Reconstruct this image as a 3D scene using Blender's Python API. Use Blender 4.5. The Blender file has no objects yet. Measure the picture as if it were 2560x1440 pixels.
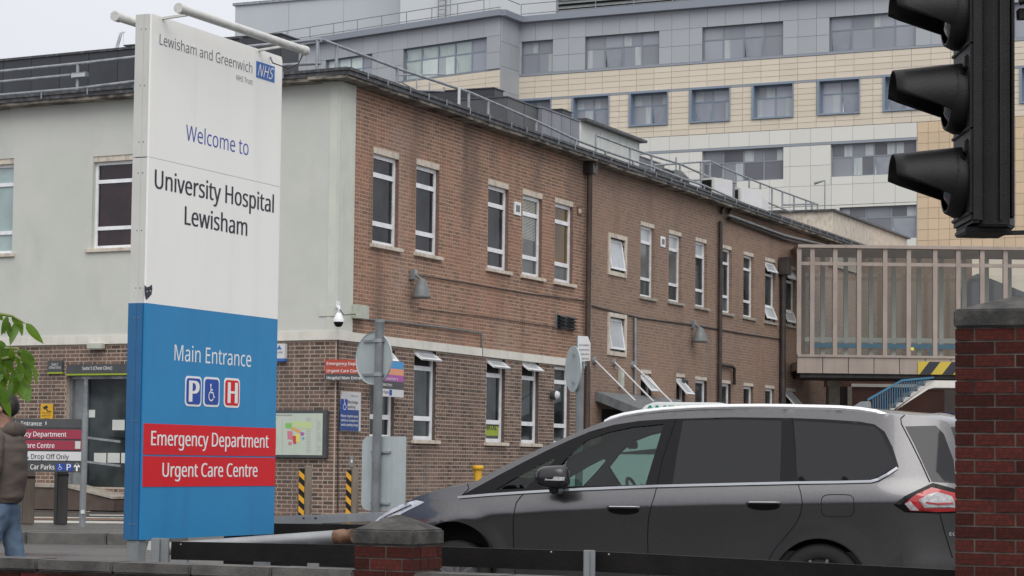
import bpy, bmesh, math, random
from math import radians, sin, cos, tan, pi, sqrt, atan2
from mathutils import Vector, Matrix, geometry
random.seed(7)
SC = bpy.context.scene
COL = SC.collection
# ------------------------------------------------------------------ camera
F = 5700.0; PITCH = radians(3.4); ROLL = 0.012; CAMZ = 1.28
SHY = (440.0 - F * tan(PITCH)) / 2560.0
cd = bpy.data.cameras.new("camera"); cam = bpy.data.objects.new("camera", cd); COL.objects.link(cam)
cam.matrix_world = Matrix.Translation((0, 0, CAMZ)) @ Matrix.Rotation(radians(90) + PITCH, 4, 'X') @ Matrix.Rotation(ROLL, 4, 'Z')
cd.sensor_width = 36; cd.lens = F / 2560.0 * 36; cd.shift_y = SHY
cd.clip_start = 0.1; cd.clip_end = 3000
SC.camera = cam
# ------------------------------------------------------------------ world: overcast sky
SUN_EL, SUN_AZ = 48, 170      # soft sun behind the cloud, behind the camera
w = bpy.data.worlds.new("World"); SC.world = w; w.use_nodes = True
nt = w.node_tree; nt.nodes.clear()
def wn(t): return nt.nodes.new(t)
sky = wn('ShaderNodeTexSky'); sky.sky_type = 'NISHITA'; sky.sun_disc = False
sky.sun_elevation = radians(SUN_EL); sky.sun_rotation = radians(SUN_AZ); sky.dust_density = 4; sky.air_density = 1
hs = wn('ShaderNodeHueSaturation'); hs.inputs['Saturation'].default_value = 0.35
tc = wn('ShaderNodeTexCoord'); sp = wn('ShaderNodeSeparateXYZ')
nt.links.new(tc.outputs['Generated'], sp.inputs[0])
rp = wn('ShaderNodeValToRGB')       # CIE-like overcast: brighter towards the zenith
rp.color_ramp.elements[0].position = 0.0; rp.color_ramp.elements[0].color = (0.615, 0.635, 0.695, 1)
rp.color_ramp.elements[1].position = 1.0; rp.color_ramp.elements[1].color = (1, 1, 1, 1)
e = rp.color_ramp.elements.new(0.22); e.color = (0.70, 0.715, 0.765, 1)
nt.links.new(sp.outputs['Z'], rp.inputs[0])
nz = wn('ShaderNodeTexNoise'); nz.inputs['Scale'].default_value = 2.2; nz.inputs['Detail'].default_value = 5
nt.links.new(tc.outputs['Generated'], nz.inputs['Vector'])
mr = wn('ShaderNodeMapRange'); mr.inputs[1].default_value = .3; mr.inputs[2].default_value = .7
mr.inputs[3].default_value = 12.0; mr.inputs[4].default_value = 13.6
nt.links.new(nz.outputs['Fac'], mr.inputs[0])
vm = wn('ShaderNodeVectorMath'); vm.operation = 'SCALE'
nt.links.new(rp.outputs[0], vm.inputs[0]); nt.links.new(mr.outputs[0], vm.inputs['Scale'])
mx = wn('ShaderNodeMixRGB'); mx.inputs[0].default_value = 0.88
nt.links.new(sky.outputs[0], hs.inputs['Color']); nt.links.new(hs.outputs[0], mx.inputs[1]); nt.links.new(vm.outputs[0], mx.inputs[2])
bg = wn('ShaderNodeBackground'); bg.inputs['Strength'].default_value = 0.1
wo = wn('ShaderNodeOutputWorld')
nt.links.new(mx.outputs[0], bg.inputs[0]); nt.links.new(bg.outputs[0], wo.inputs[0])
sl = bpy.data.lights.new("sun", 'SUN'); sl.energy = 1.5; sl.angle = radians(50); sl.color = (1, .97, .93)
so = bpy.data.objects.new("sun", sl); COL.objects.link(so)
az = radians(SUN_AZ); el = radians(SUN_EL)
sd = Vector((sin(az) * cos(el), cos(az) * cos(el), sin(el)))
so.rotation_euler = sd.to_track_quat('Z', 'Y').to_euler()
SC.view_settings.view_transform = 'Standard'; SC.view_settings.look = 'None'
SC.view_settings.exposure = 0.0; SC.view_settings.gamma = 1; SC.view_settings.use_curve_mapping = False

# ------------------------------------------------------------------ rays and frames
def ray(px, py):
    xc = (px - 1280) / F; yc = (720 - py) / F + SHY * 2560 / F
    cr, sr = cos(ROLL), sin(ROLL); xc, yc = xc * cr - yc * sr, xc * sr + yc * cr
    cp, spn = cos(PITCH), sin(PITCH)
    return Vector((xc, cp - yc * spn, spn + yc * cp))
CAM = Vector((0, 0, CAMZ))
class Frame:
    """right-handed frame: x along, y inwards (away from the viewer), z up"""
    def __init__(s, o, ang=0.0, tilt=0.0, roll=0.0):
        s.M = Matrix.Translation(Vector(o)) @ Matrix.Rotation(ang, 4, 'Z') @ Matrix.Rotation(tilt, 4, 'X') @ Matrix.Rotation(roll, 4, 'Y')
        s.I = s.M.inverted()
    def hit(s, px, py, axis=1, val=0.0):
        o = s.I @ CAM; d = s.I.to_3x3() @ ray(px, py)
        t = (val - o[axis]) / d[axis]
        return o + d * t
    def w(s, p): return s.M @ Vector(p)
def at(px, py, Y):
    d = ray(px, py); return CAM + d * (Y / d.y)
GMAX = .28
def gz(Y): return max(0.0, min(GMAX, (Y - 19) * 0.0235))
def gpt(px, py, z=GMAX): d = ray(px, py); t = (z - CAMZ) / d.z; return CAM + d * t
# ------------------------------------------------------------------ object helpers
def ob(name, data, parent=None, loc=None, kind=None, label=None, cat=None, group=None):
    o = bpy.data.objects.new(name, data); COL.objects.link(o)
    if parent is not None: o.parent = parent
    if loc is not None: o.location = loc
    if kind: o['kind'] = kind
    if label: o['label'] = label
    if cat: o['category'] = cat
    if group: o['group'] = group
    return o
def thing(name, label, cat, fr=None, group=None):
    o = ob(name, None, None, None, None, label, cat, group)
    o.empty_display_size = 0.2
    if fr is not None: o.matrix_world = fr.M
    return o
class MB:
    """mesh builder"""
    def __init__(s, T=None): s.v = []; s.f = []; s.c = None; s.T = T; s.sm = []
    def add(s, vs, fs, smooth=False):
        n = len(s.v)
        for p in vs:
            p = Vector(p)
            s.v.append(s.T(p) if s.T else p)
        for f in fs: s.f.append(tuple(i + n for i in f)); s.sm.append(smooth)
    def box(s, a, b):
        x0, y0, z0 = a; x1, y1, z1 = b
        if x0 > x1: x0, x1 = x1, x0
        if y0 > y1: y0, y1 = y1, y0
        if z0 > z1: z0, z1 = z1, z0
        s.add([(x0, y0, z0), (x1, y0, z0), (x1, y1, z0), (x0, y1, z0), (x0, y0, z1), (x1, y0, z1), (x1, y1, z1), (x0, y1, z1)],
              [(0, 3, 2, 1), (4, 5, 6, 7), (0, 1, 5, 4), (1, 2, 6, 5), (2, 3, 7, 6), (3, 0, 4, 7)])
        return s
    def bar(s, p0, p1, w, h, up=(0, 0, 1)):
        p0 = Vector(p0); p1 = Vector(p1); d = (p1 - p0).normalized(); up = Vector(up)
        if abs(d.dot(up)) > .95: up = Vector((0, 1, 0))
        sx = d.cross(up).normalized() * (w / 2); sz = sx.cross(d).normalized() * (h / 2)
        vs = []
        for p in (p0, p1): vs += [p - sx - sz, p + sx - sz, p + sx + sz, p - sx + sz]
        s.add(vs, [(0, 3, 2, 1), (4, 5, 6, 7), (0, 1, 5, 4), (1, 2, 6, 5), (2, 3, 7, 6), (3, 0, 4, 7)]); return s
    def tube(s, pts, r, n=8, r2=None, caps=True, up=(0, 0, 1)):
        pts = [Vector(p) for p in pts]; m = len(pts); vs = []
        rs = r if isinstance(r, (list, tuple)) else [r + (((r2 if r2 is not None else r) - r) * i / (m - 1)) for i in range(m)]
        for i, p in enumerate(pts):
            d = (pts[min(i + 1, m - 1)] - pts[max(i - 1, 0)]).normalized()
            u = Vector(up)
            if abs(d.dot(u)) > .95: u = Vector((0, 1, 0)) if abs(d.y) < .9 else Vector((1, 0, 0))
            a = d.cross(u).normalized(); b = a.cross(d).normalized()
            for k in range(n):
                t = 2 * pi * k / n
                vs.append(p + a * (cos(t) * rs[i]) + b * (sin(t) * rs[i]))
        fs = []
        for i in range(m - 1):
            for k in range(n):
                k2 = (k + 1) % n
                fs.append((i * n + k, (i + 1) * n + k, (i + 1) * n + k2, i * n + k2))
        s.add(vs, fs, True)
        if caps:
            s.add(vs[:n], [tuple(range(n))]); s.add(vs[-n:], [tuple(range(n - 1, -1, -1))])
        return s
    def prism(s, poly, d0, d1, ax=1):
        """poly of 2D points (in the two axes other than ax) extruded between d0 and d1 along ax"""
        def P(q, d):
            q = list(q); q.insert(ax, d); return tuple(q)
        n = len(poly)
        vs = [P(q, d0) for q in poly] + [P(q, d1) for q in poly]
        fs = [tuple(range(n)), tuple(range(2 * n - 1, n - 1, -1))]
        for i in range(n):
            j = (i + 1) % n; fs.append((i, i + n, j + n, j))
        s.add(vs, fs); return s
    def lathe(s, prof, c=(0, 0, 0), n=16, ax=2, smooth=True):
        vs = []; c = Vector(c)
        for r, h in prof:
            for k in range(n):
                t = 2 * pi * k / n; q = [r * cos(t), r * sin(t)]; q.insert(ax, h); vs.append(c + Vector(q))
        fs = []
        for i in range(len(prof) - 1):
            for k in range(n):
                k2 = (k + 1) % n; fs.append((i * n + k, i * n + k2, (i + 1) * n + k2, (i + 1) * n + k))
        s.add(vs, fs, smooth); return s
    def mesh(s, name, m, bevel=0):
        me = bpy.data.meshes.new(name); me.from_pydata([tuple(p) for p in s.v], [], s.f)
        me.materials.append(m)
        if any(s.sm): me.polygons.foreach_set('use_smooth', s.sm)
        bm = bmesh.new(); bm.from_mesh(me)
        if len(bm.faces) < 60000: bmesh.ops.recalc_face_normals(bm, faces=bm.faces)
        if bevel:
            bmesh.ops.remove_doubles(bm, verts=bm.verts, dist=1e-5)
            bmesh.ops.bevel(bm, geom=[e for e in bm.edges if e.calc_length() > bevel * 2.5], offset=bevel, segments=2, affect='EDGES', clamp_overlap=True)
        bm.to_mesh(me); bm.free()
        me.update(); return me
    def build(s, name, m, parent=None, bevel=0, **k):
        return ob(name, s.mesh(name, m, bevel), parent, **k)
def fbox(name, m, parent, a, b, bevel=0, **k): return MB().box(a, b).build(name, m, parent, bevel, **k)
UNIT = {}
def unit_box(m):
    if m.name not in UNIT: UNIT[m.name] = MB().box((0, 0, 0), (1, 1, 1)).mesh('piece_' + m.name, m)
    return UNIT[m.name]
def piece(name, m, parent, a, b, **k):
    """a box sharing one mesh, placed and scaled"""
    o = ob(name, unit_box(m), parent, **k)
    o.location = a; o.scale = (b[0] - a[0], b[1] - a[1], b[2] - a[2]); return o
# ------------------------------------------------------------------ lettering
FONT = {' ':(255,[]),'&':(718,[[298,711,347,706,389,693,422,671,447,641,462,604,468,560,458,503,428,455,383,414,327,376,517,194,558,264,585,350,673,350,633,233,606,183,573,139,716,0,599,0,514,82,448,34,370,2,273,-10,209,-4,155,12,112,40,79,77,59,125,52,182,56,229,70,269,92,303,123,333,203,388,163,437,130,493,118,558,123,602,139,640,166,670,201,693,246,706],[255,334,195,293,156,246,146,218,142,185,151,137,178,99,221,75,275,67,334,72,383,87,459,136],[295,640,258,635,228,619,208,593,202,559,207,525,221,494,275,427,324,460,357,491,376,523,382,560,376,592,359,618,331,635]]),'(':(294,[[39,269,43,348,54,425,74,500,102,572,138,638,183,700,265,700,205,603,161,497,135,385,126,270,130,194,142,120,162,46,188,-24,222,-91,264,-155,183,-155,138,-94,102,-29,74,41,54,115,43,191]]),')':(294,[[255,269,251,191,240,115,220,41,193,-29,156,-94,111,-155,30,-155,72,-91,106,-24,133,46,152,120,164,194,168,270,164,347,152,423,133,497,106,569,72,637,29,700,111,700,156,638,193,572,220,500,240,425,251,348]]),'1':(561,[[348,0,264,0,264,489,264,537,266,574,268,610,239,583,207,556,132,495,87,553,276,700,348,700]]),'2':(561,[[510,0,47,0,47,72,230,257,320,351,375,432,388,473,393,519,385,569,359,606,319,629,270,636,222,632,180,619,101,570,55,627,115,670,187,699,270,710,331,704,382,687,424,660,455,623,475,577,481,524,476,470,459,421,432,373,396,326,302,226,156,82,156,78,510,78]]),'5':(561,[[270,429,337,423,394,405,441,375,476,335,498,284,505,224,497,156,474,99,435,52,384,18,319,-3,243,-10,142,0,62,28,62,110,148,76,244,64,293,68,335,80,369,100,395,130,411,168,417,215,406,275,375,320,320,348,241,357,178,352,122,342,78,370,105,700,456,700,456,622,178,622,162,419,207,425]]),'A':(626,[[534,0,450,217,173,217,89,0,0,0,274,703,353,703,625,0],[345,507,335,535,322,578,312,612,301,572,291,535,281,507,202,295,424,295]]),'B':(637,[[295,700,410,690,494,661,544,608,561,526,557,488,546,453,527,424,500,400,467,383,427,372,427,367,507,341,539,319,564,288,579,249,584,199,577,140,555,91,519,51,471,23,411,6,341,0,95,0,95,700],[313,402,389,409,436,431,461,467,470,517,459,566,429,600,376,618,299,625,183,625,183,402],[183,328,183,75,325,75,403,84,454,111,481,153,490,206,486,241,474,271,452,295,420,313,376,325,318,328]]),'C':(620,[[395,632,342,628,294,613,252,590,218,557,190,517,170,468,157,412,153,350,160,269,180,200,213,144,260,102,320,76,394,68,481,75,562,95,562,19,481,-3,381,-10,283,1,203,34,140,88,96,160,69,248,60,351,65,427,82,496,109,557,147,610,194,652,252,684,319,703,396,710,500,699,589,669,554,594,482,621]]),'D':(716,[[656,357,645,249,612,160,559,90,487,40,397,10,290,0,95,0,95,700,311,700,410,690,494,661,563,612,614,546,645,460],[563,354,555,439,532,507,494,559,442,596,376,617,298,625,183,625,183,75,278,75,403,93,492,146,545,233]]),'E':(545,[[486,0,95,0,95,700,486,700,486,623,183,623,183,404,469,404,469,327,183,327,183,77,486,77]]),'G':(714,[[399,370,641,370,641,26,526,-1,395,-10,295,1,212,34,146,87,99,158,69,247,60,350,71,452,103,540,156,612,227,665,316,699,423,710,534,699,631,669,598,592,514,621,418,632,340,624,275,598,222,556,183,500,160,431,152,350,159,271,179,202,214,145,264,102,331,76,416,67,494,72,553,83,553,291,399,291]]),'H':(726,[[630,0,542,0,542,326,183,326,183,0,95,0,95,700,183,700,183,404,542,404,542,700,630,700]]),'I':(332,[[292,0,39,0,39,51,122,70,122,629,39,649,39,700,292,700,292,649,210,629,210,70,292,51]]),'K':(607,[[607,0,503,0,255,334,183,272,183,0,95,0,95,700,183,700,183,355,243,422,304,488,493,700,596,700,319,395]]),'L':(514,[[95,0,95,700,183,700,183,78,489,78,489,0]]),'M':(889,[[404,0,174,614,170,614,173,564,175,498,176,425,176,0,95,0,95,700,225,700,441,126,445,126,665,700,794,700,794,0,707,0,707,430,708,499,711,562,714,613,710,613,476,0]]),'N':(745,[[650,0,547,0,173,581,169,581,172,528,175,462,176,391,176,0,95,0,95,700,197,700,571,121,575,121,572,168,569,236,568,305,568,700,650,700]]),'O':(766,[[706,351,701,273,685,203,660,142,624,89,578,47,523,16,458,-3,383,-10,306,-3,240,16,185,48,139,90,104,142,79,204,65,274,60,352,69,453,95,540,140,612,202,666,284,700,384,711,481,700,561,666,624,613,669,541,697,453],[153,351,159,269,177,199,209,143,253,101,312,75,383,67,456,75,513,101,557,143,588,199,607,269,613,351,599,469,558,558,487,615,384,633,312,625,253,600,209,558,177,502,159,433]]),'P':(593,[[280,700,399,687,480,646,527,581,543,494,529,411,510,374,482,340,445,312,396,291,336,277,264,273,183,273,183,0,95,0,95,700],[273,625,183,625,183,348,254,348,315,352,365,362,403,381,430,408,447,444,452,490,441,549,409,591,353,616]]),'R':(610,[[288,700,368,694,432,678,481,650,516,612,536,562,543,501,538,450,523,408,499,374,470,349,403,314,595,0,492,0,323,289,183,289,183,0,95,0,95,700],[283,624,183,624,183,364,288,364,362,372,413,398,442,439,452,497,447,538,434,571,411,594,378,611,336,620]]),'S':(538,[[492,187,485,129,462,81,425,42,375,14,314,-4,242,-10,167,-6,102,5,50,24,50,108,138,79,246,67,294,70,333,80,364,97,386,120,400,147,404,179,400,211,389,237,369,260,339,281,239,324,160,359,104,403,70,459,59,531,66,583,87,627,121,662,166,688,220,704,282,710,388,699,475,671,448,595,369,622,280,632,240,629,207,620,181,604,163,584,152,559,148,530,152,498,163,472,182,449,211,429,301,389,405,341,443,312,470,278,487,237]]),'T':(545,[[317,0,228,0,228,623,10,623,10,700,534,700,534,623,317,623]]),'U':(717,[[627,247,620,178,598,116,561,64,508,24,440,-1,355,-10,240,8,156,61,105,144,88,249,88,700,176,700,176,246,188,170,222,114,279,78,360,67,418,72,463,90,498,117,522,153,536,197,540,247,540,700,627,700]]),'V':(588,[[588,700,338,0,250,0,0,700,92,700,250,251,269,196,283,146,294,98,305,146,320,197,338,253,495,700]]),'W':(912,[[899,700,713,0,624,0,487,459,475,501,465,542,456,576,452,597,449,576,441,542,431,500,419,456,286,0,197,0,12,700,104,700,213,273,224,228,233,185,240,144,246,106,252,146,261,189,272,233,283,277,407,700,498,700,626,275,639,229,650,184,658,143,665,106,673,157,684,214,699,274,807,700]]),'a':(550,[[282,534,366,524,425,492,459,437,471,358,471,0,408,0,391,75,387,75,341,27,286,-1,211,-10,166,-6,126,7,92,28,67,58,50,98,45,146,61,216,107,267,185,300,297,314,386,317,386,348,379,404,358,439,324,458,277,465,199,452,129,425,103,489,184,521],[308,254,225,244,172,223,144,189,134,145,141,107,161,80,192,65,230,60,291,69,341,97,374,143,385,210,385,257]]),'b':(603,[[170,564,168,501,165,456,170,456,196,487,231,512,276,529,332,534,421,517,490,466,534,381,549,263,542,180,522,112,490,59,446,21,393,-2,332,-10,276,-4,231,13,196,37,170,67,163,67,145,0,83,0,83,745,170,745],[318,463,268,457,229,442,202,415,183,377,173,327,170,266,170,262,178,176,201,113,247,75,320,62,381,75,425,114,451,177,460,264,451,350,425,413,381,450]]),'c':(471,[[294,-10,228,-3,170,19,122,55,85,107,62,175,54,260,62,348,86,418,124,470,174,507,233,528,300,535,377,527,438,507,412,435,357,452,298,460,250,454,211,437,181,409,160,371,147,321,143,261,147,203,160,154,181,115,210,87,247,70,293,65,369,74,429,95,429,19,371,-2]]),'d':(603,[[270,-10,181,7,113,58,69,143,54,262,69,381,113,466,182,518,271,535,342,525,395,497,433,458,439,458,436,496,433,535,433,745,520,745,520,0,450,0,437,71,433,71,395,30,342,1],[283,62,354,73,400,107,426,165,434,245,434,261,426,347,402,411,356,451,282,464,221,450,178,408,152,344,143,260,152,176,178,114,222,75]]),'e':(553,[[286,535,349,528,402,506,445,470,477,423,496,365,503,298,503,246,143,246,156,168,189,110,241,75,311,64,400,73,479,100,479,25,400,-1,307,-10,237,-2,175,21,124,58,86,111,62,178,54,259,61,339,83,407,118,462,164,502,221,527],[285,465,230,455,188,425,159,378,145,315,413,315,409,357,399,393,382,423,357,446,325,460]]),'f':(337,[[325,459,193,459,193,0,107,0,107,459,15,459,15,499,107,528,107,559,112,620,127,669,152,705,185,730,227,745,277,750,335,745,379,732,357,665,321,675,278,679,241,672,214,650,198,613,193,560,193,525,325,525]]),'g':(603,[[270,535,319,530,363,516,402,491,434,456,439,456,451,525,520,525,520,-9,513,-77,494,-134,462,-178,417,-210,358,-229,284,-235,180,-227,95,-202,95,-123,182,-153,289,-164,350,-154,396,-124,425,-77,434,-16,434,5,435,39,437,70,433,70,403,35,365,10,321,-5,271,-10,180,8,111,62,68,148,54,262,68,374,111,461,180,517],[281,463,241,457,206,439,179,410,159,371,147,321,143,261,152,175,179,112,223,74,283,61,352,71,378,84,399,103,426,160,435,241,435,262,431,326,419,377,398,416,369,442,330,458]]),'h':(606,[[170,526,168,488,165,453,171,453,213,498,270,525,334,534,393,529,441,514,478,489,505,452,521,403,526,342,526,0,441,0,441,336,434,392,413,431,376,455,324,463,271,457,231,441,203,413,184,376,173,329,170,272,170,0,83,0,83,745,170,745]]),'i':(253,[[170,525,170,0,83,0,83,525],[127,723,162,709,174,692,177,668,174,644,162,626,127,613,108,616,91,626,80,644,76,668,80,692,91,709,108,719]]),'k':(524,[[169,356,167,315,165,271,169,271,186,293,210,323,231,348,399,525,500,525,287,301,515,0,411,0,228,245,169,193,169,0,83,0,83,745,169,745]]),'l':(253,[[170,0,83,0,83,745,170,745]]),'m':(917,[[660,535,738,524,793,490,826,430,837,342,837,0,752,0,752,338,745,392,726,431,693,455,645,463,580,452,536,419,511,364,503,290,503,0,418,0,418,338,406,407,391,432,371,449,344,459,310,463,262,457,226,441,200,414,183,376,173,329,170,273,170,0,83,0,83,525,153,525,166,454,171,454,211,500,265,526,325,535,381,530,427,514,462,486,486,447,491,447,522,486,563,514,610,530]]),'n':(606,[[336,535,419,524,478,490,514,430,526,342,526,0,441,0,441,336,434,392,413,431,376,455,324,463,250,450,203,414,178,354,170,273,170,0,83,0,83,525,153,525,166,454,171,454,214,500,272,526]]),'o':(593,[[540,264,536,202,523,148,502,101,474,62,439,31,397,8,348,-5,295,-10,245,-5,199,8,158,31,123,62,94,101,72,148,58,202,54,264,61,344,83,411,119,464,168,503,228,527,298,535,365,527,424,503,473,464,509,411,532,344],[143,264,147,206,159,156,180,116,210,86,249,68,297,62,345,68,384,86,414,116,435,156,447,206,451,264,447,322,434,371,413,410,384,439,345,457,296,463,227,450,179,410,152,347]]),'p':(603,[[333,535,421,518,490,468,534,383,549,264,542,181,522,113,490,60,447,21,394,-2,332,-10,261,1,207,29,170,67,164,67,168,25,170,-20,170,-235,83,-235,83,525,154,525,166,454,170,454,207,495,260,525],[318,463,270,458,232,443,204,418,185,382,174,337,170,280,170,264,173,204,183,154,202,114,230,85,269,68,320,62,363,68,399,88,425,119,445,160,456,209,460,265,451,346,425,409,381,449]]),'r':(405,[[328,535,360,534,390,529,379,450,351,455,323,457,265,444,216,408,182,353,170,280,170,0,83,0,83,525,154,525,164,429,168,429,208,483,262,521,294,532]]),'s':(470,[[425,145,419,98,400,60,369,30,327,8,276,-5,216,-10,121,-1,51,24,51,102,127,73,218,60,274,65,313,81,335,106,342,137,331,173,293,204,213,239,125,278,93,300,70,325,55,357,50,396,64,455,104,499,167,526,247,535,337,526,415,500,385,431,316,455,241,465,194,460,160,448,139,427,132,401,145,364,188,335,268,301,353,263,384,241,407,215,421,184]]),'t':(354,[[259,61,299,64,332,72,332,6,293,-5,244,-10,205,-6,168,4,137,24,112,54,96,96,90,153,90,459,16,459,16,500,91,534,125,646,176,646,176,525,328,525,328,459,176,459,176,155,182,113,200,84,226,67]]),'u':(606,[[523,525,523,0,452,0,439,70,435,70,392,25,334,-1,269,-10,211,-5,163,10,126,36,99,73,83,121,77,181,77,525,165,525,165,187,172,132,193,93,229,70,281,62,334,67,374,84,403,111,422,149,433,196,436,252,436,525]]),'v':(498,[[199,0,0,525,92,525,204,216,221,168,236,117,246,76,250,76,261,118,278,169,294,216,406,525,498,525,298,0]]),'w':(771,[[423,297,411,338,400,376,392,410,386,436,382,436,377,410,369,375,359,337,347,296,253,1,155,1,11,526,100,526,173,246,187,189,200,134,207,89,211,89,218,119,226,156,236,195,246,230,339,526,433,526,524,230,538,182,551,133,559,90,563,90,570,132,583,187,598,246,672,526,760,526,614,1,513,1]]),'y':(500,[[1,525,93,525,207,226,225,175,240,128,251,83,255,83,274,148,300,227,407,525,500,525,274,-73,230,-158,202,-191,169,-215,130,-230,82,-235,41,-233,11,-227,11,-159,37,-163,69,-165,121,-153,159,-121,185,-72,213,-2]])}
_tc = {}
def glyphs(txt, bold=0.0):
    if (txt, bold) in _tc: return _tc[(txt, bold)]
    c = bpy.data.curves.new('t', 'CURVE'); c.dimensions = '2D'; c.fill_mode = 'BOTH'; pen = 0
    for ch in txt:
        adv, sp_ = FONT[ch]
        for p in sp_:
            q = [(p[2 * i], p[2 * i + 1]) for i in range(len(p) // 2)]
            q = [a for i, a in enumerate(q) if abs(a[0] - q[i - 1][0]) + abs(a[1] - q[i - 1][1]) > 1]
            s = c.splines.new('POLY'); n = len(q); s.points.add(n - 1); s.use_cyclic_u = True
            for i in range(n): s.points[i].co = ((q[i][0] + pen) / 1000, q[i][1] / 1000, 0, 1)
        pen += adv
    o = bpy.data.objects.new('t', c); me = bpy.data.meshes.new_from_object(o)
    vs = [v.co.copy() for v in me.vertices]; fs = [tuple(p.vertices) for p in me.polygons]
    bpy.data.objects.remove(o); bpy.data.curves.remove(c); bpy.data.meshes.remove(me)
    x0 = min(v.x for v in vs); x1 = max(v.x for v in vs)
    _tc[(txt, bold)] = (vs, fs, x0, x1); return _tc[(txt, bold)]
CAPH = 0.70
def letters(parent, txt, P0, P1, cap, m, out, bold=0.0, name='lettering', up=(0, 0, 1), mirror=False):
    """write txt on the line P0-P1 (parent space); cap = capital height; out = offset vector"""
    vs, fs, x0, x1 = glyphs(txt, bold); P0 = Vector(P0); P1 = Vector(P1); X = (P1 - P0) / (x1 - x0)
    U = Vector(up) * (cap / CAPH); o = Vector(out)
    me = bpy.data.meshes.new(name); V_ = []; F_ = []; nn = X.cross(U).normalized() * .0004
    for k, dx in enumerate((0,) if bold <= 0 else (-bold * .8, 0, bold * .8)):
        n0 = len(V_); V_ += [tuple(P0 + X * (v.x - x0 + dx) + U * v.y + o + nn * k) for v in vs]; F_ += [tuple(i + n0 for i in f) for f in fs]
    me.from_pydata(V_, [], F_); me.materials.append(m)
    return ob(name, me, parent)
# ------------------------------------------------------------------ materials
def mat(name, col, rough=.6, col2=None, scale=3, detail=6, bump=0, bscale=60, metal=0, spec=.5, coat=0, stretch=None, rvar=0, objrand=0, coords='Object', fac=(.35, .65), seed=0, trans=0, emit=None, ior=None):
    m = bpy.data.materials.new(name); m.use_nodes = True; t = m.node_tree; N = t.nodes; L = t.links
    b = N['Principled BSDF']
    b.inputs['Base Color'].default_value = (*col, 1); b.inputs['Roughness'].default_value = rough
    b.inputs['Metallic'].default_value = metal; b.inputs['Specular IOR Level'].default_value = spec
    b.inputs['Coat Weight'].default_value = coat; b.inputs['Coat Roughness'].default_value = .04
    if ior: b.inputs['IOR'].default_value = ior
    if trans: b.inputs['Transmission Weight'].default_value = trans
    if emit: b.inputs['Emission Color'].default_value = (*emit[0], 1); b.inputs['Emission Strength'].default_value = emit[1]
    tc = N.new('ShaderNodeTexCoord'); mp = N.new('ShaderNodeMapping'); L.new(tc.outputs[coords], mp.inputs[0])
    mp.inputs['Location'].default_value = (seed * 3.1, seed * 1.7, seed)
    if stretch: mp.inputs['Scale'].default_value = stretch
    out = None
    if col2 is not None or rvar:
        nz = N.new('ShaderNodeTexNoise'); nz.inputs['Scale'].default_value = scale; nz.inputs['Detail'].default_value = detail
        nz.inputs['Roughness'].default_value = .6
        L.new(mp.outputs[0], nz.inputs['Vector'])
        mr = N.new('ShaderNodeMapRange'); mr.inputs[1].default_value = fac[0]; mr.inputs[2].default_value = fac[1]
        L.new(nz.outputs['Fac'], mr.inputs[0])
        if col2 is not None:
            mx = N.new('ShaderNodeMixRGB'); mx.inputs[1].default_value = (*col, 1); mx.inputs[2].default_value = (*col2, 1)
            L.new(mr.outputs[0], mx.inputs[0]); out = mx.outputs[0]
        if rvar:
            m2 = N.new('ShaderNodeMapRange'); m2.inputs[3].default_value = max(.02, rough - rvar); m2.inputs[4].default_value = min(1, rough + rvar)
            L.new(mr.outputs[0], m2.inputs[0]); L.new(m2.outputs[0], b.inputs['Roughness'])
    if objrand:
        oi = N.new('ShaderNodeObjectInfo'); h = N.new('ShaderNodeHueSaturation')
        m3 = N.new('ShaderNodeMapRange'); m3.inputs[3].default_value = 1 - objrand; m3.inputs[4].default_value = 1 + objrand
        L.new(oi.outputs['Random'], m3.inputs[0]); L.new(m3.outputs[0], h.inputs['Value'])
        if out: L.new(out, h.inputs['Color'])
        else: h.inputs['Color'].default_value = (*col, 1)
        out = h.outputs[0]
    if out: L.new(out, b.inputs['Base Color'])
    if bump:
        n2 = N.new('ShaderNodeTexNoise'); n2.inputs['Scale'].default_value = bscale; n2.inputs['Detail'].default_value = 4
        L.new(mp.outputs[0], n2.inputs['Vector'])
        bp = N.new('ShaderNodeBump'); bp.inputs['Strength'].default_value = bump; bp.inputs['Distance'].default_value = .01
        L.new(n2.outputs['Fac'], bp.inputs['Height']); L.new(bp.outputs[0], b.inputs['Normal'])
    m['out'] = 1
    return m
def streaks(m, dark, amt=.5, scale=4, zs=.12, lo=.5, hi=.75):
    """vertical dirt runs mixed over whatever feeds the base colour"""
    t = m.node_tree; N = t.nodes; L = t.links; b = N['Principled BSDF']
    tc = N.new('ShaderNodeTexCoord'); mp = N.new('ShaderNodeMapping'); mp.inputs['Scale'].default_value = (1, 1, zs)
    L.new(tc.outputs['Object'], mp.inputs[0]); nz = N.new('ShaderNodeTexNoise'); nz.inputs['Scale'].default_value = scale; nz.inputs['Detail'].default_value = 5
    L.new(mp.outputs[0], nz.inputs['Vector']); mr = N.new('ShaderNodeMapRange'); mr.inputs[1].default_value = lo; mr.inputs[2].default_value = hi; mr.inputs[4].default_value = amt
    L.new(nz.outputs['Fac'], mr.inputs[0]); mx = N.new('ShaderNodeMixRGB'); mx.inputs[2].default_value = (*dark, 1)
    src = b.inputs['Base Color'].links[0].from_socket if b.inputs['Base Color'].links else None
    if src: L.new(src, mx.inputs[1])
    else: mx.inputs[1].default_value = b.inputs['Base Color'].default_value
    L.new(mr.outputs[0], mx.inputs[0]); L.new(mx.outputs[0], b.inputs['Base Color']); return m
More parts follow.
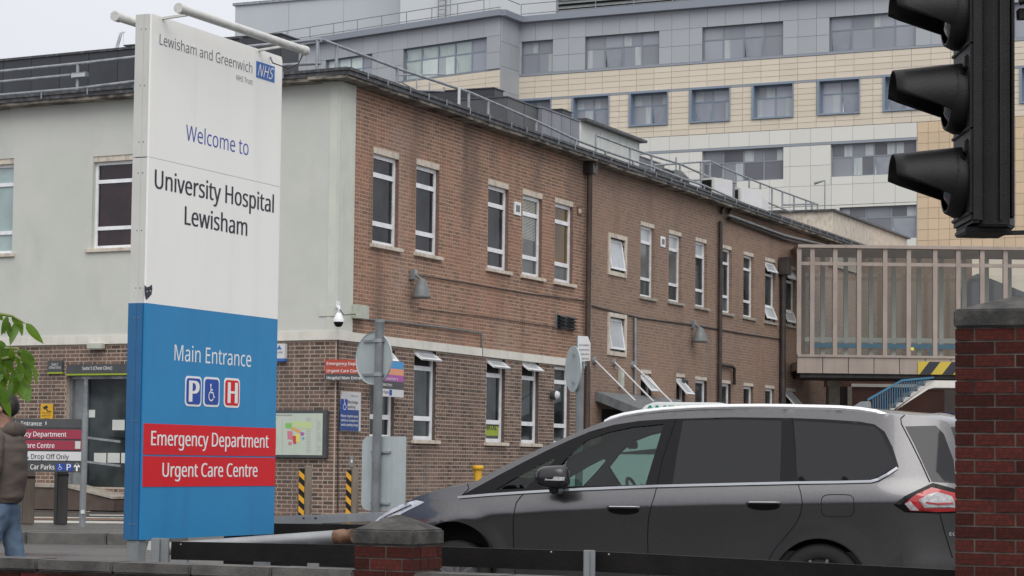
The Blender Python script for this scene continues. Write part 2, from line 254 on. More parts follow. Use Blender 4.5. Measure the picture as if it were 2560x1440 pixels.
def glass_mat(name, tint, refl=.5, rough=.02):
    m = bpy.data.materials.new(name); m.use_nodes = True; N = m.node_tree.nodes; L = m.node_tree.links; N.clear()
    o = N.new('ShaderNodeOutputMaterial'); tr = N.new('ShaderNodeBsdfTransparent'); tr.inputs[0].default_value = (*tint, 1)
    gl = N.new('ShaderNodeBsdfGlossy'); gl.inputs['Roughness'].default_value = rough
    fr = N.new('ShaderNodeLayerWeight'); pw = N.new('ShaderNodeMath'); pw.operation = 'POWER'; pw.inputs[1].default_value = 4; L.new(fr.outputs['Facing'], pw.inputs[0])
    ma = N.new('ShaderNodeMath'); ma.operation = 'MULTIPLY_ADD'; ma.inputs[1].default_value = .8; ma.inputs[2].default_value = refl * .05
    mx = N.new('ShaderNodeMixShader'); L.new(pw.outputs[0], ma.inputs[0]); L.new(ma.outputs[0], mx.inputs[0])
    L.new(tr.outputs[0], mx.inputs[1]); L.new(gl.outputs[0], mx.inputs[2]); L.new(mx.outputs[0], o.inputs[0]); return m
M = {}
M['asphalt'] = mat('asphalt', (.045, .043, .043), .4, (.07, .067, .065), 1.3, 8, .4, 120, rvar=.22)
M['road'] = mat('road', (.048, .046, .045), .32, (.085, .08, .077), .6, 8, .3, 100, rvar=.2, stretch=(.4, 1.6, 1))
M['paving'] = mat('paving', (.09, .085, .08), .4, (.055, .052, .05), 2, 8, .3, 80, rvar=.15)
M['kerb'] = mat('kerb', (.13, .125, .115), .55, (.075, .07, .065), 5, 6, .3, 60, objrand=.1)
M['line_paint'] = mat('line_paint', (.55, .53, .48), .5, (.2, .19, .18), 3, 8, fac=(.4, .75))
M['line_orange'] = mat('line_orange', (.4, .16, .06), .5, (.15, .1, .08), 3, 8)
M['render_green'] = streaks(mat('render_green', (.53, .545, .50), .8, (.58, .59, .545), .9, 9, .25, 40), (.34, .35, .32), .4, 1.1, .5, .56, .8)
M['quoin'] = streaks(mat('quoin', (.60, .62, .55), .7, (.54, .56, .50), 2, 6, .15, 40), (.4, .41, .36), .4, 4, .1, .55, .8)
M['band'] = streaks(mat('band', (.72, .70, .63), .7, (.62, .6, .54), 2, 6), (.4, .38, .33), .35, 6, .2, .55, .8)
M['mortar_up'] = streaks(mat('mortar_up', (.72, .56, .45), .9, (.56, .42, .34), 1.2, 8), (.24, .19, .16), .45, 2, .3, .55, .8)
M['mortar_dn'] = mat('mortar_dn', (.62, .53, .455), .9, (.50, .42, .36), 2, 8)
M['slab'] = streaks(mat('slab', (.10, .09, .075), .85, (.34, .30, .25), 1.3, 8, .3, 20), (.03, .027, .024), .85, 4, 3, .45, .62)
M['roof_edge'] = mat('roof_edge', (.04, .041, .045), .5, (.12, .122, .13), 9, 8, .3, 40, fac=(.45, .7))
M['roof_felt'] = mat('roof_felt', (.1, .1, .105), .7, (.16, .16, .16), 2, 6)
M['galv'] = mat('galv', (.36, .38, .40), .42, (.24, .26, .28), 5, 6, metal=.55, rvar=.12)
M['galv_dull'] = mat('galv_dull', (.27, .29, .3), .55, (.2, .21, .22), 4, 6, metal=.3)
M['pole_grey'] = streaks(mat('pole_grey', (.15, .165, .175), .5, (.2, .215, .225), 6, 6, metal=.1), (.06, .06, .06), .6, 6, .5)
M['sign_back'] = streaks(mat('sign_back', (.43, .48, .49), .5, (.36, .41, .42), 3, 6, metal=.2), (.25, .28, .29), .35, 20, .05)
M['upvc'] = streaks(mat('upvc', (.88, .89, .91), .35, (.72, .73, .75), 5, 5), (.45, .43, .4), .3, 9, .6, .55, .8)
M['stone'] = streaks(mat('stone', (.66, .59, .50), .8, (.56, .49, .41), 4, 7, .2, 50), (.22, .19, .15), .6, 9, .5, .5, .75)
M['stone_dark'] = streaks(mat('stone_dark', (.4, .37, .31), .8, (.3, .27, .23), 4, 7, .2, 50), (.14, .12, .1), .6, 9, .5, .5, .75)
M['glass_dark'] = mat('glass_dark', (.012, .012, .014), .04, (.055, .055, .062), .9, 3, spec=.18, objrand=.3)  # paler noise patches are vague reflections put into the glass colour
M['glass_red'] = mat('glass_red', (.018, .012, .016), .04, (.04, .018, .022), 1.6, 3, spec=.5)
M['glass_green'] = mat('glass_green', (.012, .017, .018), .05, (.07, .085, .088), 1.1, 3, objrand=.3, spec=.2)
M['glass_frost'] = mat('glass_frost', (.50, .53, .55), .2, (.40, .43, .46), 2, 3)
M['glass_pale'] = mat('glass_pale', (.30, .39, .39), .15, (.38, .47, .47), 1.5, 4)
M['glass_tan'] = mat('glass_tan', (.17, .105, .04), .06, (.10, .07, .035), .8, 3, spec=.2)
M['glass_blind'] = mat('glass_blind', (.16, .165, .16), .08, (.09, .095, .095), 1, 3, spec=.25)
M['blind'] = mat('blind', (.5, .52, .48), .5, (.42, .44, .4), 3)
M['black_plastic'] = mat('black_plastic', (.004, .004, .0045), .5, (.009, .009, .010), 9, 6, .15, 150, spec=.3)
M['pipe_black'] = mat('pipe_black', (.025, .023, .023), .45, (.06, .045, .038), 4, 6)
M['pipe_brown'] = mat('pipe_brown', (.055, .04, .034), .5, (.09, .06, .045), 4, 6)
M['cable'] = mat('cable', (.05, .045, .045), .6)
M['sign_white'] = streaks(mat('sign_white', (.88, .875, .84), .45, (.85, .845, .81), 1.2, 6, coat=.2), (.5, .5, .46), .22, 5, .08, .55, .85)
M['sign_white_shaded'] = streaks(mat('sign_white_shaded', (.60, .60, .57), .45, (.54, .54, .51), 2, 6), (.35, .35, .32), .3, 9, .08, .5, .8)  # darker copy of the white front, side shade put into the colour
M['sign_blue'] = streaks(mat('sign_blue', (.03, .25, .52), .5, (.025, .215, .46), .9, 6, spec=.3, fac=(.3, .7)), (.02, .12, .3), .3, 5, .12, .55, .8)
M['sign_blue_shaded'] = mat('sign_blue_shaded', (.02, .13, .30), .5, (.016, .105, .25), 2, 6)  # darker copy of the blue front; its turn from the sky is coloured in
M['sign_red'] = mat('sign_red', (.70, .01, .02), .5, (.62, .01, .018), 2, 5, spec=.3)
M['text_white'] = mat('text_white', (.82, .82, .82), .5)
M['text_black'] = mat('text_black', (.02, .022, .035), .5)
M['text_grey'] = mat('text_grey', (.13, .13, .14), .5)
M['text_blue'] = mat('text_blue', (.05, .08, .38), .5)
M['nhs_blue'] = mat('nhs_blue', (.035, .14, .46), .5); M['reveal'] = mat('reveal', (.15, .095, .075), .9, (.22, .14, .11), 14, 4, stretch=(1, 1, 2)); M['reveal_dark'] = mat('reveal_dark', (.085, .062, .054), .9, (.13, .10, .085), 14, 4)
M['icon_blue'] = mat('icon_blue', (.008, .06, .36), .5)
M['dark_grey'] = mat('dark_grey', (.055, .06, .063), .5, (.07, .075, .08), 3)
M['crimson'] = mat('crimson', (.33, .03, .065), .5, (.29, .028, .055), 3)
M['off_white'] = mat('off_white', (.66, .66, .67), .5, (.6, .6, .61), 3)
M['brick_red_sign'] = mat('brick_red_sign', (.40, .055, .03), .5)
M['sky_blue_sign'] = mat('sky_blue_sign', (.07, .3, .62), .5)
M['salmon'] = mat('salmon', (.75, .32, .2), .5)
M['purple'] = mat('purple', (.4, .1, .36), .5)
M['yellow'] = mat('yellow', (.72, .40, .015), .5, (.62, .34, .02), 4)
M['lime'] = mat('lime', (.30, .38, .03), .5)
M['hazard_yellow'] = mat('hazard_yellow', (.72, .36, .015), .5, (.6, .3, .015), 4)
M['bridge_yellow'] = mat('bridge_yellow', (.55, .42, .05), .6)
M['blue_notice'] = mat('blue_notice', (.015, .06, .26), .45, (.012, .05, .2), 3)
M['paper'] = mat('paper', (.62, .64, .6), .6, (.55, .57, .54), 3)
M['map_paper'] = mat('map_paper', (.48, .55, .47), .4, (.52, .58, .5), 3)
M['timber'] = streaks(mat('timber', (.13, .105, .085), .8, (.2, .165, .13), 5, 8, .4, 30, stretch=(1, 1, .15)), (.04, .035, .03), .6, 12, .1)
M['timber_dark'] = mat('timber_dark', (.022, .02, .02), .6, (.05, .045, .042), 4, 8, .4, 30, stretch=(1, 1, .15))
M['cctv_white'] = mat('cctv_white', (.75, .76, .77), .35)
M['box_cream'] = mat('box_cream', (.5, .52, .44), .5, (.42, .44, .38), 4)
M['lamp_grey'] = mat('lamp_grey', (.14, .15, .155), .5, (.2, .21, .21), 4)
M['clad_grey'] = mat('clad_grey', (.385, .405, .43), .5, (.36, .38, .405), .3, 4, objrand=.045)
M['clad_coping'] = mat('clad_coping', (.24, .265, .31), .4)
M['clad_tile'] = mat('clad_tile', (.66, .585, .48), .6, (.63, .56, .455), .3, 4, objrand=.05)
M['clad_tile_dark'] = mat('clad_tile_dark', (.62, .475, .325), .55, (.59, .45, .30), .3, 4, objrand=.06)
M['clad_white'] = mat('clad_white', (.67, .665, .62), .5, (.645, .64, .60), .3, 4, objrand=.03)
M['clad_back'] = mat('clad_back', (.22, .235, .26), .7)
M['clad_back_tile'] = mat('clad_back_tile', (.60, .53, .44), .7)
M['clad_back_white'] = mat('clad_back_white', (.42, .42, .40), .7)
M['frame_blue'] = mat('frame_blue', (.21, .26, .33), .45); M['strip_grey'] = mat('strip_grey', (.27, .30, .345), .45)
M['frame_grey'] = mat('frame_grey', (.22, .24, .27), .4)
M['far_glass'] = mat('far_glass', (.26, .275, .315), .05, (.32, .335, .375), .25, 1, objrand=.22)  # pale tone is reflected sky, put into the pane colour
M['far_glass_dark'] = mat('far_glass_dark', (.13, .135, .155), .05, (.19, .195, .22), .3, 1, objrand=.4)
M['curtain'] = mat('curtain', (.46, .49, .50), .7, (.36, .39, .41), 8, stretch=(1, 1, .1))
M['plant_grey'] = mat('plant_grey', (.48, .51, .54), .5, (.455, .485, .515), .15, 4, stretch=(1, 1, .3))
M['plant_white'] = mat('plant_white', (.58, .61, .63), .5)
M['roof_black'] = mat('roof_black', (.03, .032, .04), .5, (.045, .047, .055), 1, 5)
M['duct_grey'] = streaks(mat('duct_grey', (.15, .155, .165), .5, (.2, .205, .215), 1.2, 7, metal=.2), (.07, .07, .075), .5, 3, .3)
M['cabin'] = mat('cabin', (.66, .68, .63), .5, (.5, .52, .49), 1)
M['bridge_pink'] = streaks(mat('bridge_pink', (.37, .31, .27), .6, (.32, .27, .235), 1.5, 6), (.2, .15, .13), .4, 5, .2)
M['bridge_glass'] = glass_mat('bridge_glass', (.93, .95, .92), 1.1, .05)
M['dark_void'] = mat('dark_void', (.02, .018, .018), .8)
M['red_wall'] = mat('red_wall', (.16, .075, .055), .8, (.11, .055, .045), 1, 6)
M['white_paint'] = mat('white_paint', (.78, .75, .70), .6, (.68, .65, .6), 3)
M['stair_blue'] = mat('stair_blue', (.05, .19, .32), .5)
M['blue_rail'] = mat('blue_rail', (.05, .2, .33), .5)
M['rail_black'] = mat('rail_black', (.005, .005, .0055), .6, (.011, .0095, .009), 4, 6, .2, 50, spec=.2)
M['cap'] = streaks(mat('cap', (.03, .029, .028), .85, (.09, .085, .078), 7, 10, .6, 40), (.018, .018, .018), .7, 6, 1, .45, .65)
M['coping'] = mat('coping', (.045, .043, .042), .8, (.12, .113, .105), 4, 10, .5, 50, objrand=.15)
M['fg_brick'] = mat('fg_brick', (.135, .024, .016), .85, (.04, .015, .013), 6, 9, .9, 90, objrand=.4, spec=.25)
M['fg_mortar'] = mat('fg_mortar', (.15, .12, .10), .9, (.04, .033, .03), 5, 8, .4, 60)
M['tape'] = mat('tape', (.10, .05, .028), .6, (.24, .13, .08), 12, 6, .4, 40)
M['pipe_white'] = streaks(mat('pipe_white', (.38, .39, .40), .4, (.29, .30, .31), 4, 6, metal=.45), (.3, .3, .3), .5, 12, 3)
M['tube_light'] = streaks(mat('tube_light', (.66, .66, .64), .4, (.56, .56, .53), 5, 7), (.3, .29, .27), .5, 14, 4, .5, .75)
# ================================================================== GROUND
def ground():
    ys = [-60, -20, 0, 10, 19] + [19 + i * .8 for i in range(1, 17)] + [34, 38, 42, 60, 120, 400, 2500]
    xs = [-1500, -200, -60, -20, -8, -4, 0, 4, 8, 16, 30, 80, 300, 1500]
    vs = [(x, y, gz(y)) for y in ys for x in xs]; n = len(xs)
    fs = [(j * n + i, j * n + i + 1, (j + 1) * n + i + 1, (j + 1) * n + i) for j in range(len(ys) - 1) for i in range(n - 1)]
    mb = MB(); mb.add(vs, fs); mb.build('road', M['road'], kind='structure')
ground()
# island pavement on the left with kerbstones
ISL0 = gpt(150, 1332, GMAX + .08).y; ISL1 = gpt(150, 1307, GMAX + .08).y; IZ = GMAX + .075; IXR = gpt(330, 1325, IZ).x + .6
fbox('pavement', M['paving'], None, (-16, ISL0 + .16, .05), (IXR, ISL1, IZ), kind='structure')
pav = ob('kerb', None, None, kind='structure')
x = -16.0
while x < IXR:
    L = 1.0
    o = MB().box((x, ISL0, .0), (x + L - .012, ISL0 + .152, IZ + .004 + random.uniform(-.004, .004))).build('kerbstone', M['kerb'], pav, .018); x += L
# road markings beyond the island
def flat(name, m, px, z):
    mb = MB(); mb.add([(p.x, p.y, z) for p in [gpt(x, y, z) for x, y in px]], [tuple(range(len(px)))]); return mb.build(name, m, kind='structure')
flat('road_marking', M['line_paint'], [(-40, 1305), (320, 1309), (320, 1303.5), (-40, 1299.5)], GMAX + .004)
flat('road_marking', M['line_orange'], [(-40, 1297), (320, 1300), (320, 1298.5), (-40, 1295.5)], GMAX + .004)
flat('road_marking', M['line_paint'], [(-40, 1294), (320, 1296), (320, 1293.5), (-40, 1291.5)], GMAX + .004)
flat('road_marking', M['line_paint'], [(225, 1289), (320, 1290), (320, 1287), (222, 1286)], GMAX + .004)
flat('road_marking', M['line_paint'], [(190, 1267), (205, 1267), (228, 1279), (205, 1279)], GMAX + .004)

# ================================================================== OLD BUILDING
ANG = radians(90 - 24.2)
P0 = Vector((-3.22, 41.8, 0))
BF = Frame(P0, ANG); BFL = Frame(P0, ANG - radians(4.4)); B2 = BF.I @ BFL.M     # the end wall is a little off square
bld = thing('hospital_wing', 'old two storey hospital wing in brown brick with a pale green rendered end wall', 'building', BF)
TR = lambda p: Vector((p[0], -p[1], p[2]))       # (along, outward, z) on the right-hand brick front
TL = lambda p: B2 @ Vector((-p[1], p[0], p[2]))       # same on the left-hand end wall
def RZ(px, py, d=0): h = BF.hit(px, py, 1, -d); return h.x, h.z
def LZ(px, py, d=0): h = BFL.hit(px, py, 0, -d); return h.y, h.z
ZT = BF.hit(851, 200, 1, 0).z; ZB = 3.86; ZG = .2
ZB0 = RZ(1100, 879)[1]; ZB1 = RZ(1100, 858)[1]
S2 = RZ(1465, 700)[0]; SEND = 36.0; LEND = 18.0

def wall_holes(mb, a0, a1, z0, z1, holes, depth=.18, thick=.0, mb2=None):
    hs = [h for h in holes if h[1] > a0 and h[0] < a1 and h[3] > z0 and h[2] < z1]
    A = sorted({a0, a1} | {min(max(v, a0), a1) for h in hs for v in h[:2]})
    Z = sorted({z0, z1} | {min(max(v, z0), z1) for h in hs for v in h[2:4]})
    for i in range(len(A) - 1):
        for j in range(len(Z) - 1):
            ca = (A[i] + A[i + 1]) / 2; cz = (Z[j] + Z[j + 1]) / 2
            if any(h[0] < ca < h[1] and h[2] < cz < h[3] for h in hs): continue
            mb.add([(A[i], thick, Z[j]), (A[i + 1], thick, Z[j]), (A[i + 1], thick, Z[j + 1]), (A[i], thick, Z[j + 1])], [(0, 1, 2, 3)])
    for h in hs:
        a, b, c, d = max(h[0], a0), min(h[1], a1), max(h[2], z0), min(h[3], z1); t = thick
        if mb2 is not None: mb_, mb = mb, mb2
        if h[0] >= a0: mb.add([(a, t, c), (a, t, d), (a, -depth, d), (a, -depth, c)], [(0, 1, 2, 3)])
        if h[1] <= a1: mb.add([(b, t, c), (b, t, d), (b, -depth, d), (b, -depth, c)], [(0, 1, 2, 3)])
        if h[2] >= z0: mb.add([(a, t, c), (b, t, c), (b, -depth, c), (a, -depth, c)], [(0, 1, 2, 3)])
        if h[3] <= z1: mb.add([(a, t, d), (b, t, d), (b, -depth, d), (a, -depth, d)], [(0, 1, 2, 3)])
        if mb2 is not None: mb = mb_

def brick_mat(name, patch, pcol, dcol, base=None):
    m = bpy.data.materials.new(name); m.use_nodes = True; t = m.node_tree; N = t.nodes; L = t.links; b = N['Principled BSDF']
    b.inputs['Roughness'].default_value = .85; b.inputs['Specular IOR Level'].default_value = .25
    at_ = N.new('ShaderNodeAttribute'); at_.attribute_name = 'Col'
    ge = N.new('ShaderNodeNewGeometry')
    def noise(s, d, lo, hi, amt, zsc=1):
        mp = N.new('ShaderNodeMapping'); mp.inputs['Scale'].default_value = (1, 1, zsc); L.new(ge.outputs['Position'], mp.inputs[0])
        n = N.new('ShaderNodeTexNoise'); n.inputs['Scale'].default_value = s; n.inputs['Detail'].default_value = d; L.new(mp.outputs[0], n.inputs['Vector'])
        r = N.new('ShaderNodeMapRange'); r.inputs[1].default_value = lo; r.inputs[2].default_value = hi; r.inputs[4].default_value = amt; L.new(n.outputs['Fac'], r.inputs[0]); return r.outputs[0]
    cur = at_.outputs['Color']
    if base:
        rg = N.new('ShaderNodeRGB'); rg.outputs[0].default_value = (*base, 1); cur = rg.outputs[0]
    for fac, col in ((noise(.8, 8, .5, .66, patch, 1), pcol), (noise(1.1, 8, .5, .72, .75, .3), dcol), (noise(.35, 6, .55, .7, .35, .6), (.42, .36, .32)), (noise(28, 4, .4, .7, .25), (.09, .07, .06))):
        mx = N.new('ShaderNodeMixRGB'); L.new(fac, mx.inputs[0]); L.new(cur, mx.inputs[1]); mx.inputs[2].default_value = (*col, 1); cur = mx.outputs[0]
    L.new(cur, b.inputs['Base Color']); return m
def brick_rects(a0, a1, z0, z1, holes, course=.075, sl=.225, hl=.1125, joint=.019, seed=1):
    rnd = random.Random(seed); out = []
    k = 0; z = z0
    while z < z1 - .02:
        zt = min(z + course, z1); a = a0 - (0 if k % 2 == 0 else (sl + hl) / 2 + hl / 3); kind = k % 2
        while a < a1:
            L = sl if kind == 0 else hl
            kind ^= 1
            b0, b1 = max(a, a0), min(a + L, a1); a += L
            if b1 - b0 < .03: continue
            cz = (z + zt) / 2; segs = [(b0, b1)]
            for h in holes:
                if h[2] < cz < h[3]:
                    ns = []
                    for s0, s1 in segs:
                        if h[1] <= s0 or h[0] >= s1: ns.append((s0, s1)); continue
                        if h[0] - s0 > .03: ns.append((s0, h[0]))
                        if s1 - h[1] > .03: ns.append((h[1], s1))
                    segs = ns
            for s0, s1 in segs: out.append((s0, s1 - joint, z, zt - joint))
        z += course; k += 1
    return out
def tints(kind, n=14):
    r = random.Random(5); out = []
    for i in range(n):
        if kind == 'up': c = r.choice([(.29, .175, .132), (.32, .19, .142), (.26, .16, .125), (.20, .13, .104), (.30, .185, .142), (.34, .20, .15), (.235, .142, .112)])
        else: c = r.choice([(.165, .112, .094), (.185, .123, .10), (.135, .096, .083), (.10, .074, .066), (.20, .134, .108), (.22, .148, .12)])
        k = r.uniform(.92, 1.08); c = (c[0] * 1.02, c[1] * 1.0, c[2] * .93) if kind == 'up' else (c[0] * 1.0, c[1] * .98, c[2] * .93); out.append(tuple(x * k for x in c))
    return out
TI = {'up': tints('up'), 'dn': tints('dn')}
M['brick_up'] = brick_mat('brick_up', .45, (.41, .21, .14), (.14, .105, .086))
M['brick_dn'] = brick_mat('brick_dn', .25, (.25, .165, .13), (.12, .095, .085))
def bricks_stuff(rects, T, m, tk, proud=.0035):
    vs = []; fs = []; cols = []; rnd = random.Random(3); ti = TI[tk]
    for a0, a1, z0, z1 in rects:
        n = len(vs); p = proud * rnd.uniform(.6, 1.3)
        for d in (0, p):
            for a, z in ((a0, z0), (a1, z0), (a1, z1), (a0, z1)): vs.append(tuple(T((a, d, z))))
        fs += [(n + 4, n + 5, n + 6, n + 7), (n, n + 1, n + 5, n + 4), (n + 1, n + 2, n + 6, n + 5), (n + 2, n + 3, n + 7, n + 6), (n + 3, n, n + 4, n + 7)]
        c = rnd.choice(ti); cols += [(*c, 1)] * 20
    me = bpy.data.meshes.new('bricks'); me.from_pydata(vs, [], fs); me.materials.append(m)
    ca = me.color_attributes.new('Col', 'FLOAT_COLOR', 'CORNER'); ca.data.foreach_set('color', [x for c in cols for x in c]); return me
_bm = {}
def brick_piece(parent, rect, T, m, tk, proud=.0035, ax='L'):
    a0, a1, z0, z1 = rect; w = round(a1 - a0, 2); i = random.randrange(14); key = (w, i, tk, ax)
    if key not in _bm:
        vs = []
        for d in (0, proud):
            for a, z in ((0, 0), (a1 - a0, 0), (a1 - a0, z1 - z0), (0, z1 - z0)): vs.append(tuple(T((a, d, z))))
        me = bpy.data.meshes.new('brick'); me.from_pydata(vs, [], [(4, 5, 6, 7), (0, 1, 5, 4), (1, 2, 6, 5), (2, 3, 7, 6), (3, 0, 4, 7)]); me.materials.append(m)
        ca = me.color_attributes.new('Col', 'FLOAT_COLOR', 'CORNER'); ca.data.foreach_set('color', list((*TI[tk][i], 1)) * 20); _bm[key] = me
    o = ob('brick', _bm[key], parent); o.location = T((a0, 0, z0)); return o

def window(T, a0, a1, z0, z1, trans=(), pane='glass_dark', fw=.075, recess=.125, sill='stone', lintel=.0, opens={}, surround=None, blind=None, panes=None, ears=.09):
    """uPVC window: a0..a1,z0..z1 the opening; trans = heights (fraction) of transoms; opens = {light index: angle}"""
    zt = z1 - lintel; d = -recess
    mb = MB(T); f = fw; dd = .05
    mb.box((a0, d, z0), (a0 + f, d + dd, zt)); mb.box((a1 - f, d, z0), (a1, d + dd, zt))
    mb.box((a0 + f, d, z0), (a1 - f, d + dd, z0 + f)); mb.box((a0 + f, d, zt - f), (a1 - f, d + dd, zt))
    hs = [z0 + f] + [z0 + (zt - z0) * t for t in trans] + [zt - f]
    for h in hs[1:-1]: mb.box((a0 + f, d, h - f * .6), (a1 - f, d + dd, h + f * .6))
    wo_ = mb.build('window', M['upvc'], bld)
    for i in range(len(hs) - 1):
        za = hs[i] + (f * .6 if i else 0); zb = hs[i + 1] - (f * .6 if i < len(hs) - 2 else 0)
        pm = (panes[i] if panes else pane)
        if i in opens:
            MB(T).box((a0 + f, d - .02, za), (a1 - f, d - .015, zb)).build('opening', M['dark_void'], wo_)
            ang = radians(opens[i]); H = zb - za + .03; s = MB(); q = MB(); zt_ = zb + .015; a, b = a0 + f * .6, a1 - f * .6; g = .05
            def R(p):   # sash hinged at the top, swung outward
                aa, u, v = p   # u thickness, v down from the hinge
                return T((aa, d + dd + u * cos(ang) + v * sin(ang), zt_ - v * cos(ang) + u * sin(ang)))
            s.T = R; q.T = R
            s.box((a, 0, 0), (b, .035, g)); s.box((a, 0, H - g), (b, .035, H)); s.box((a, 0, g), (a + g, .035, H - g)); s.box((b - g, 0, g), (b, .035, H - g))
            so_ = s.build('sash', M['upvc'], wo_); q.box((a + g, .012, g), (b - g, .02, H - g)).build('pane', M['glass_frost'], wo_)
        else:
            MB(T).box((a0 + f, d + .012, za), (a1 - f, d + .02, zb)).build('pane', M[pm], wo_)
            if blind and i in blind:
                s = MB(T); zz = za + (zb - za) * blind[i]
                while zz < zb: s.box((a0 + f, d + .0205, zz), (a0 + f + (a1 - a0 - 2 * f) * .92, d + .024, zz + .016)); zz += .032
                s.build('blind', M['blind'], wo_)
    if sill: MB(T).box((a0 - ears, -recess, z0 - .075), (a1 + ears * 1.3, .075, z0 - .004)).build('sill', M[sill], wo_, .006)
    if lintel: MB(T).box((a0, -recess + .01, zt + .003), (a1, .004, z1)).build('lintel', M['stone'], wo_)
    if surround:
        s = MB(T); w_ = surround
        s.box((a0 - w_, -.05, z0 - w_), (a0, .05, z1 + w_)); s.box((a1, -.05, z0 - w_), (a1 + w_, .05, z1 + w_))
        s.box((a0, -.05, z1), (a1, .05, z1 + w_)); s.box((a0, -.05, z0 - w_), (a1, .05, z0)); s.build('surround', M['stone'], wo_)
    return wo_
# ---- openings on the brick front
holesR = []; winR = []
def wr(pl, pr, pt, pb, **k):
    a0, z1 = RZ(pl, pt); _, z0 = RZ(pl, pb); a1, _ = RZ(pr, pt)
    if 'z0' in k: z0 = k.pop('z0')
    sr = k.get('surround', 0)
    if sr: a0 += sr; a1 -= sr; z0 += sr; z1 -= sr
    holesR.append((a0, a1, z0, z1)); winR.append((a0, a1, z0, z1, k))
U = dict(trans=(.235, .775), lintel=.115)
wr(934, 998, 367, 609, **U); wr(1041.5, 1099, 396, 631, **U); wr(1221, 1272, 447, 670, **U)
wr(1307.5, 1356, 472, 687, panes=['glass_blind', 'glass_blind', 'glass_tan'], blind={2: 0, 1: .42}, **U)
wr(1388, 1433, 493, 703, panes=['glass_blind', 'glass_tan', 'glass_tan'], **U)
G = dict(trans=(.24, .80), pane='glass_green')
gz0 = RZ(1216.7, 1105)[1]
wr(927, 988, 868, 1094, z0=gz0, opens={2: 42}, **G); wr(1036, 1091, 873, 1103, z0=gz0, opens={2: 55}, **G)
wr(1217, 1263, 894, 1105, z0=gz0, opens={2: 55}, panes=['glass_green', 'glass_green', 'glass_green'], **{k: v for k, v in G.items() if k != 'pane'})
wr(1305, 1347, 902, 1107, z0=gz0, opens={2: 55}, **G); wr(1386, 1425, 914, 1110, z0=gz0, **G)
wr(1518.5, 1564, 581, 686, surround=.1, opens={0: 9}, sill=None, fw=.055); wr(1517.5, 1563, 780, 887, surround=.1, opens={0: 9}, sill=None, fw=.055)
V = dict(trans=(.26, .78), lintel=.11, fw=.06)
for i, q in enumerate([(1601, 1636, 551, 740), (1671.5, 1703.7, 572, 752), (1738, 1767, 591, 765), (1803.5, 1829, 609, 780), (1858, 1884, 626, 791), (1912, 1938, 641, 802.5), (1964, 1988, 661, 811)]):
    wr(*q, **V, sill='stone_dark', opens=({2: 30, 0: 22} if i >= 5 else {}), panes=['glass_green', 'glass_blind' if i < 2 else 'glass_green', 'glass_frost' if i < 3 else 'glass_green'])
for i, q in enumerate([(1601, 1628, 922, 0), (1690, 1712, 932, 0), (1737, 1767, 939, 0), (1802, 1827, 948, 0), (1858, 1883, 955, 0), (1912, 1936, 961, 0), (1964, 1988, 969, 0)]):
    a0, z1 = RZ(q[0], q[2]); wr(q[0], q[1], q[2], 1060, z0=gz0, trans=(.55,) if i in (2, 3, 4, 5) else (.66,), lintel=.1, pane='glass_green', sill='stone_dark', opens=({1: 42} if i in (0, 1, 6) else {}))
# ---- openings on the green end wall
holesL = []; winL = []
def wl(pl, pr, pt, pb, **k):
    a1, z1 = LZ(pl, pt); _, z0 = LZ(pl, pb); a0, _ = LZ(pr, pt)
    holesL.append((a0, a1, z0, z1)); winL.append((a0, a1, z0, z1, k))
wl(235, 352, 392, 622, trans=(.235, .775), panes=['glass_red'] * 3, lintel=.11, fw=.06, surround=None)
wl(-85, 37, 404, 638, trans=(.235, .775), panes=['glass_pale'] * 3, lintel=.11, fw=.06)
DA1, DZ1 = LZ(166, 940); DA0, _ = LZ(420, 940); _, DZ0 = LZ(166, 1216)
holesL.append((DA0, DA1, DZ0, DZ1))
# ---- walls
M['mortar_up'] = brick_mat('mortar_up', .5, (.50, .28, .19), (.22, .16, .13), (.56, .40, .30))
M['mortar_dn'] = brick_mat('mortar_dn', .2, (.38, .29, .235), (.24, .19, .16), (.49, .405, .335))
QW = RZ(883, 500)[0]
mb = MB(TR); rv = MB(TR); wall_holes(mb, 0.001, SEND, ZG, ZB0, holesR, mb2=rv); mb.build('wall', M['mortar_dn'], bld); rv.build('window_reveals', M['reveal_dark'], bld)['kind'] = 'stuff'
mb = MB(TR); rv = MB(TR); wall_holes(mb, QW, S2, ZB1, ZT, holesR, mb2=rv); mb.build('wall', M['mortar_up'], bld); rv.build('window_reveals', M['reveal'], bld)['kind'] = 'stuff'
mb = MB(TL); wall_holes(mb, 0.001, LEND, ZG, ZB0, holesL); mb.build('wall', M['mortar_dn'], bld)
mb = MB(TL); wall_holes(mb, -0.031, LEND, ZB1, ZT, holesL, thick=.022); mb.build('rendered_wall', M['render_green'], bld)
MB(TR).box((-.018, -.2, ZB1), (QW, .03, ZT)).build('corner_strip', M['quoin'], bld)
a_b1 = RZ(1421, 900)[0]
MB(TR).box((-.05, -.1, ZB0), (a_b1 + .25, .045, ZB1)).build('string_course', M['band'], bld)
MB(TL).box((-.05, -.1, ZB0 + .001), (LEND, .0455, ZB1 - .001)).build('string_course', M['band'], bld)
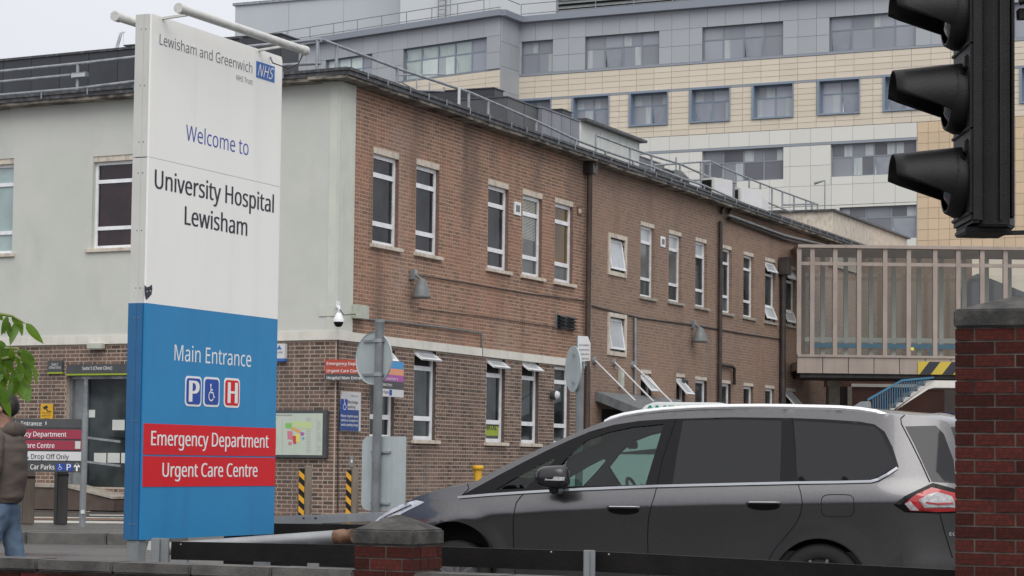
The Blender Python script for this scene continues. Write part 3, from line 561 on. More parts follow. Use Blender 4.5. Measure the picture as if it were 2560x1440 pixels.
# second block: finer brick read as a material (bricks there are under ten pixels)
def brick_tex(name, c1, c2, mo, sc=1.0):
    m = bpy.data.materials.new(name); m.use_nodes = True; N = m.node_tree.nodes; L = m.node_tree.links; b = N['Principled BSDF']; b.inputs['Roughness'].default_value = .85
    tc = N.new('ShaderNodeTexCoord'); sp = N.new('ShaderNodeSeparateXYZ'); cb = N.new('ShaderNodeCombineXYZ'); L.new(tc.outputs['Object'], sp.inputs[0])
    ad = N.new('ShaderNodeMath'); L.new(sp.outputs['X'], ad.inputs[0]); L.new(sp.outputs['Y'], ad.inputs[1])
    L.new(ad.outputs[0], cb.inputs[0]); L.new(sp.outputs['Z'], cb.inputs[1])
    br = N.new('ShaderNodeTexBrick'); br.inputs['Scale'].default_value = 1; br.inputs['Brick Width'].default_value = .17; br.inputs['Row Height'].default_value = .075
    br.inputs['Mortar Size'].default_value = .007; br.inputs['Color1'].default_value = (*c1, 1); br.inputs['Color2'].default_value = (*c2, 1); br.inputs['Mortar'].default_value = (*mo, 1)
    L.new(cb.outputs[0], br.inputs['Vector']); cur = br.outputs['Color']
    for s, lo, hi, amt, col, zs in ((.5, .45, .7, .5, (c1[0] * 1.25, c1[1] * 1.2, c1[2] * 1.15), 1), (.9, .52, .78, .6, (.12, .09, .075), .3), (9, .45, .75, .3, (.15, .105, .085), 1)):
        mp = N.new('ShaderNodeMapping'); mp.inputs['Scale'].default_value = (1, 1, zs); L.new(tc.outputs['Object'], mp.inputs[0])
        n = N.new('ShaderNodeTexNoise'); n.inputs['Scale'].default_value = s; n.inputs['Detail'].default_value = 8; L.new(mp.outputs[0], n.inputs['Vector'])
        r = N.new('ShaderNodeMapRange'); r.inputs[1].default_value = lo; r.inputs[2].default_value = hi; r.inputs[4].default_value = amt; L.new(n.outputs['Fac'], r.inputs[0])
        mx = N.new('ShaderNodeMixRGB'); L.new(r.outputs[0], mx.inputs[0]); L.new(cur, mx.inputs[1]); mx.inputs[2].default_value = (*col, 1); cur = mx.outputs[0]
    L.new(cur, b.inputs['Base Color'])
    bp = N.new('ShaderNodeBump'); bp.inputs['Strength'].default_value = .5; bp.inputs['Distance'].default_value = .008; bp.invert = True
    L.new(br.outputs['Fac'], bp.inputs['Height']); L.new(bp.outputs[0], b.inputs['Normal']); return m
M['brick_far'] = brick_tex('brick_far', (.275, .18, .13), (.195, .128, .096), (.36, .27, .205))
mb = MB(TR); wall_holes(mb, S2 + .3, SEND, ZG, ZT, holesR, thick=.012); mb.build('far_block_wall', M['brick_far'], bld)
# bricks
rU = brick_rects(QW + .02, S2 + .28, ZB1 + .01, ZT, holesR, seed=2)
rD = brick_rects(.02, S2 + .28, ZG, ZB0 - .01, holesR, seed=3)
rL = brick_rects(.02, LEND, ZG, ZB0 - .01, holesL, seed=4)
cand = [('L', r, (r[0] - 0.0) if .9 < r[2] else 9) for r in rL if r[2] > .55]
cand.sort(key=lambda c: c[2]); pick = cand[:300]; ps = {id(c[1]) for c in pick}
for _, r, _ in pick: brick_piece(bld, r, TL, M['brick_dn'], 'dn')
ob('brickwork', bricks_stuff([r for r in rL if id(r) not in ps], TL, M['brick_dn'], 'dn'), bld, kind='stuff')
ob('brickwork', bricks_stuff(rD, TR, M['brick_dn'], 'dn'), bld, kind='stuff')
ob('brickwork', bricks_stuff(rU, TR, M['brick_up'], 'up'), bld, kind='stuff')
for a0, a1, z0, z1, k in winR: window(TR, a0, a1, z0, z1, **k)
for a0, a1, z0, z1, k in winL: window(TL, a0, a1, z0, z1, **k)
# lime poster inside the second ground floor window
a0, z1 = RZ(1218, 1063); a1, z0 = RZ(1256, 1090)
po = fbox('poster', M['lime'], None, (0, 0, 0), (a1 - a0, .004, z1 - z0)); po['label'] = 'lime green paper notice inside the ground floor window'; po['category'] = 'poster'
po.matrix_world = BF.M @ Matrix.Translation((a0, .098, z0))
letters(po, 'NATAL', (.12, -.003, .12), (a1 - a0 - .08, -.003, .12), .11, M['text_black'], (0, 0, 0), .02)
# roof slab, gutter, felt
OV = .36
mb = MB(TR)
a = -OV; i = 0
while a < SEND:
    b = min(a + random.uniform(1.15, 1.3), SEND); mb.box((a, -.5, ZT - .035 + random.uniform(-.012, .012)), (b - .02, OV - .03, ZT + .03)); a = b
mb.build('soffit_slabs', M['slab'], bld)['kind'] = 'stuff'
mb = MB(TL); a = OV * 0 + .4
while a < LEND:
    b = a + random.uniform(1.15, 1.3); mb.box((a, -.5, ZT - .036 + random.uniform(-.012, .012)), (b - .02, OV - .03, ZT + .03)); a = b
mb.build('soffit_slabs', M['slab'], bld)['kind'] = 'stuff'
ZR = ZT + .16
MB(TR).box((-OV, OV - .05, ZT + .03), (SEND, OV, ZR)).box((-OV, OV - .001, ZR - .05), (SEND, OV + .035, ZR + .004)).build('gutter', M['roof_edge'], bld)
MB(TL).box((-OV, OV - .05, ZT + .031), (LEND, OV - .002, ZR)).box((-OV - .03, OV - .003, ZR - .05), (LEND, OV + .03, ZR + .003)).build('gutter', M['roof_edge'], bld)
_c = TL((LEND, OV - .02, 0)); MB().prism([(-OV + .02, -OV + .02), (SEND, -OV + .02), (SEND, LEND), (_c.x, _c.y)], ZT + .032, ZR - .03, 2).build('roof', M['roof_felt'], bld)
mb = MB(TR); a = .3
while a < SEND:   # gutter brackets
    mb.box((a, OV + .036, ZR - .11), (a + .025, OV + .05, ZR + .01)); a += random.choice([.8, .95, 1.1])
a = 1.0
mb.T = TL
while a < LEND: mb.box((a, OV + .033, ZR - .11), (a + .025, OV + .047, ZR + .01)); a += 1.15
mb.build('gutter_brackets', M['galv'], bld)['kind'] = 'stuff'
# drain pipes
def rp(px, py, d=.1): h = BF.hit(px, py, 1, -d); return h
def pipe(name, m, pts, r, d=.1, parent=bld): return MB().tube([rp(x, y, d) for x, y in pts], r, 10).build(name, m, parent)
h0 = rp(1470, 700, .1)
MB().tube([(h0.x, -.3, ZT), (h0.x, -.12, ZT - .25), (h0.x, -.1, .5)], .065, 10).build('drainpipe', M['pipe_brown'], bld)
MB().box((h0.x - .14, -.26, ZT - .3), (h0.x + .14, -.02, ZT - .04)).build('pipe_hopper', M['pipe_black'], bld)
h1 = rp(1801, 700, .1)
MB().tube([(h1.x, -.1, ZT - .45), (h1.x, -.1, .5)], .06, 10).build('drainpipe', M['pipe_black'], bld)
pipe('drainpipe', M['pipe_black'], [(1803, 532), (1808, 518), (1820, 513), (1823, 500)], .05)
pipe('drainpipe', M['pipe_black'], [(1822, 535), (1826, 524), (1840, 520), (1843, 505)], .05)
pipe('drainpipe', M['pipe_black'], [(1803, 912), (1830, 916), (1836, 922), (1836, 962)], .05)
h2 = rp(1958, 700, .12)
MB().tube([(h2.x, -.12, ZT - 1.05), (h2.x, -.12, .5)], .09, 10).build('drainpipe', M['pipe_black'], bld)
MB().box((h2.x - .2, -.3, ZT - 1.45), (h2.x + .2, -.05, ZT - .95)).build('pipe_hopper', M['pipe_black'], bld)
pipe('waste_pipe', M['galv_dull'], [(1822, 538), (1960, 588), (2060, 612)], .035, .2)
pipe('waste_pipe', M['pipe_black'], [(1822, 545), (1960, 597), (2060, 622)], .06, .1)
# cables and conduits on the brick
pipe('cable', M['cable'], [(1032, 686), (1090, 695), (1160, 706), (1250, 722), (1330, 735), (1462, 752)], .013, .03)
pipe('cable', M['cable'], [(1480, 765), (1600, 795), (1730, 812), (1850, 833), (1950, 848)], .02, .03)
pipe('cable', M['cable'], [(1050, 772), (1200, 790), (1388, 818)], .009, .03)
pipe('conduit', M['pole_grey'], [(908, 797), (1000, 806), (1100, 818), (1203, 832), (1204, 836), (1206, 890)], .018, .04)
pipe('conduit', M['galv'], [(1588, 795), (1588, 985)], .035, .06)
pipe('conduit', M['pipe_brown'], [(846, 850), (845, 1280)], .012, .02)
# small wall fittings (vents)
def vent(px0, px1, py0, py1, m1, m2, n=0, d=.03):
    a0, z1 = RZ(px0, py0); a1, _ = RZ(px1, py0); _, z0 = RZ(px0, py1)
    o = MB(TR).box((a0, 0, z0), (a1, d, z1)).build('vent', m1, bld)
    t = .12 * min(a1 - a0, z1 - z0)
    if n == 0: MB(TR).box((a0 + t * 2, d, z0 + t * 2), (a1 - t * 2, d + .004, z1 - t * 2)).build('grille', m2, o)
    else:
        for c in range(2):
            aa = a0 + (a1 - a0) * (.04 + .5 * c); ab = aa + (a1 - a0) * .42
            for k in range(n):
                z = z0 + (z1 - z0) * (k + .15) / n; h = (z1 - z0) / n
                q = MB(TR); q.add([(aa, d, z + h * .8), (ab, d, z + h * .8), (ab, d + .12, z + .05 * h), (aa, d + .12, z + .05 * h), (aa, d, z), (ab, d, z)], [(0, 1, 2, 3), (2, 3, 4, 5)]); q.build('louvre', m2, o)
    return o
vent(1284, 1300, 503, 536, M['upvc'], M['lamp_grey']); vent(1650, 1661, 590, 616, M['upvc'], M['lamp_grey'])
vent(1388, 1434, 785, 820, M['pole_grey'], M['dark_grey'], 4); vent(1705, 1718, 948, 968, M['dark_grey'], M['black_plastic'])
vent(1442, 1452, 516, 536, M['tape'], M['stone']); 
# glazed entrance on the end wall
door = MB(TL)
g = .06; dd = -.22
for aa, ab in ((DA1 - g, DA1), (DA0, DA0 + g)): door.box((aa, dd, DZ0), (ab, dd + .1, DZ1))
door.box((DA0 + g, dd, DZ1 - g), (DA1 - g, dd + .1, DZ1))
am = LZ(198, 1000)[0]; am2 = LZ(207, 1000)[0]
door.box((am2, dd, DZ0), (am, dd + .08, DZ1 - g))
dr = door.build('door_frame', M['galv'], bld)
MB(TL).box((DA0 + g, dd + .02, DZ0), (am2, dd + .03, DZ1 - g)).build('pane', M['glass_green'], dr)
MB(TL).box((am, dd + .02, DZ0), (DA1 - g, dd + .03, DZ1 - g)).build('side_panel', M['galv_dull'], dr)
for (x0, y0, x1, y1, mm) in ((207, 1024, 222, 1043, 'paper'), (266, 1049, 296, 1075, 'paper'), (220, 1132, 250, 1157, 'paper'), (254, 1132, 284, 1157, 'paper'), (288, 1132, 316, 1158, 'paper')):
    a, z1 = LZ(x0, y0); b, z0 = LZ(x1, y1)
    q = MB(TL).box((b, dd + .031, z0), (a, dd + .034, z1)).build('notice', M[mm], None); q.matrix_world = BF.M
    q['label'] = {207: 'small white notice beside the entrance door leaf', 266: 'cream notice stuck at eye height on the entrance glass', 220: 'left of three white notices low on the entrance glass', 254: 'middle of three white notices low on the entrance glass', 288: 'right of three white notices low on the entrance glass'}[x0]
    q['category'] = 'notice'
for y0 in (1091, 1151):
    MB(TL).bar((LZ(217, y0)[0], .35, LZ(217, y0)[1]), (LZ(330, y0 + 14)[0], .35, LZ(330, y0 + 14)[1] ), .04, .04).build('ramp_handrail', M['galv'], bld)
# ramp wall below the entrance
M['ramp_dark'] = mat('ramp_dark', (.07, .05, .042), .8, (.11, .08, .065), 3, 8, .4, 30)
rw = MB(TL); a0 = -.0; aL = LZ(60, 1240)[0]
zt = LZ(200, 1219)[1]
rw.prism([(LZ(330, 1262)[0], .3), (LEND, .3), (LEND, zt), (LZ(215, 1219)[0], zt), (LZ(330, 1246)[0], LZ(330, 1250)[1])], .25, .55)
q = rw.build('ramp_wall', M['ramp_dark'], None); q.matrix_world = BF.M; q['label'] = 'low dark brick ramp wall running under the chest clinic entrance'; q['category'] = 'wall'
MB(TL).prism([(LZ(330, 1246)[0], LZ(330, 1247)[1]), (LZ(215, 1219)[0], zt + .003), (LEND, zt + .003), (LEND, zt + .06), (LZ(215, 1219)[0], zt + .06), (LZ(330, 1246)[0], LZ(330, 1241)[1])], .0, .58).build('ramp_coping', M['stone_dark'], q)
# ================================================================== ROOF TOP ITEMS
def RY(px, py, y): return BF.hit(px, py, 1, y)        # on a plane y metres in from the brick front
def rail(label, lines, posts, y, r=.024, name='roof_railing', m='galv', group='guard rails along the hospital wing roof', fl=None):
    t = thing(name, label, 'railing', BF, group)
    for ln in lines: MB().tube([(fl(x, q) if fl else RY(x, q, y)) for x, q in ln], r, 8).build('rail', M[m], t)
    for (x, q0, q1) in posts:
        a = fl(x, q0) if fl else RY(x, q0, y); b = Vector((a.x, a.y, ZR - .02)) if q1 is None else (fl(x, q1) if fl else RY(x, q1, y))
        MB().tube([a, (a.x, a.y, b.z)], r * 1.05, 8).build('post', M[m], t)
    return t
rail('long low guard rail along the edge above the brick front', [[(803, 98), (842, 113), (993, 171), (1174, 231), (1341, 303), (1440, 350), (1514, 378), (1635, 419), (1703, 445), (1760, 464), (1869, 512), (2050, 578)]],
     [(x, y, None) for x, y in ((842, 113), (993, 171), (1172, 231), (1221, 250), (1341, 303), (1440, 350), (1514, 378), (1583, 402), (1635, 419), (1703, 445), (1760, 464), (1869, 512), (1956, 541), (2010, 563))], .25, .03)
rail('short guard rail stretch behind the edge rail above the first windows', [[(1000, 204), (1042, 226), (1110, 228)], [(990, 188), (1110, 186)]], [(1042, 196, 222), (1074, 206, 226), (1110, 218, 224)], 1.0, .016)
rail('tall two bar guard rail starting by the pale rooftop cabin', [[(1490, 338), (1575, 370), (1629, 389), (1700, 410), (1807, 458), (1869, 483), (1933, 512), (2050, 560)]],
     [(x, y, None) for x, y in ((1490, 338), (1575, 370), (1629, 389), (1700, 410), (1752, 434), (1807, 458), (1869, 483))], 1.1, .03)
rail('guard rail pen with closely spaced posts at the far roof end', [[(1636, 413), (1775, 403), (1808, 419), (1873, 447), (1956, 479), (2044, 511)], [(1700, 452), (1808, 447)], [(1960, 512), (2044, 510)], [(1990, 535), (2046, 549)]],
     [(x, y, None) for x, y in ((1752, 405), (1775, 403), (1808, 419), (1840, 433), (1873, 447), (1901, 459), (1930, 470), (1956, 479), (1985, 490), (2015, 501), (2030, 507), (2044, 511))], 2.0, .03)
LY = lambda x, q, d=.5: B2 @ BFL.hit(x, q, 0, d)
fl = lambda x, q: LY(x, q, .5)
rail('guard rail above the green end wall with a small lamp on its post', [[(-60, 187), (0, 179), (200, 159), (336, 143), (560, 122), (744, 105), (803, 98)], [(-60, 210), (0, 205), (177, 188)], [(-60, 243), (0, 238), (190, 222), (335, 204), (560, 172), (745, 161), (803, 158)]],
     [(x, y, None) for x, y in ((195, 160), (621, 117), (794, 99))], 0, .034, fl=fl)
t = thing('roof_lamp', 'small grey bulkhead lamp clamped to the left rail post', 'lamp', BFL)
a = BFL.hit(177, 182, 0, .42); b = BFL.hit(214, 192, 0, .42)
MB().box((a.x, b.y, b.z), (a.x + .1, a.y, a.z)).build('housing', M['galv'], t, .01); MB().box((a.x - .012, b.y + .02, b.z + .01), (a.x - .001, a.y - .02, a.z - .03)).build('lens', M['glass_frost'], t)
# black plant screen behind the left rail
a = BFL.hit(-60, 160, 0, 1.6); b = BFL.hit(600, 90, 0, 1.6); zt = BFL.hit(0, 154, 0, 1.6).z
t = thing('plant_screen', 'long black rooftop screen behind the left guard rail', 'screen', BFL)
n = 9
for i in range(n):
    y0 = a.y + (b.y - a.y) * i / n; y1 = a.y + (b.y - a.y) * (i + 1) / n
    piece('panel', M['roof_black'], t, (1.6, min(y0, y1) + .006, ZR - .02), (1.66, max(y0, y1) - .006, zt))
MB().box((1.57, b.y, zt + .002), (1.69, a.y, zt + .05)).build('trim', M['roof_edge'], t)
# dark boxes and ducts
M['duct_dark'] = streaks(mat('duct_dark', (.07, .073, .08), .5, (.10, .103, .11), 1.2, 7), (.04, .04, .045), .5, 3, .3); M['duct_lilac'] = streaks(mat('duct_lilac', (.19, .195, .225), .5, (.235, .24, .27), 1.2, 7), (.1, .1, .11), .5, 3, .3)
def roofbox(label, name, m, px0, px1, ytop, y, depth, cat='duct', seams=0, z1=None):
    a = RY(px0, ytop, y); b = RY(px1, ytop, y)
    t = thing(name, label, cat, BF)
    zt = a.z if z1 is None else z1; n = max(1, seams)
    for i in range(n):
        x0 = a.x + (b.x - a.x) * i / n; x1 = a.x + (b.x - a.x) * (i + 1) / n
        MB().box((x0 + (.008 if i else 0), y, ZR - .03), (x1 - .008, y + depth, zt)).build('panel' if n > 1 else 'casing', M[m], t, .012)
    MB().box((a.x - .02, y - .02, zt + .001), (b.x + .02, y + depth + .02, zt + .03)).build('lid', M[m], t)
    return t
roofbox('black plant box rising just right of the big totem sign top', 'plant_box', 'roof_black', 703, 749, 86, 4.5, 4.0, 'plant box')
roofbox('long low black duct casing behind the edge rail', 'duct', 'roof_black', 1235, 1259, 221, 2.2, 9.0, 'duct')
roofbox('dark narrow duct section between the black casing and grey ducts', 'duct', 'duct_dark', 1268, 1352, 243, 1.5, 1.3, seams=2)
roofbox('pale grey folded duct behind the rail left of the cabin', 'duct', 'duct_lilac', 1355, 1450, 270, 1.4, 1.2, seams=4)
roofbox('small dark duct head beside the pale rooftop cabin', 'duct', 'roof_black', 1405, 1430, 274, 3.4, .8)
# white label on a rail post
h = RY(1148, 246, .2); q = fbox('label_plate', M['off_white'], None, (-.05, 0, -.26), (.06, .01, .24)); q.matrix_world = BF.M @ Matrix.Translation(h); q['label'] = 'narrow white upright plate fixed on the roof edge rail'; q['category'] = 'plate'
# pale cabin
t = thing('rooftop_cabin', 'pale flat roofed cabin on the hospital wing roof', 'cabin', BF)
a = RY(1452, 303, 2.6); b = RY(1597, 355, 2.6)
n = 3
for i in range(n):
    x0 = a.x + (b.x - a.x) * i / n; x1 = a.x + (b.x - a.x) * (i + 1) / n
    MB().box((x0, 2.6, ZR - .02), (x1 - .04, 5.4, a.z)).build('panel', M['cabin'], t); MB().box((x1 - .04, 2.58, ZR - .02), (x1, 2.7, a.z)).build('joint_strip', M['off_white'], t)
MB().box((a.x - .05, 2.4, a.z), (b.x + .15, 5.5, a.z + .07)).build('roof', M['roof_edge'], t)
roofbox('grey plant cabinet standing at the far end of the pale cabin', 'plant_cabinet', 'duct_grey', 1600, 1662, 392, 2.8, 1.2, 'cabinet')
# air conditioning units
def ac(label, px, py, y, wd, ht, dp, yaw=0, m='cabin'):
    y = .75; h = RY(px, py, y); ht = max(.4, h.z - ZR - .08); t = thing('air_conditioner', label, 'air conditioner', Frame(BF.w((h.x, h.y, ZR - .02)), ANG + yaw), 'air conditioning units on the roof')
    MB().box((0, 0, .1), (wd, dp, .1 + ht)).build('casing', M[m], t, .02)
    for x in (.08, wd - .14): MB().box((x, 0, 0), (x + .06, dp, .1)).build('foot', M['galv'], t)
    MB().box((.05, -.008, .16), (wd - .05, -.001, .04 + ht)).build('front_panel', M['off_white'], t)
    MB().box((-.012, .08, .16), (0, dp - .05, .04 + ht)).build('fin_panel', M['black_plastic'], t)
    return t
ac('first rooftop air conditioner with dark side from the cabin', 1722, 446, 2.6, .9, .95, .9, 0, 'dark_grey')
ac('light grey rooftop air conditioner inside the guard rail pen', 1785, 443, 2.7, .9, 1.0, .5, -.3)
ac('white rooftop air conditioner tilted by the pen rails', 1850, 468, 2.6, .9, 1.15, .5, -.5)
ac('farthest rooftop air conditioner at the pen end', 1893, 490, 2.6, 1.1, 1.0, .6)
roofbox('low dark cabinet just past the grey plant cabinet', 'plant_cabinet', 'duct_dark', 1664, 1684, 424, .8, .8, 'cabinet')
roofbox('narrow lilac grey cabinet between two rooftop air conditioners', 'plant_cabinet', 'duct_lilac', 1818, 1838, 452, .8, .7, 'cabinet')
roofbox('small dark cabinet after the tilted air conditioner', 'plant_cabinet', 'duct_dark', 1874, 1890, 478, .8, .7, 'cabinet')
t = thing('extract_fan', 'small cowled roof extract fan beside the grey cabinet', 'fan', Frame(BF.w((RY(1690, 440, .8).x, .8, ZR - .02)), ANG))
MB().lathe([(.22, 0), (.22, .4), (.34, .42), (.34, .5), (.16, .68), (0, .72)], n=16).build('cowl', M['dark_grey'], t); MB().tube([(0, 0, .7), (0, 0, 1.05)], .02).build('spike', M['galv_dull'], t)
MB().box((-.4, -.3, 0), (.4, .3, .1)).build('base', M['off_white'], t)
# parapet block at the far roof end
t = thing('end_parapet', 'cream faced parapet box closing the far roof end', 'parapet', BF)
a = RY(2045, 530, .3); b = RY(2163, 580, .3)
zt = a.z
MB().box((a.x, -.1, ZT - .75), (a.x + 9.0, 7.0, ZT + .12)).build('lower_fascia', M['stone_dark'], t)
MB().box((a.x - .1, -.2, ZT + .13), (a.x + 9.1, 7.1, zt)).build('upper_fascia', M['stone'], t); MB().box((a.x - .2, -.3, zt + .002), (a.x + 9.2, 7.2, zt + .06)).build('flashing', M['roof_edge'], t)

# ================================================================== FITTINGS ON THE WING
def on(fr_loc, T=None): return Frame(BF.w(fr_loc), ANG)
def floodlight(label, px, py, s=1.0):
    h = rp(px, py, .0); t = thing('floodlight', label, 'floodlight', Frame(BF.w((h.x, 0, h.z)), ANG), 'wall floodlights on the brick front')
    MB().box((-.06, -.12, .1), (.06, 0, .3)).build('bracket', M['galv'], t, .01)
    MB().lathe([(.05, .12), (.1, .06), (.27 * s, -.22), (.28 * s, -.27), (0, -.27)], (0, -.24, 0), 18, 2).build('hood', M['lamp_grey'], t)
    MB().tube([(0, -.1, .2), (0, -.24, .1)], .03).build('arm', M['lamp_grey'], t)
floodlight('grey cone floodlight under the first upper windows', 1026, 712, .68); floodlight('grey cone floodlight on the far darker brick block', 1728, 830, .75)
# dome camera at the corner
h = BF.hit(853, 800, 0, -.5)
t = thing('security_camera', 'white dome security camera hanging at the building corner', 'camera', Frame(BF.w((-.3, -.2, h.z - .02)), ANG))
MB().lathe([(.02, .17), (.045, .16), (.075, .09), (.098, .05), (.1, 0)], n=20).build('housing', M['cctv_white'], t)
MB().lathe([(.088, -.001), (.082, -.04), (.052, -.085), (0, -.095)], n=20).build('dome', M['black_plastic'], t)
MB().tube([(0, 0, .15), (0, 0, .24), (.04, .03, .28), (.27, .19, .28)], .03, 10).build('arm', M['cctv_white'], t)
MB().box((.2, .16, .18), (.36, .172, .4)).build('wall_plate', M['cctv_white'], t, .005)
# flat back plate on the green wall
a, z1 = LZ(800, 765); b, z0 = LZ(846, 790)
q = fbox('wall_plate', M['quoin'], None, (-.04, b, z0), (-.026, a, z1)); q.matrix_world = BFL.M; q['label'] = 'flat pale plate screwed on the green wall beside the camera'; q['category'] = 'plate'
# cream junction box on the brick corner
a, z1 = RZ(884, 762); b, z0 = RZ(905, 800)
t = thing('junction_box', 'cream metal junction box on brick beside the dome camera', 'junction box', BF)
a -= .12; b -= .13; MB().box((a, -.16, z0), (b + .1, -.032, z1)).build('case', M['box_cream'], t, .01); MB().box((a + .01, -.168, z0 + .01), (b + .09, -.161, z1 - .01)).build('door', M['box_cream'], t)
MB().tube([(a, -.1, z0 + .08), (-.1, -.2, z0 + .02), (-.25, -.19, z0 + .12)], .009).build('cable', M['cable'], t)
# white alarm box
def lplate(name, label, cat, px0, py0, px1, py1, m, d0=.0, d1=.03, bevel=.004):
    a, z1 = LZ(px0, py0); b, z0 = LZ(px1, py1)
    t = thing(name, label, cat, BF); MB(TL).box((b, d0 + .012, z0), (a, d1 + .012, z1)).build('board', M[m], t, bevel); return t, a, b, z0, z1, d1 + .0135
def ltext(t, txt, px0, px1, py, capx, m, d, bold=0.01):
    A, Z = LZ(px0, py); B, _ = LZ(px1, py); c = LZ(px0, py - capx)[1] - Z
    return letters(t, txt, TL((A, d, Z)), TL((B, d, Z)), c, M[m], (0, 0, 0), bold)
t, a, b, z0, z1, d = lplate('alarm_box', 'white alarm box with blue base on brick beside the totem sign', 'alarm box', 694, 860, 719, 897, 'off_white', 0, .09)
MB(TL).box((b, .012, z0 - .05), (a, .1, z0 - .002)).build('base', M['nhs_blue'], t); 
mb = MB(lambda p: B2 @ p); mb.prism([(LZ(700, 872)[0], LZ(700, 874)[1]), (LZ(712, 872)[0], LZ(712, 874)[1]), (LZ(706, 864)[0], LZ(706, 863)[1])], -d - .003, -d, 0); mb.build('emblem', M['nhs_blue'], t)
ltext(t, 'ALARM', 699, 714, 884, 5, 'text_grey', d)
# site map board
t, a, b, z0, z1, d = lplate('site_map', 'framed coloured site map board on brick right of the totem', 'map board', 560, 1026, 822, 1146, 'dark_grey', 0, .07, .01)
A, Z1 = LZ(566, 1031); B, Z0 = LZ(815, 1141)
MB(TL).box((B + .03, .0825, Z0 + .02), (A, .088, Z1 - .02)).build('map_sheet', M['map_paper'], t)
def lpoly(t, name, pts, m, d):
    mb = MB(lambda p: B2 @ p); mb.add([(-d, *LZ(x, y)) for x, y in pts], [tuple(range(len(pts)))]); return mb.build(name, M[m], t)
M['map_g'] = mat('map_g', (.22, .5, .12), .5); M['map_lg'] = mat('map_lg', (.5, .62, .3), .5); M['map_o'] = mat('map_o', (.7, .35, .1), .5); M['map_p'] = mat('map_p', (.6, .2, .25), .5); M['map_y'] = mat('map_y', (.7, .65, .15), .5); M['map_r'] = mat('map_r', (.55, .06, .06), .5); M['map_grey'] = mat('map_grey', (.33, .36, .34), .5)
for i, (pts, m) in enumerate([([(720, 1058), (736, 1058), (736, 1072), (720, 1070)], 'map_g'), ([(738, 1053), (790, 1055), (785, 1072), (740, 1068)], 'map_lg'), ([(737, 1068), (758, 1076), (756, 1083), (735, 1074)], 'map_o'), ([(725, 1078), (738, 1078), (738, 1100), (726, 1098)], 'map_p'),
    ([(744, 1085), (757, 1085), (756, 1106), (744, 1104)], 'map_y'), ([(738, 1090), (747, 1090), (747, 1110), (740, 1110)], 'map_r'), ([(757, 1080), (768, 1082), (766, 1088), (760, 1090)], 'purple'), ([(762, 1094), (768, 1094), (768, 1098), (762, 1098)], 'sky_blue_sign'), ([(728, 1105), (736, 1105), (736, 1112), (728, 1112)], 'map_p')]): lpoly(t, 'map_area', pts, m, .0895 + i * .0004)
ltext(t, 'University Hospital Lewisham', 693, 737, 1040, 4, 'text_grey', .0895)
for k in range(22):
    for x0, x1 in ((694, 700), (772, 785), (800, 810)):
        if random.random() < .8: y = 1046 + k * 4; lpoly(t, 'map_line', [(x0, y), (x1 - random.uniform(0, 4), y), (x1 - 2, y + 1.2), (x0, y + 1.2)], 'map_grey', .0892)
for x in (712, 798): lpoly(t, 'map_line', [(x, 1046), (x + .8, 1046), (x + .8, 1135), (x, 1135)], 'map_grey', .0891)
# clinic signs
t, a, b, z0, z1, d = lplate('clinic_sign', 'long grey clinic sign with yellow edge over the entrance', 'sign', 172, 912, 420, 932, 'dark_grey', 0, .06)
MB(TL).box((b, .012, z0 - .035), (a, .073, z0 - .002)).build('edge_strip', M['lime'], t); ltext(t, 'Suite 5 (Chest Clinic)', 212, 286, 925, 8, 'text_white', d)
t, a, b, z0, z1, d = lplate('clinic_sign', 'small dark square clinic sign left of the entrance', 'sign', 123, 902, 160, 930, 'dark_grey', 0, .04)
MB(TL).box((b, .012, z0 - .035), (a, .053, z0 - .002)).build('edge_strip', M['lime'], t); ltext(t, 'Suite 5', 133, 149, 914, 6, 'text_white', d); ltext(t, '(Chest Clinic)', 127, 156, 922, 6, 'text_white', d)
t, a, b, z0, z1, d = lplate('warning_sign', 'yellow camera warning sign on brick behind the wayfinding board', 'sign', 104, 1010, 134, 1050, 'yellow', 0, .02)
lpoly(t, 'camera_symbol', [(110, 1018), (120, 1013), (123, 1019), (113, 1024)], 'text_black', d + .002); lpoly(t, 'camera_symbol', [(116, 1022), (119, 1021), (124, 1027), (131, 1028), (130, 1030), (122, 1029)], 'text_black', d + .0025)
ltext(t, 'This area is', 108, 130, 1034, 4, 'text_black', d); ltext(t, 'under CCTV', 108, 130, 1041, 4, 'text_black', d); ltext(t, 'control', 112, 126, 1048, 4, 'text_black', d)
t, a, b, z0, z1, d = lplate('emergency_light', 'cream bulkhead emergency light above the entrance sign', 'lamp', 227, 859, 265, 874, 'box_cream', 0, .13, .02)
# blue badge notice on the brick front
def rplate(name, label, cat, px0, py0, px1, py1, m, d0=.0, d1=.03):
    a, z1 = RZ(px0, py0); b, _ = RZ(px1, py0); _, z0 = RZ(px0, py1)
    t = thing(name, label, cat, BF); MB(TR).box((a, d0 + .012, z0), (b, d1 + .012, z1)).build('board', M[m], t, .004); return t, a, b, z0, z1, d1 + .014
def rt(t, txt, px0, px1, py, capx, m, d, bold=.01):
    A, Z = RZ(px0, py, d); B, _ = RZ(px1, py, d); c = RZ(px0, py - capx, d)[1] - Z
    return letters(t, txt, (A, -d, Z), (B, -d, Z), c, M[m], (0, 0, 0), bold)
def rq(t, name, px0, py0, px1, py1, m, d):
    a, z1 = RZ(px0, py0, d); b, _ = RZ(px1, py0, d); _, z0 = RZ(px0, py1, d); return MB(TR).box((a, d - .004, z0), (b, d, z1)).build(name, M[m], t)
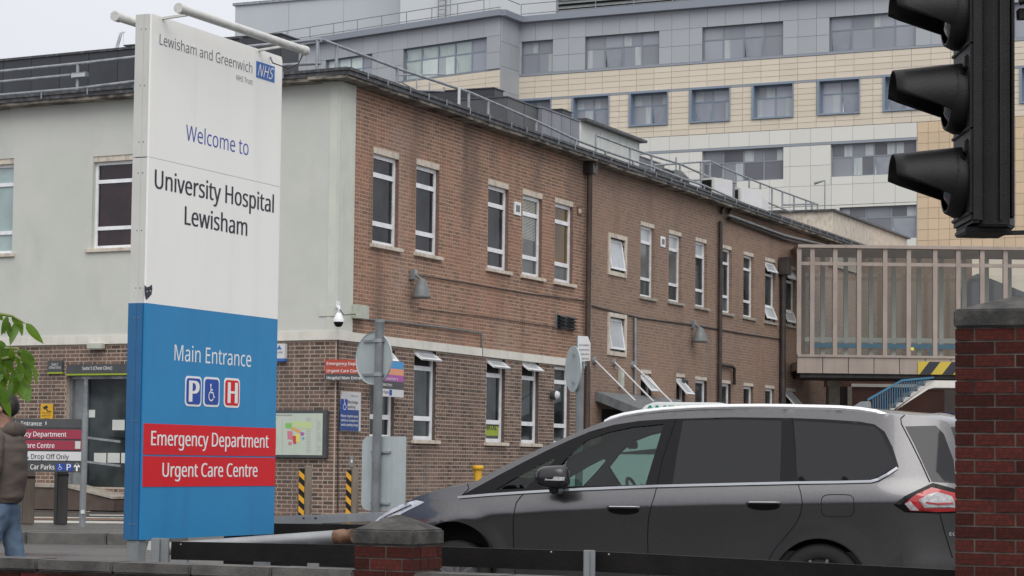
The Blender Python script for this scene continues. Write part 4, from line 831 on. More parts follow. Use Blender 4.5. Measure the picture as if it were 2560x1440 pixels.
def wheelchair(t, m, O, X, Z, s):
    """white wheelchair figure; O centre, X / Z unit vectors of the surface, s half height, drawn as flat strokes"""
    O = Vector(O); X = Vector(X); Z = Vector(Z); nrm = X.cross(Z).normalized() * .002
    def P(a, b): return O + X * (a * s) + Z * (b * s)
    mb = MB(); T_ = .07 * s
    def stroke(pts, w=T_):
        for p, q in zip(pts, pts[1:]): mb.bar(P(*p), P(*q), .001 if 0 else w * 1.0, w, nrm) if 0 else mb.add(_q(P(*p), P(*q), w), [(0, 1, 2, 3)])
    def _q(p, q, w):
        d = (q - p).normalized(); sd_ = d.cross(nrm).normalized() * w; return [p - sd_ - d * w * .5, p + sd_ - d * w * .5, q + sd_ + d * w * .5, q - sd_ + d * w * .5]
    mb.add([P(-.12 + .13 * cos(k * pi / 6), .72 + .13 * sin(k * pi / 6)) for k in range(12)], [tuple(range(12))])
    stroke([(-.12, .55), (-.08, .05), (.3, .0), (.45, -.42), (.6, -.38)]); stroke([(-.1, .3), (.22, .28)])
    stroke([(-.2 + .05, .12)] + [(-.02 + .42 * cos(u), -.32 + .42 * sin(u)) for u in [radians(a) for a in range(115, 345, 23)]])
    return mb.build('wheelchair_symbol', M[m], t)
t, a, b, z0, z1, d = rplate('notice_sign', 'white over blue badge parking notice near the building corner', 'sign', 849, 978, 898, 1077, 'off_white')
rq(t, 'blue_panel', 850, 1023, 897.5, 1076, 'blue_notice', d + .002)
rq(t, 'symbol_panel', 852, 997, 869, 1028, 'icon_blue', d + .005)
A, Zc = RZ(861, 1012, d); wheelchair(t, 'text_white', (A, -d - .007, Zc), (1, 0, 0), (0, 0, 1), .12)
rt(t, 'Blue Badge', 869.5, 895, 1008, 7, 'text_grey', d + .003); rt(t, 'parking', 869.5, 888, 1020, 7, 'text_grey', d + .003)
for k, s in enumerate(('Please register your', 'vehicle at reception to', 'avoid a parking charge')): rt(t, s, 852.5, 895, 1042 + k * 11, 6, 'text_white', d + .003, .02)
rt(t, 'NHS Trust', 878, 895, 991, 3, 'text_grey', d + .003)
# direction board at the corner (frontal) and department board along the front
DF = Frame((0, 41.2, 0), radians(-8))
def dbox(t, name, px0, py0, px1, py1, m, y0=0, y1=.03):
    a = DF.hit(px0, py0); b = DF.hit(px1, py1); return MB().box((a.x, y0, b.z), (b.x, y1, a.z)).build(name, M[m], t)
t = thing('direction_sign', 'red and grey hospital direction board projecting at the building corner', 'sign', DF)
dbox(t, 'row_panel', 812, 898.5, 935, 916, 'brick_red_sign'); dbox(t, 'row_panel', 812, 916.2, 935, 935, 'brick_red_sign'); dbox(t, 'row_panel', 812, 935.2, 935, 952, 'dark_grey')
for s, x1, y in (('Emergency Department', 928, 912.5), ('Urgent Care Centre', 909, 930.5), ('Hospital Main Entrance', 918, 948)):
    A = DF.hit(817, y); B = DF.hit(x1 - 3, y); letters(t, s, (A.x, -.004, A.z), (B.x, -.004, A.z), 7.6 * 41.2 / F, M['text_white'], (0, 0, 0), .015)
MB().box((DF.hit(880, 900).x, .03, 0), (DF.hit(886, 900).x, .06, 0.1)) 
DZ = .25
t = thing('department_sign', 'striped blue, orange, purple and white department board beside the window', 'sign', BF)
rows = [(900, 918, 'sky_blue_sign'), (918.3, 934.5, 'salmon'), (934.8, 951, 'purple'), (951.3, 970.5, 'dark_grey'), (970.8, 990, 'off_white')]
for y0, y1, m in rows:
    a = RZ(946, y0, DZ); b = RZ(1006, y0, DZ); c = RZ(946, y1, DZ)
    MB(TR).box((a[0], DZ, c[1]), (b[0], DZ + .03, a[1])).build('row_panel', M[m], t)
rt(t, 'Kaleidoscope (Suite 1)', 949, 995, 947, 6, 'text_white', DZ + .034); rt(t, 'Womens Centre', 951, 980, 964, 8, 'text_white', DZ + .034); rt(t, 'Car Parks', 951, 972, 983, 8, 'text_grey', DZ + .034)
rq(t, 'symbol_panel', 974, 974, 980, 988, 'icon_blue', DZ + .036)
MB(TR).box((RZ(960, 950, DZ)[0], .01, RZ(960, 930, DZ)[1]), (RZ(963, 950, DZ)[0], DZ, RZ(960, 925, DZ)[1])).build('bracket', M['galv_dull'], t)
# bulkhead lamp between ground floor windows
h = rp(1377, 988, 0); t = thing('wall_lamp', 'round glass bulkhead lamp between the ground floor windows', 'lamp', Frame(BF.w((h.x, 0, h.z)), ANG))
MB().lathe([(.09, -.02), (.1, -.07), (.1, -.14)], n=16, ax=1).build('body', M['dark_grey'], t); MB().lathe([(.1, -.14), (.08, -.19), (0, -.21)], n=16, ax=1).build('glass', M['off_white'], t)
h = rp(1547, 945, 0); t = thing('intercom_box', 'cream box on brick beneath the canopy tie rods', 'box', Frame(BF.w((h.x, 0, h.z)), ANG))
MB().box((-.1, -.1, -.22), (.12, -.013, .22)).build('case', M['box_cream'], t, .01); MB().box((0, -.104, .02), (.08, -.1005, .15)).build('panel', M['off_white'], t)

# canopy with tie rods
t = thing('entrance_canopy', 'grey sloping entrance canopy hung on three tie rods', 'canopy', BF)
c0 = RY(1487, 978, 0); xa = c0.x; za = c0.z; xb = xa + 5.2; SL = .36
def cz(y): return za - SL * (-y)
mb = MB(); out_ = 2.3
for (x0, x1) in ((xa, xb),):
    mb.add([(x0, -.02, za), (x1, -.02, za), (x1, -out_, cz(-out_)), (x0, -out_, cz(-out_)), (x0, -.02, za - .22), (x1, -.02, za - .22), (x1, -out_, cz(-out_) - .22), (x0, -out_, cz(-out_) - .22)], [(0, 1, 2, 3), (7, 6, 5, 4), (0, 3, 7, 4), (1, 5, 6, 2), (3, 2, 6, 7)])
mb.build('roof', M['pole_grey'], t)
for px, py, qx, qy in ((1488, 902, 1588, 1002), (1537, 906, 1634, 1004), (1584, 913, 1680, 1006)):
    A = RY(px, py, -.05); y_ = -1.35; B = BF.hit(qx, qy, 1, y_)
    MB().tube([A, B], .022, 8).build('tie_rod', M['off_white'], t); MB().lathe([(0, -.06), (.09, -.06), (.1, -.012)], (A.x, 0, A.z), 12, 1).build('wall_plate', M['lamp_grey'], t)
MB().box((xa + .4, -.016, .5), (xa + 3.0, -.013, za - .4)).build('dark_doorway', M['dark_void'], t)

# ================================================================== BOLLARDS AND POSTS IN THE FORECOURT
def hazard_bollard(label, px, ptop, pbot, Y, topper=False, w=.15):
    p = at(px, pbot, Y); h = at(px, ptop, Y).z; g = gz(Y); W = w
    t = thing('bollard', label, 'bollard', Frame((p.x, Y, g)), 'hazard striped bollards by the brick corner')
    H = h - g
    MB().lathe([(W / 2 + .02, 0), (W / 2 + .02, H - .03), (W / 2 - .005, H), (0, H)], (W * .35, 0, 0), 14).build('post', M['timber'], t)
    MB().box((-W * .95, -W * .62, .02), (-W * .1, -W * .58 + .03, H - .05)).build('backing', M['black_plastic'], t)
    z = .03; n = 0
    while z < H - .2:
        mb = MB(); x0, x1 = -W * .95, -W * .1
        mb.add([(x0, -W * .62 - .003, z + .09), (x1, -W * .62 - .003, z), (x1, -W * .62 - .003, min(z + .1, H - .06)), (x0, -W * .62 - .003, min(z + .19, H - .06))], [(0, 1, 2, 3)]); mb.build('stripe', M['hazard_yellow'], t); z += .21
    if topper:
        MB().box((-.05, -.05, H), (.03, .02, H + .18)).build('key_switch', M['lamp_grey'], t, .01); MB().box((-.025, -.055, H + .08), (.005, -.051, H + .13)).build('label_plate', M['off_white'], t)
hazard_bollard('black and yellow striped bollard nearer the map board', 762, 1164, 1290, 40.5, w=.115)
hazard_bollard('black and yellow striped bollard topped by a key switch', 879, 1168, 1290, 39.5, True, w=.105)
Y = 44; p = at(1195, 1163, Y)
t = thing('yellow_bollard', 'yellow capped bollard seen behind the car bonnet', 'bollard', Frame((p.x, Y, gz(Y))))
H = p.z - gz(Y)
MB().lathe([(.075, 0), (.075, H - .08)], n=16).build('post', M['yellow'], t); MB().lathe([(.075, H - .1), (.11, H - .08), (.11, H - .02), (.08, H), (0, H)], n=16).build('cap', M['yellow'], t)
# timber bollards behind the wayfinding sign
def timber(label, px, w, ptop, pbot, Y, m):
    p = at(px, 1300, Y); g = IZ if ISL0 < Y < ISL1 else gz(Y); zt = at(px, ptop, Y).z; W = w * Y / F
    t = thing('timber_bollard', label, 'bollard', Frame((p.x, Y, g), radians(28)), 'square timber bollards on the island pavement')
    s = W / 2 / 1.2
    MB().box((-s, -s, 0), (s, s, zt - g)).build('post', M[m], t, .012); MB().box((-s - .004, -s - .004, zt - g - .1), (s + .004, s + .004, zt - g - .07)).build('band', M['black_plastic'], t)
timber('pale timber bollard beside the walking man', 66, 38, 1178, 1312, 32.2, 'timber'); timber('dark timber bollard under the wayfinding board', 151, 34, 1172, 1310, 32.2, 'timber_dark')
# wayfinding board
WF = Frame((0, 31.2, 0), radians(0))
t = thing('wayfinding_sign', 'low grey, red and white wayfinding board behind the walking man', 'sign', WF)
def wbox(name, px0, py0, px1, py1, m, y0=0, y1=.05):
    a = WF.hit(px0, py0); b = WF.hit(px1, py1); return MB().box((a.x, y0, b.z), (b.x, y1, a.z)).build(name, M[m], t)
wbox('back_board', -110, 1044, 205, 1181, 'dark_grey', .01, .06)
for y0, y1, m in ((1045, 1070, 'dark_grey'), (1071, 1098, 'crimson'), (1098.4, 1125, 'crimson'), (1126, 1152, 'off_white'), (1153, 1180, 'dark_grey')): wbox('row_panel', -108, y0, 203, y1, m, 0, .009)
for s, x0, x1, y, m, c in (('Main Entrance', 20, 104, 1063, 'text_white', 10), ('Emergency Department', 2, 166, 1090, 'text_white', 12), ('Urgent Care Centre', 8, 136, 1118.5, 'text_white', 12), ('Pick Up & Drop Off Only', 8, 172, 1146, 'text_black', 12), ('Car Parks', 76, 136, 1173, 'text_white', 12)):
    A = WF.hit(x0, y); B = WF.hit(x1, y); letters(t, s, (A.x, -.003, A.z), (B.x, -.003, A.z), c * 31.2 / F, M[m], (0, 0, 0), .015)
wbox('symbol_panel', 141, 1159, 159, 1177, 'icon_blue', -.004, -.001); wbox('symbol_panel', 163, 1159, 181, 1177, 'icon_blue', -.004, -.001)
A = WF.hit(150, 1168); wheelchair(t, 'text_white', (A.x, -.006, A.z), (1, 0, 0), (0, 0, 1), .048)
A = WF.hit(167, 1175.5); B = WF.hit(177, 1175.5); letters(t, 'P', (A.x, -.006, A.z), (B.x, -.006, A.z), .085, M['text_white'], (0, 0, 0), .02)
A = WF.hit(192, 1178); B = WF.hit(192, 1157)
mb = MB(); mb.box((A.x - .012, -.005, A.z), (A.x + .012, -.002, B.z - .01)); mb.add([(A.x - .045, -.005, B.z - .05), (A.x, -.005, B.z), (A.x + .045, -.005, B.z - .05), (A.x + .03, -.005, B.z - .065), (A.x, -.005, B.z - .035), (A.x - .03, -.005, B.z - .065)], [(0, 1, 4, 5), (1, 2, 3, 4)]); mb.build('arrow', M['text_white'], t)
A = WF.hit(115, 1062); B = WF.hit(115, 1054)
MB().bar((A.x, -.004, A.z), (A.x, -.004, B.z), .01, .004).build('arrow', M['text_white'], t)
wbox('sticker', 188, 1103, 201, 1122, 'paper', -.004, -.001)
A = WF.hit(211, 1044); B = WF.hit(202, 1320)
MB().tube([(A.x, .03, A.z), (B.x + .015, .03, IZ)], .045, 14).build('post', M['galv_dull'], t); MB().box((B.x - .0, -.03, WF.hit(200, 1284).z), (B.x + .05, -.0, WF.hit(200, 1275).z)).build('bolt', M['off_white'], t)
C = WF.hit(-105, 1044); MB().tube([(C.x, .03, C.z), (C.x, .03, IZ)], .045, 14).build('post', M['galv_dull'], t)

# round traffic sign seen from behind
Y = 26; SF = Frame((at(941, 1200, Y).x, Y, 0))
t = thing('round_road_sign', 'grey back of a round road sign with square plate on a tall pole', 'road sign', SF)
ztop = at(943, 806, Y).z; MB().tube([(-.012, 0, gz(Y) - .02), (.012, 0, ztop)], .052, 16).build('pole', M['pole_grey'], t)
MB().tube([(.012, 0, ztop), (.012, 0, ztop + .035)], .056, 16).build('pole_cap', M['galv_dull'], t)
c = at(934, 895, Y); R_ = 66 * Y / F; yaw = radians(-44)
DFm = Matrix.Translation((c.x - SF.M.translation.x, .1, c.z)) @ Matrix.Rotation(yaw, 4, 'Z')
mb = MB(lambda p: DFm @ p); mb.lathe([(0, -.006), (R_ - .012, -.006), (R_, -.014), (R_, .01), (0, .01)], n=40, ax=1, smooth=False); mb.build('disc', M['sign_back'], t)
for z_ in (-.62 * R_, .66 * R_):
    mb = MB(lambda p: DFm @ p); mb.box((-R_ * .55, -.03, z_ - .014), (R_ * .62, -.007, z_ + .014)); mb.build('channel', M['galv_dull'], t)
    MB().tube([(0, 0, c.z + z_ - .02), (0, 0, c.z + z_ + .02)], .062, 14).build('clamp', M['galv'], t)
# square plate lower down
c0 = at(904, 1090, Y); c1 = at(1013, 1278, Y); yaw = radians(-40); Wp = (c1.x - c0.x) / cos(yaw); Hp = c0.z - c1.z
PM = Matrix.Translation((c0.x - SF.M.translation.x, .12 + .0, c1.z)) @ Matrix.Rotation(radians(-18), 4, 'Z')
Wp = (c1.x - c0.x) / cos(radians(18)); r_ = .09
pts = []
for cx_, cz_, a0 in ((Wp - .02, Hp - .02, 0), (r_, Hp - r_, 90), (r_, r_, 180), (Wp - .02, .02, 270)):
    rr = r_ if cx_ == r_ else .02
    for k in range(5): u = radians(a0 + k * 22.5); pts.append((cx_ + rr * cos(u), cz_ + rr * sin(u)))
mb = MB(lambda p: PM @ p); mb.prism(pts, 0, .012); mb.build('square_plate', M['sign_back'], t)
for z_ in (Hp * .79, Hp * .1):
    mb = MB(lambda p: PM @ p); mb.box((Wp * .22, -.03, z_ - .012), (Wp * .66, -.001, z_ + .012)); mb.build('channel', M['galv'], t)
# parking sign further along
Y = 32; px = 1447; SF = Frame((at(px, 1200, Y).x, Y, 0))
t = thing('parking_sign', 'grey post carrying a white text plate and an edge-on round sign', 'road sign', SF)
zt = at(px, 842, Y).z; MB().tube([(0, 0, gz(Y)), (0, 0, zt)], .055, 14).build('post', M['pole_grey'], t)
a = at(1444, 840, Y); b = at(1475, 906, Y); ox = SF.M.translation.x
mb = MB(); mb.prism([(a.x - ox, b.z), (b.x - ox, b.z + .02), (b.x - ox, a.z - .1), (b.x - ox - .035, a.z - .01), (a.x - ox, a.z)], -.1, -.085); mb.build('text_plate', M['off_white'], t)
for k, s in enumerate(('NO PARKING', 'Unauthorised', 'vehicles will be', 'penalised')):
    A = at(1447, 866 + k * 11, Y); B = at(1472, 866 + k * 11, Y); letters(t, s, (A.x - ox, -.1, A.z), (B.x - ox, -.1, A.z), .026, M['text_grey'], (0, -.004, 0), .01)
A = at(1450, 914, Y); B = at(1466, 914, Y); letters(t, 'P 12', (A.x - ox, -.06, A.z), (B.x - ox, -.06, A.z), .045, M['off_white'], (0, -.004, 0), .01)
c = at(1434, 922, Y); R_ = 58 * Y / F; DFm = Matrix.Translation((c.x - ox, .05, c.z)) @ Matrix.Rotation(radians(-72), 4, 'Z')
mb = MB(lambda p: DFm @ p); mb.lathe([(0, -.006), (R_, -.012), (R_, .01), (0, .01)], n=32, ax=1, smooth=False); mb.build('disc', M['sign_back'], t)
for z_ in (-.6 * R_, .6 * R_): MB().box((-.12, -.02, c.z + z_ - .015), (.06, .02, c.z + z_ + .015)).build('clamp', M['galv_dull'], t)
# ================================================================== MODERN HOSPITAL BLOCK
K = Vector((.25, 143.9, 0))
mod = thing('modern_hospital_block', 'tall modern hospital block clad in grey, beige tile and white panels', 'building', Frame((0, 0, 0)))
mod.matrix_world = Matrix.Identity(4)
def clad_face(fr, x0, x1, zones, wins, nodes_done=None):
    """zones: (z0,z1,material,back,pw,ph,name); wins: holes (a0,a1,z0,z1,kind)"""
    pass
npiece = {}
M['glass_bright'] = mat('glass_bright', (.60, .68, .65), .1, (.5, .57, .56), 1, 3)
M['glass_open'] = mat('glass_open', (.40, .42, .47), .1, (.33, .35, .40), 1, 3)
FL = None
def panels(fr, x0, x1, z0, z1, m, pw, ph, holes, name, off=0.0, gap=.018, cap=300, th=.06, proud=.06, rowoff=0):
    """individual cladding panels; the overflow past the limit goes in one mesh"""
    extra = MB(); M4 = fr.M
    nx = max(1, round((x1 - x0) / pw)); nz_ = max(1, round((z1 - z0) / ph)); w = (x1 - x0) / nx; h = (z1 - z0) / nz_
    for j in range(nz_):
        for i in range(nx):
            a, b = x0 + i * w + gap / 2, x0 + (i + 1) * w - gap / 2; c, d = z0 + j * h + gap / 2, z0 + (j + 1) * h - gap / 2
            rects = [(a, b, c, d)]
            for H in holes:
                nr = []
                for r in rects:
                    if H[1] <= r[0] or H[0] >= r[1] or H[3] <= r[2] or H[2] >= r[3]: nr.append(r); continue
                    if H[0] > r[0]: nr.append((r[0], H[0], r[2], r[3]))
                    if H[1] < r[1]: nr.append((H[1], r[1], r[2], r[3]))
                    m0, m1 = max(r[0], H[0]), min(r[1], H[1])
                    if H[2] > r[2]: nr.append((m0, m1, r[2], H[2]))
                    if H[3] < r[3]: nr.append((m0, m1, H[3], r[3]))
                rects = nr
            for r in rects:
                if r[1] - r[0] < .08 or r[3] - r[2] < .06: continue
                k = npiece.get(name, 0)
                if k < cap:
                    o = ob(name, unit_box(m), mod); o.matrix_world = M4 @ Matrix.Translation((r[0], -proud, r[2])) @ Matrix.Diagonal((r[1] - r[0], th, r[3] - r[2], 1)); npiece[name] = k + 1
                else: extra.box((r[0], -proud, r[2]), (r[1], -proud + th, r[3]))
    if extra.v:
        extra.v = [M4 @ p for p in extra.v]; extra.build(name + '_field', m, mod, kind='stuff')
def mwin(fr, a0, a1, z0, z1, cols, row=.62, glass='far_glass', surround=False, openp=None, curt=0, fm='frame_grey', rec=.25):
    g = MB(lambda p: fr.M @ p); f = .075
    g.box((a0, rec - .06, z0), (a0 + f, rec + .05, z1)); g.box((a1 - f, rec - .06, z0), (a1, rec + .05, z1)); g.box((a0 + f, rec - .06, z0), (a1 - f, rec + .05, z0 + f)); g.box((a0 + f, rec - .06, z1 - f), (a1 - f, rec + .05, z1))
    zm = z0 + (z1 - z0) * row; g.box((a0 + f, rec - .05, zm - .04), (a1 - f, rec + .05, zm + .04))
    w = (a1 - a0) / cols
    for i in range(1, cols): g.box((a0 + w * i - .05, rec - .055, z0 + f), (a0 + w * i + .05, rec + .05, z1 - f))
    o = g.build('window', M[fm], mod)
    for i in range(cols):
        for k in range(2):
            za, zb = (z0 + f, zm - .04) if k == 0 else (zm + .04, z1 - f); xa_, xb_ = a0 + w * i + .05, a0 + w * (i + 1) - .05
            op = openp and (i, k) in openp
            fr2 = fr.M
            if op: fr2 = fr.M @ Matrix.Translation((0, rec - .06, zb)) @ Matrix.Rotation(radians(12), 4, 'X') @ Matrix.Translation((0, -rec + .06, -zb))
            q = MB(lambda p: fr2 @ p); q.box((xa_, rec - .03, za), (xb_, rec - .02, zb)); q.build('pane', M[('glass_bright' if fr is FL and i < cols - 1 else glass) if not op else 'glass_bright' if fr is FL else 'glass_open'], o)
            if curt and random.random() < curt and not op:
                s = random.choice((0, 1)); cw = (xb_ - xa_) * random.uniform(.3, .5)
                q = MB(lambda p: fr.M @ p); x_ = xa_ if s == 0 else xb_ - cw; q.box((x_, rec - .034, za), (x_ + cw, rec - .031, zb)); q.build('curtain', M['curtain'], o)
    if surround:
        s = MB(lambda p: fr.M @ p); t_ = .14
        s.box((a0 - t_, -.16, z0 - .1), (a0, rec, z1 + t_)); s.box((a1, -.16, z0 - .1), (a1 + .05, rec, z1 + t_)); s.box((a0, -.16, z1), (a1, rec, z1 + t_)); s.box((a0, -.16, z0 - .1), (a1, rec, z0)); s.build('surround', M['frame_blue'], o)
    return o
FR = Frame(K, radians(-26.4))
def mh(fr, px, py): h = fr.hit(px, py); return h.x, h.z
ZC = mh(FR, 1297, 60)[1]; ZGB = mh(FR, 1300, 190.5)[1]; ZBW = mh(FR, 1580, 346)[1]
XE = mh(FR, 2680, 300)[0]; XS = mh(FR, 2293, 400)[0]
W1T = mh(FR, 1757, 69)[1]; W2T = mh(FR, 1757, 224)[1]; W2B = mh(FR, 1757, 303)[1]; W3T = mh(FR, 1800, 376)[1]; W3B = mh(FR, 1757, 458)[1]; ST = ZGB - W3B
W4T = W3T - (W2T - W3T); W4B = W3B - (W2T - W3T)
holes = []
r1 = [(1303, 1382, 2), (1462, 1648, 4), (1755, 1958, 4), (2073, 2290, 4), (2532, 2660, 3)]
r2 = [(1290, 1378, 2), (1436, 1523, 2), (1579, 1670, 2), (1731, 1825, 2), (1886, 1983, 2), (2050, 2149, 2), (2214, 2305, 2), (2385, 2470, 2), (2556, 2660, 2)]
r3 = [(1757, 1960, 4), (2078, 2291, 4), (2390, 2470, 2), (2560, 2660, 2)]
r4 = [(1560, 1650, 2), (1760, 1965, 4), (2100, 2292, 3), (2390, 2495, 2), (2560, 2660, 2)]
def row(lst, zb, zt, **k):
    for x0, x1, c in lst:
        pym = 250; a0 = mh(FR, x0, pym)[0]; a1 = mh(FR, x1, pym)[0]; sb = k.get('surround') and (x0 < 2600)
        kk = dict(k); kk['surround'] = sb
        holes.append((a0 - (.14 if sb else 0), a1 + (.05 if sb else 0), zb - (.1 if sb else 0), zt + (.14 if sb else 0)))
        ops = [(random.randrange(c), 0)] if random.random() < .75 else []
        if lst is r2 and random.random() < .3: ops = [(0, 0), (1, 0)]
        mwin(FR, a0, a1, zb, zt, c, openp=ops, curt=.4, **kk)
row(r1, ZGB + .12, W1T, fm='frame_grey'); row(r2, W2B, W2T, surround=True, fm='frame_blue', rec=.4); row(r3, W3B, W3T, glass='far_glass_dark', row=.6); row(r4, W4B, W4T, glass='far_glass_dark', row=.66)
# backing wall
mb = MB(lambda p: FR.M @ p); mb.T = lambda p: FR.M @ Vector((p[0], -p[1], p[2]))
wall_holes(mb, 0, XE, ZGB, ZC, holes, depth=.25); mb.build('wall', M['clad_back'], mod)
mb = MB(lambda p: FR.M @ Vector((p[0], -p[1], p[2]))); wall_holes(mb, 0, XE, ZBW, ZGB, holes, depth=.25); wall_holes(mb, XS, XE, .5, ZBW, holes, depth=.25); mb.build('wall', M['clad_back_tile'], mod)
mb = MB(lambda p: FR.M @ Vector((p[0], -p[1], p[2]))); wall_holes(mb, 0, XS, .5, ZBW, holes, depth=.25); mb.build('wall', M['clad_back_white'], mod)
zg = [ZGB + .1, (ZGB + W1T) / 2, W1T, ZC]
panels(FR, 0, XE, W1T, ZC, M['clad_grey'], 1.15, 2, holes, 'grey_panel'); panels(FR, 0, XE, ZGB + .1, W1T, M['clad_grey'], 1.15, (W1T - ZGB) / 2, holes, 'grey_panel')
panels(FR, 0, XE, W2T + .14, ZGB - .06, M['clad_tile'], 1.15, .36, holes, 'beige_tile', gap=.022)
panels(FR, 0, XE, ZBW, W2T, M['clad_tile'], 1.15, .36, holes, 'beige_tile', gap=.022)
strip = [(h[0], h[1], h[2], h[3]) for h in holes]
sm_ = MB(lambda p: FR.M @ p)
sm_.box((0, -.075, W2T), (XE, 0, W2T + .13)); sm_.box((0, -.075, W3T + .0), (XS, 0, W3T + .14)); sm_.box((0, -.09, ZGB - .04), (XE, 0, ZGB + .09)); sm_.build('trim_strip', M['strip_grey'], mod)
ZW = .5
panels(FR, 0, XS, W3T + .15, ZBW - .02, M['clad_white'], 1.3, 1, holes, 'white_panel')
panels(FR, 0, XS, W4T + .16, W3T - .01, M['clad_white'], 1.3, 1.16, holes, 'white_panel')
panels(FR, 0, XS, W4B - .8, W4T + .14, M['clad_white'], 1.3, 1.16, holes, 'white_panel')
panels(FR, XS + .03, XE, W4B - .8, ZBW - .02, M['clad_tile_dark'], .62, .62, holes, 'ochre_tile')
mb = MB(lambda p: FR.M @ p); mb.box((0, -.5, ZC), (XE, .4, ZC + .38)); mb.build('coping', M['clad_coping'], mod)
MB(lambda p: FR.M @ p).box((.0, .3, ZC - .5), (XE, 16, ZC - .1)).build('roof', M['roof_felt'], mod)
# left face and the return between
C1 = Vector((-.94, 141.6, 0)); CL = Vector((-23.1, 160.0, 0))
FRET = Frame(C1, atan2(K.y - C1.y, K.x - C1.x)); LR = (K - C1).length
d = (C1 - CL); FL = Frame(CL, atan2(d.y, d.x)); LL = d.length
mb = MB(lambda p: FRET.M @ Vector((p[0], -p[1], p[2]))); wall_holes(mb, 0, LR, .5, ZC, [], 0); mb.build('wall', M['clad_back'], mod)
panels(FRET, .02, LR - .02, ZBW, ZC, M['clad_grey'], 1.3, 1.7, [], 'grey_panel')
hl = []
for x0, x1, c, pt, pb in ((1009, 1218, 5, 126, 198), (815, 932, 4, 152, 215), (620, 740, 4, 152, 215)):
    a0 = mh(FL, x0, 150)[0]; a1 = mh(FL, x1, 150)[0]; hl.append((a0, a1, ZGB + .12, W1T)); mwin(FL, a0, a1, ZGB + .12, W1T, c, openp=[(i, 1) for i in range(4)] + [(0, 0), (3, 0)] if x0 > 900 else None, fm='frame_blue', row=.6, curt=.2)
mb = MB(lambda p: FL.M @ Vector((p[0], -p[1], p[2]))); wall_holes(mb, 0, LL, ZGB, ZC, hl, depth=.25); mb.build('wall', M['clad_back'], mod)
mb = MB(lambda p: FL.M @ Vector((p[0], -p[1], p[2]))); wall_holes(mb, 0, LL, .5, ZGB, [], depth=.25); mb.build('wall', M['clad_back_tile'], mod)
panels(FL, 0, LL, W1T, ZC, M['clad_grey'], 1.3, 2, hl, 'grey_panel'); panels(FL, 0, LL, ZGB + .1, W1T, M['clad_grey'], 1.3, (W1T - ZGB) / 2, hl, 'grey_panel')
panels(FL, LL - 9, LL, W2B, ZGB - .05, M['clad_tile'], 1.15, .36, [], 'beige_tile', gap=.018, cap=0)
MB(lambda p: FL.M @ p).box((0, -.5, ZC), (LL + .3, .4, ZC + .38)).build('coping', M['clad_coping'], mod)
MB(lambda p: FRET.M @ p).box((-.3, -.48, ZC + .002), (LR, .42, ZC + .377)).build('coping', M['clad_coping'], mod)
# roof rail of the modern block
t = thing('parapet_railing', 'thin grey railing along the modern block parapet', 'railing', Frame((0, 0, 0)))
t.matrix_world = Matrix.Identity(4)
def prl(fr, x0, x1, step):
    for z in (.62, 1.25): MB(lambda p: fr.M @ p).tube([(x0, .0, ZC + z), (x1, .0, ZC + z)], .028, 6).build('rail', M['galv_dull'], t)
    x_ = x0
    while x_ < x1: MB(lambda p: fr.M @ p).tube([(x_, 0, ZC + .3), (x_, 0, ZC + 1.25)], .03, 6).build('post', M['galv_dull'], t); x_ += step
prl(FR, .1, XE, 2.6); prl(FL, 1, LL, 2.2)
MB(lambda p: FRET.M @ p).tube([(0, 0, ZC + 1.25), (LR, 0, ZC + 1.25)], .028, 6).build('rail', M['galv_dull'], t)
# penthouse plant room
def ph_(label, name, m, pl, pr, Yl, ztop, dep, seam, cat):
    a = at(pl, 20, Yl); d_ = Vector((.907, -.42, 0)); t = thing(name, label, cat, Frame((a.x, a.y, 0), atan2(-.42, .907)))
    fr = Frame((a.x, a.y, 0), atan2(-.42, .907)); L = fr.hit(pr, 20).x; n = max(1, int(L / seam))
    for i in range(n): MB().box((L * i / n + .012, 0, ZC - 6), (L * (i + 1) / n - .012, dep, ztop)).build('wall_panel', M[m], t)
    MB().box((-.15, -.15, ztop + .001), (L, dep + .1, ztop + .2)).build('roof_edge', M['galv'], t); return t, fr, L
z_ = at(588, 15, 172).z
t, fr_, L = ph_('pale grey windowless plant room above the modern block', 'plant_room', 'plant_grey', 588, 1000, 172, z_, 30, 4.4, 'plant room')
t2, fr2, L2 = ph_('lighter second plant room with a roof ladder', 'plant_room', 'plant_white', 1000, 1700, 162, z_ + 6, 20, 5.5, 'plant room')
h = fr2.hit(1110, 20); lad = thing('roof_ladder', 'caged steel ladder on the lighter plant room wall', 'ladder', Frame(fr2.w((h.x, -.3, 0)), atan2(-.42, .907)))
for x_ in (-.3, .3): MB().tube([(x_, 0, ZC), (x_, 0, z_ + 6)], .04, 6).build('rail', M['galv_dull'], lad)
for k in range(26): MB().tube([(-.3, 0, ZC + .3 + k * .32), (.3, 0, ZC + .3 + k * .32)], .022, 6).build('rung', M['galv_dull'], lad)
for x_ in (.5, .9): MB().tube([(x_, -.5, ZC + 1.6), (x_, -.5, z_ + 6)], .03, 6).build('cage_bar', M['galv_dull'], lad)
a = FR.hit(1394, 30, 1, 4.0); b = FR.hit(1562, 30, 1, 4.0); zl = FR.hit(1394, 28, 1, 4.0).z
t = thing('louvre_enclosure', 'dark louvred plant enclosure standing on the modern block roof', 'plant enclosure', FR)
MB().box((a.x, 4.06, ZC - .2), (b.x + 6, 9, zl + 5)).build('back_wall', M['dark_void'], t)
MB().box((a.x - .1, 3.95, ZC - .2), (a.x + .05, 4.1, zl + 5)).build('frame', M['frame_grey'], t)
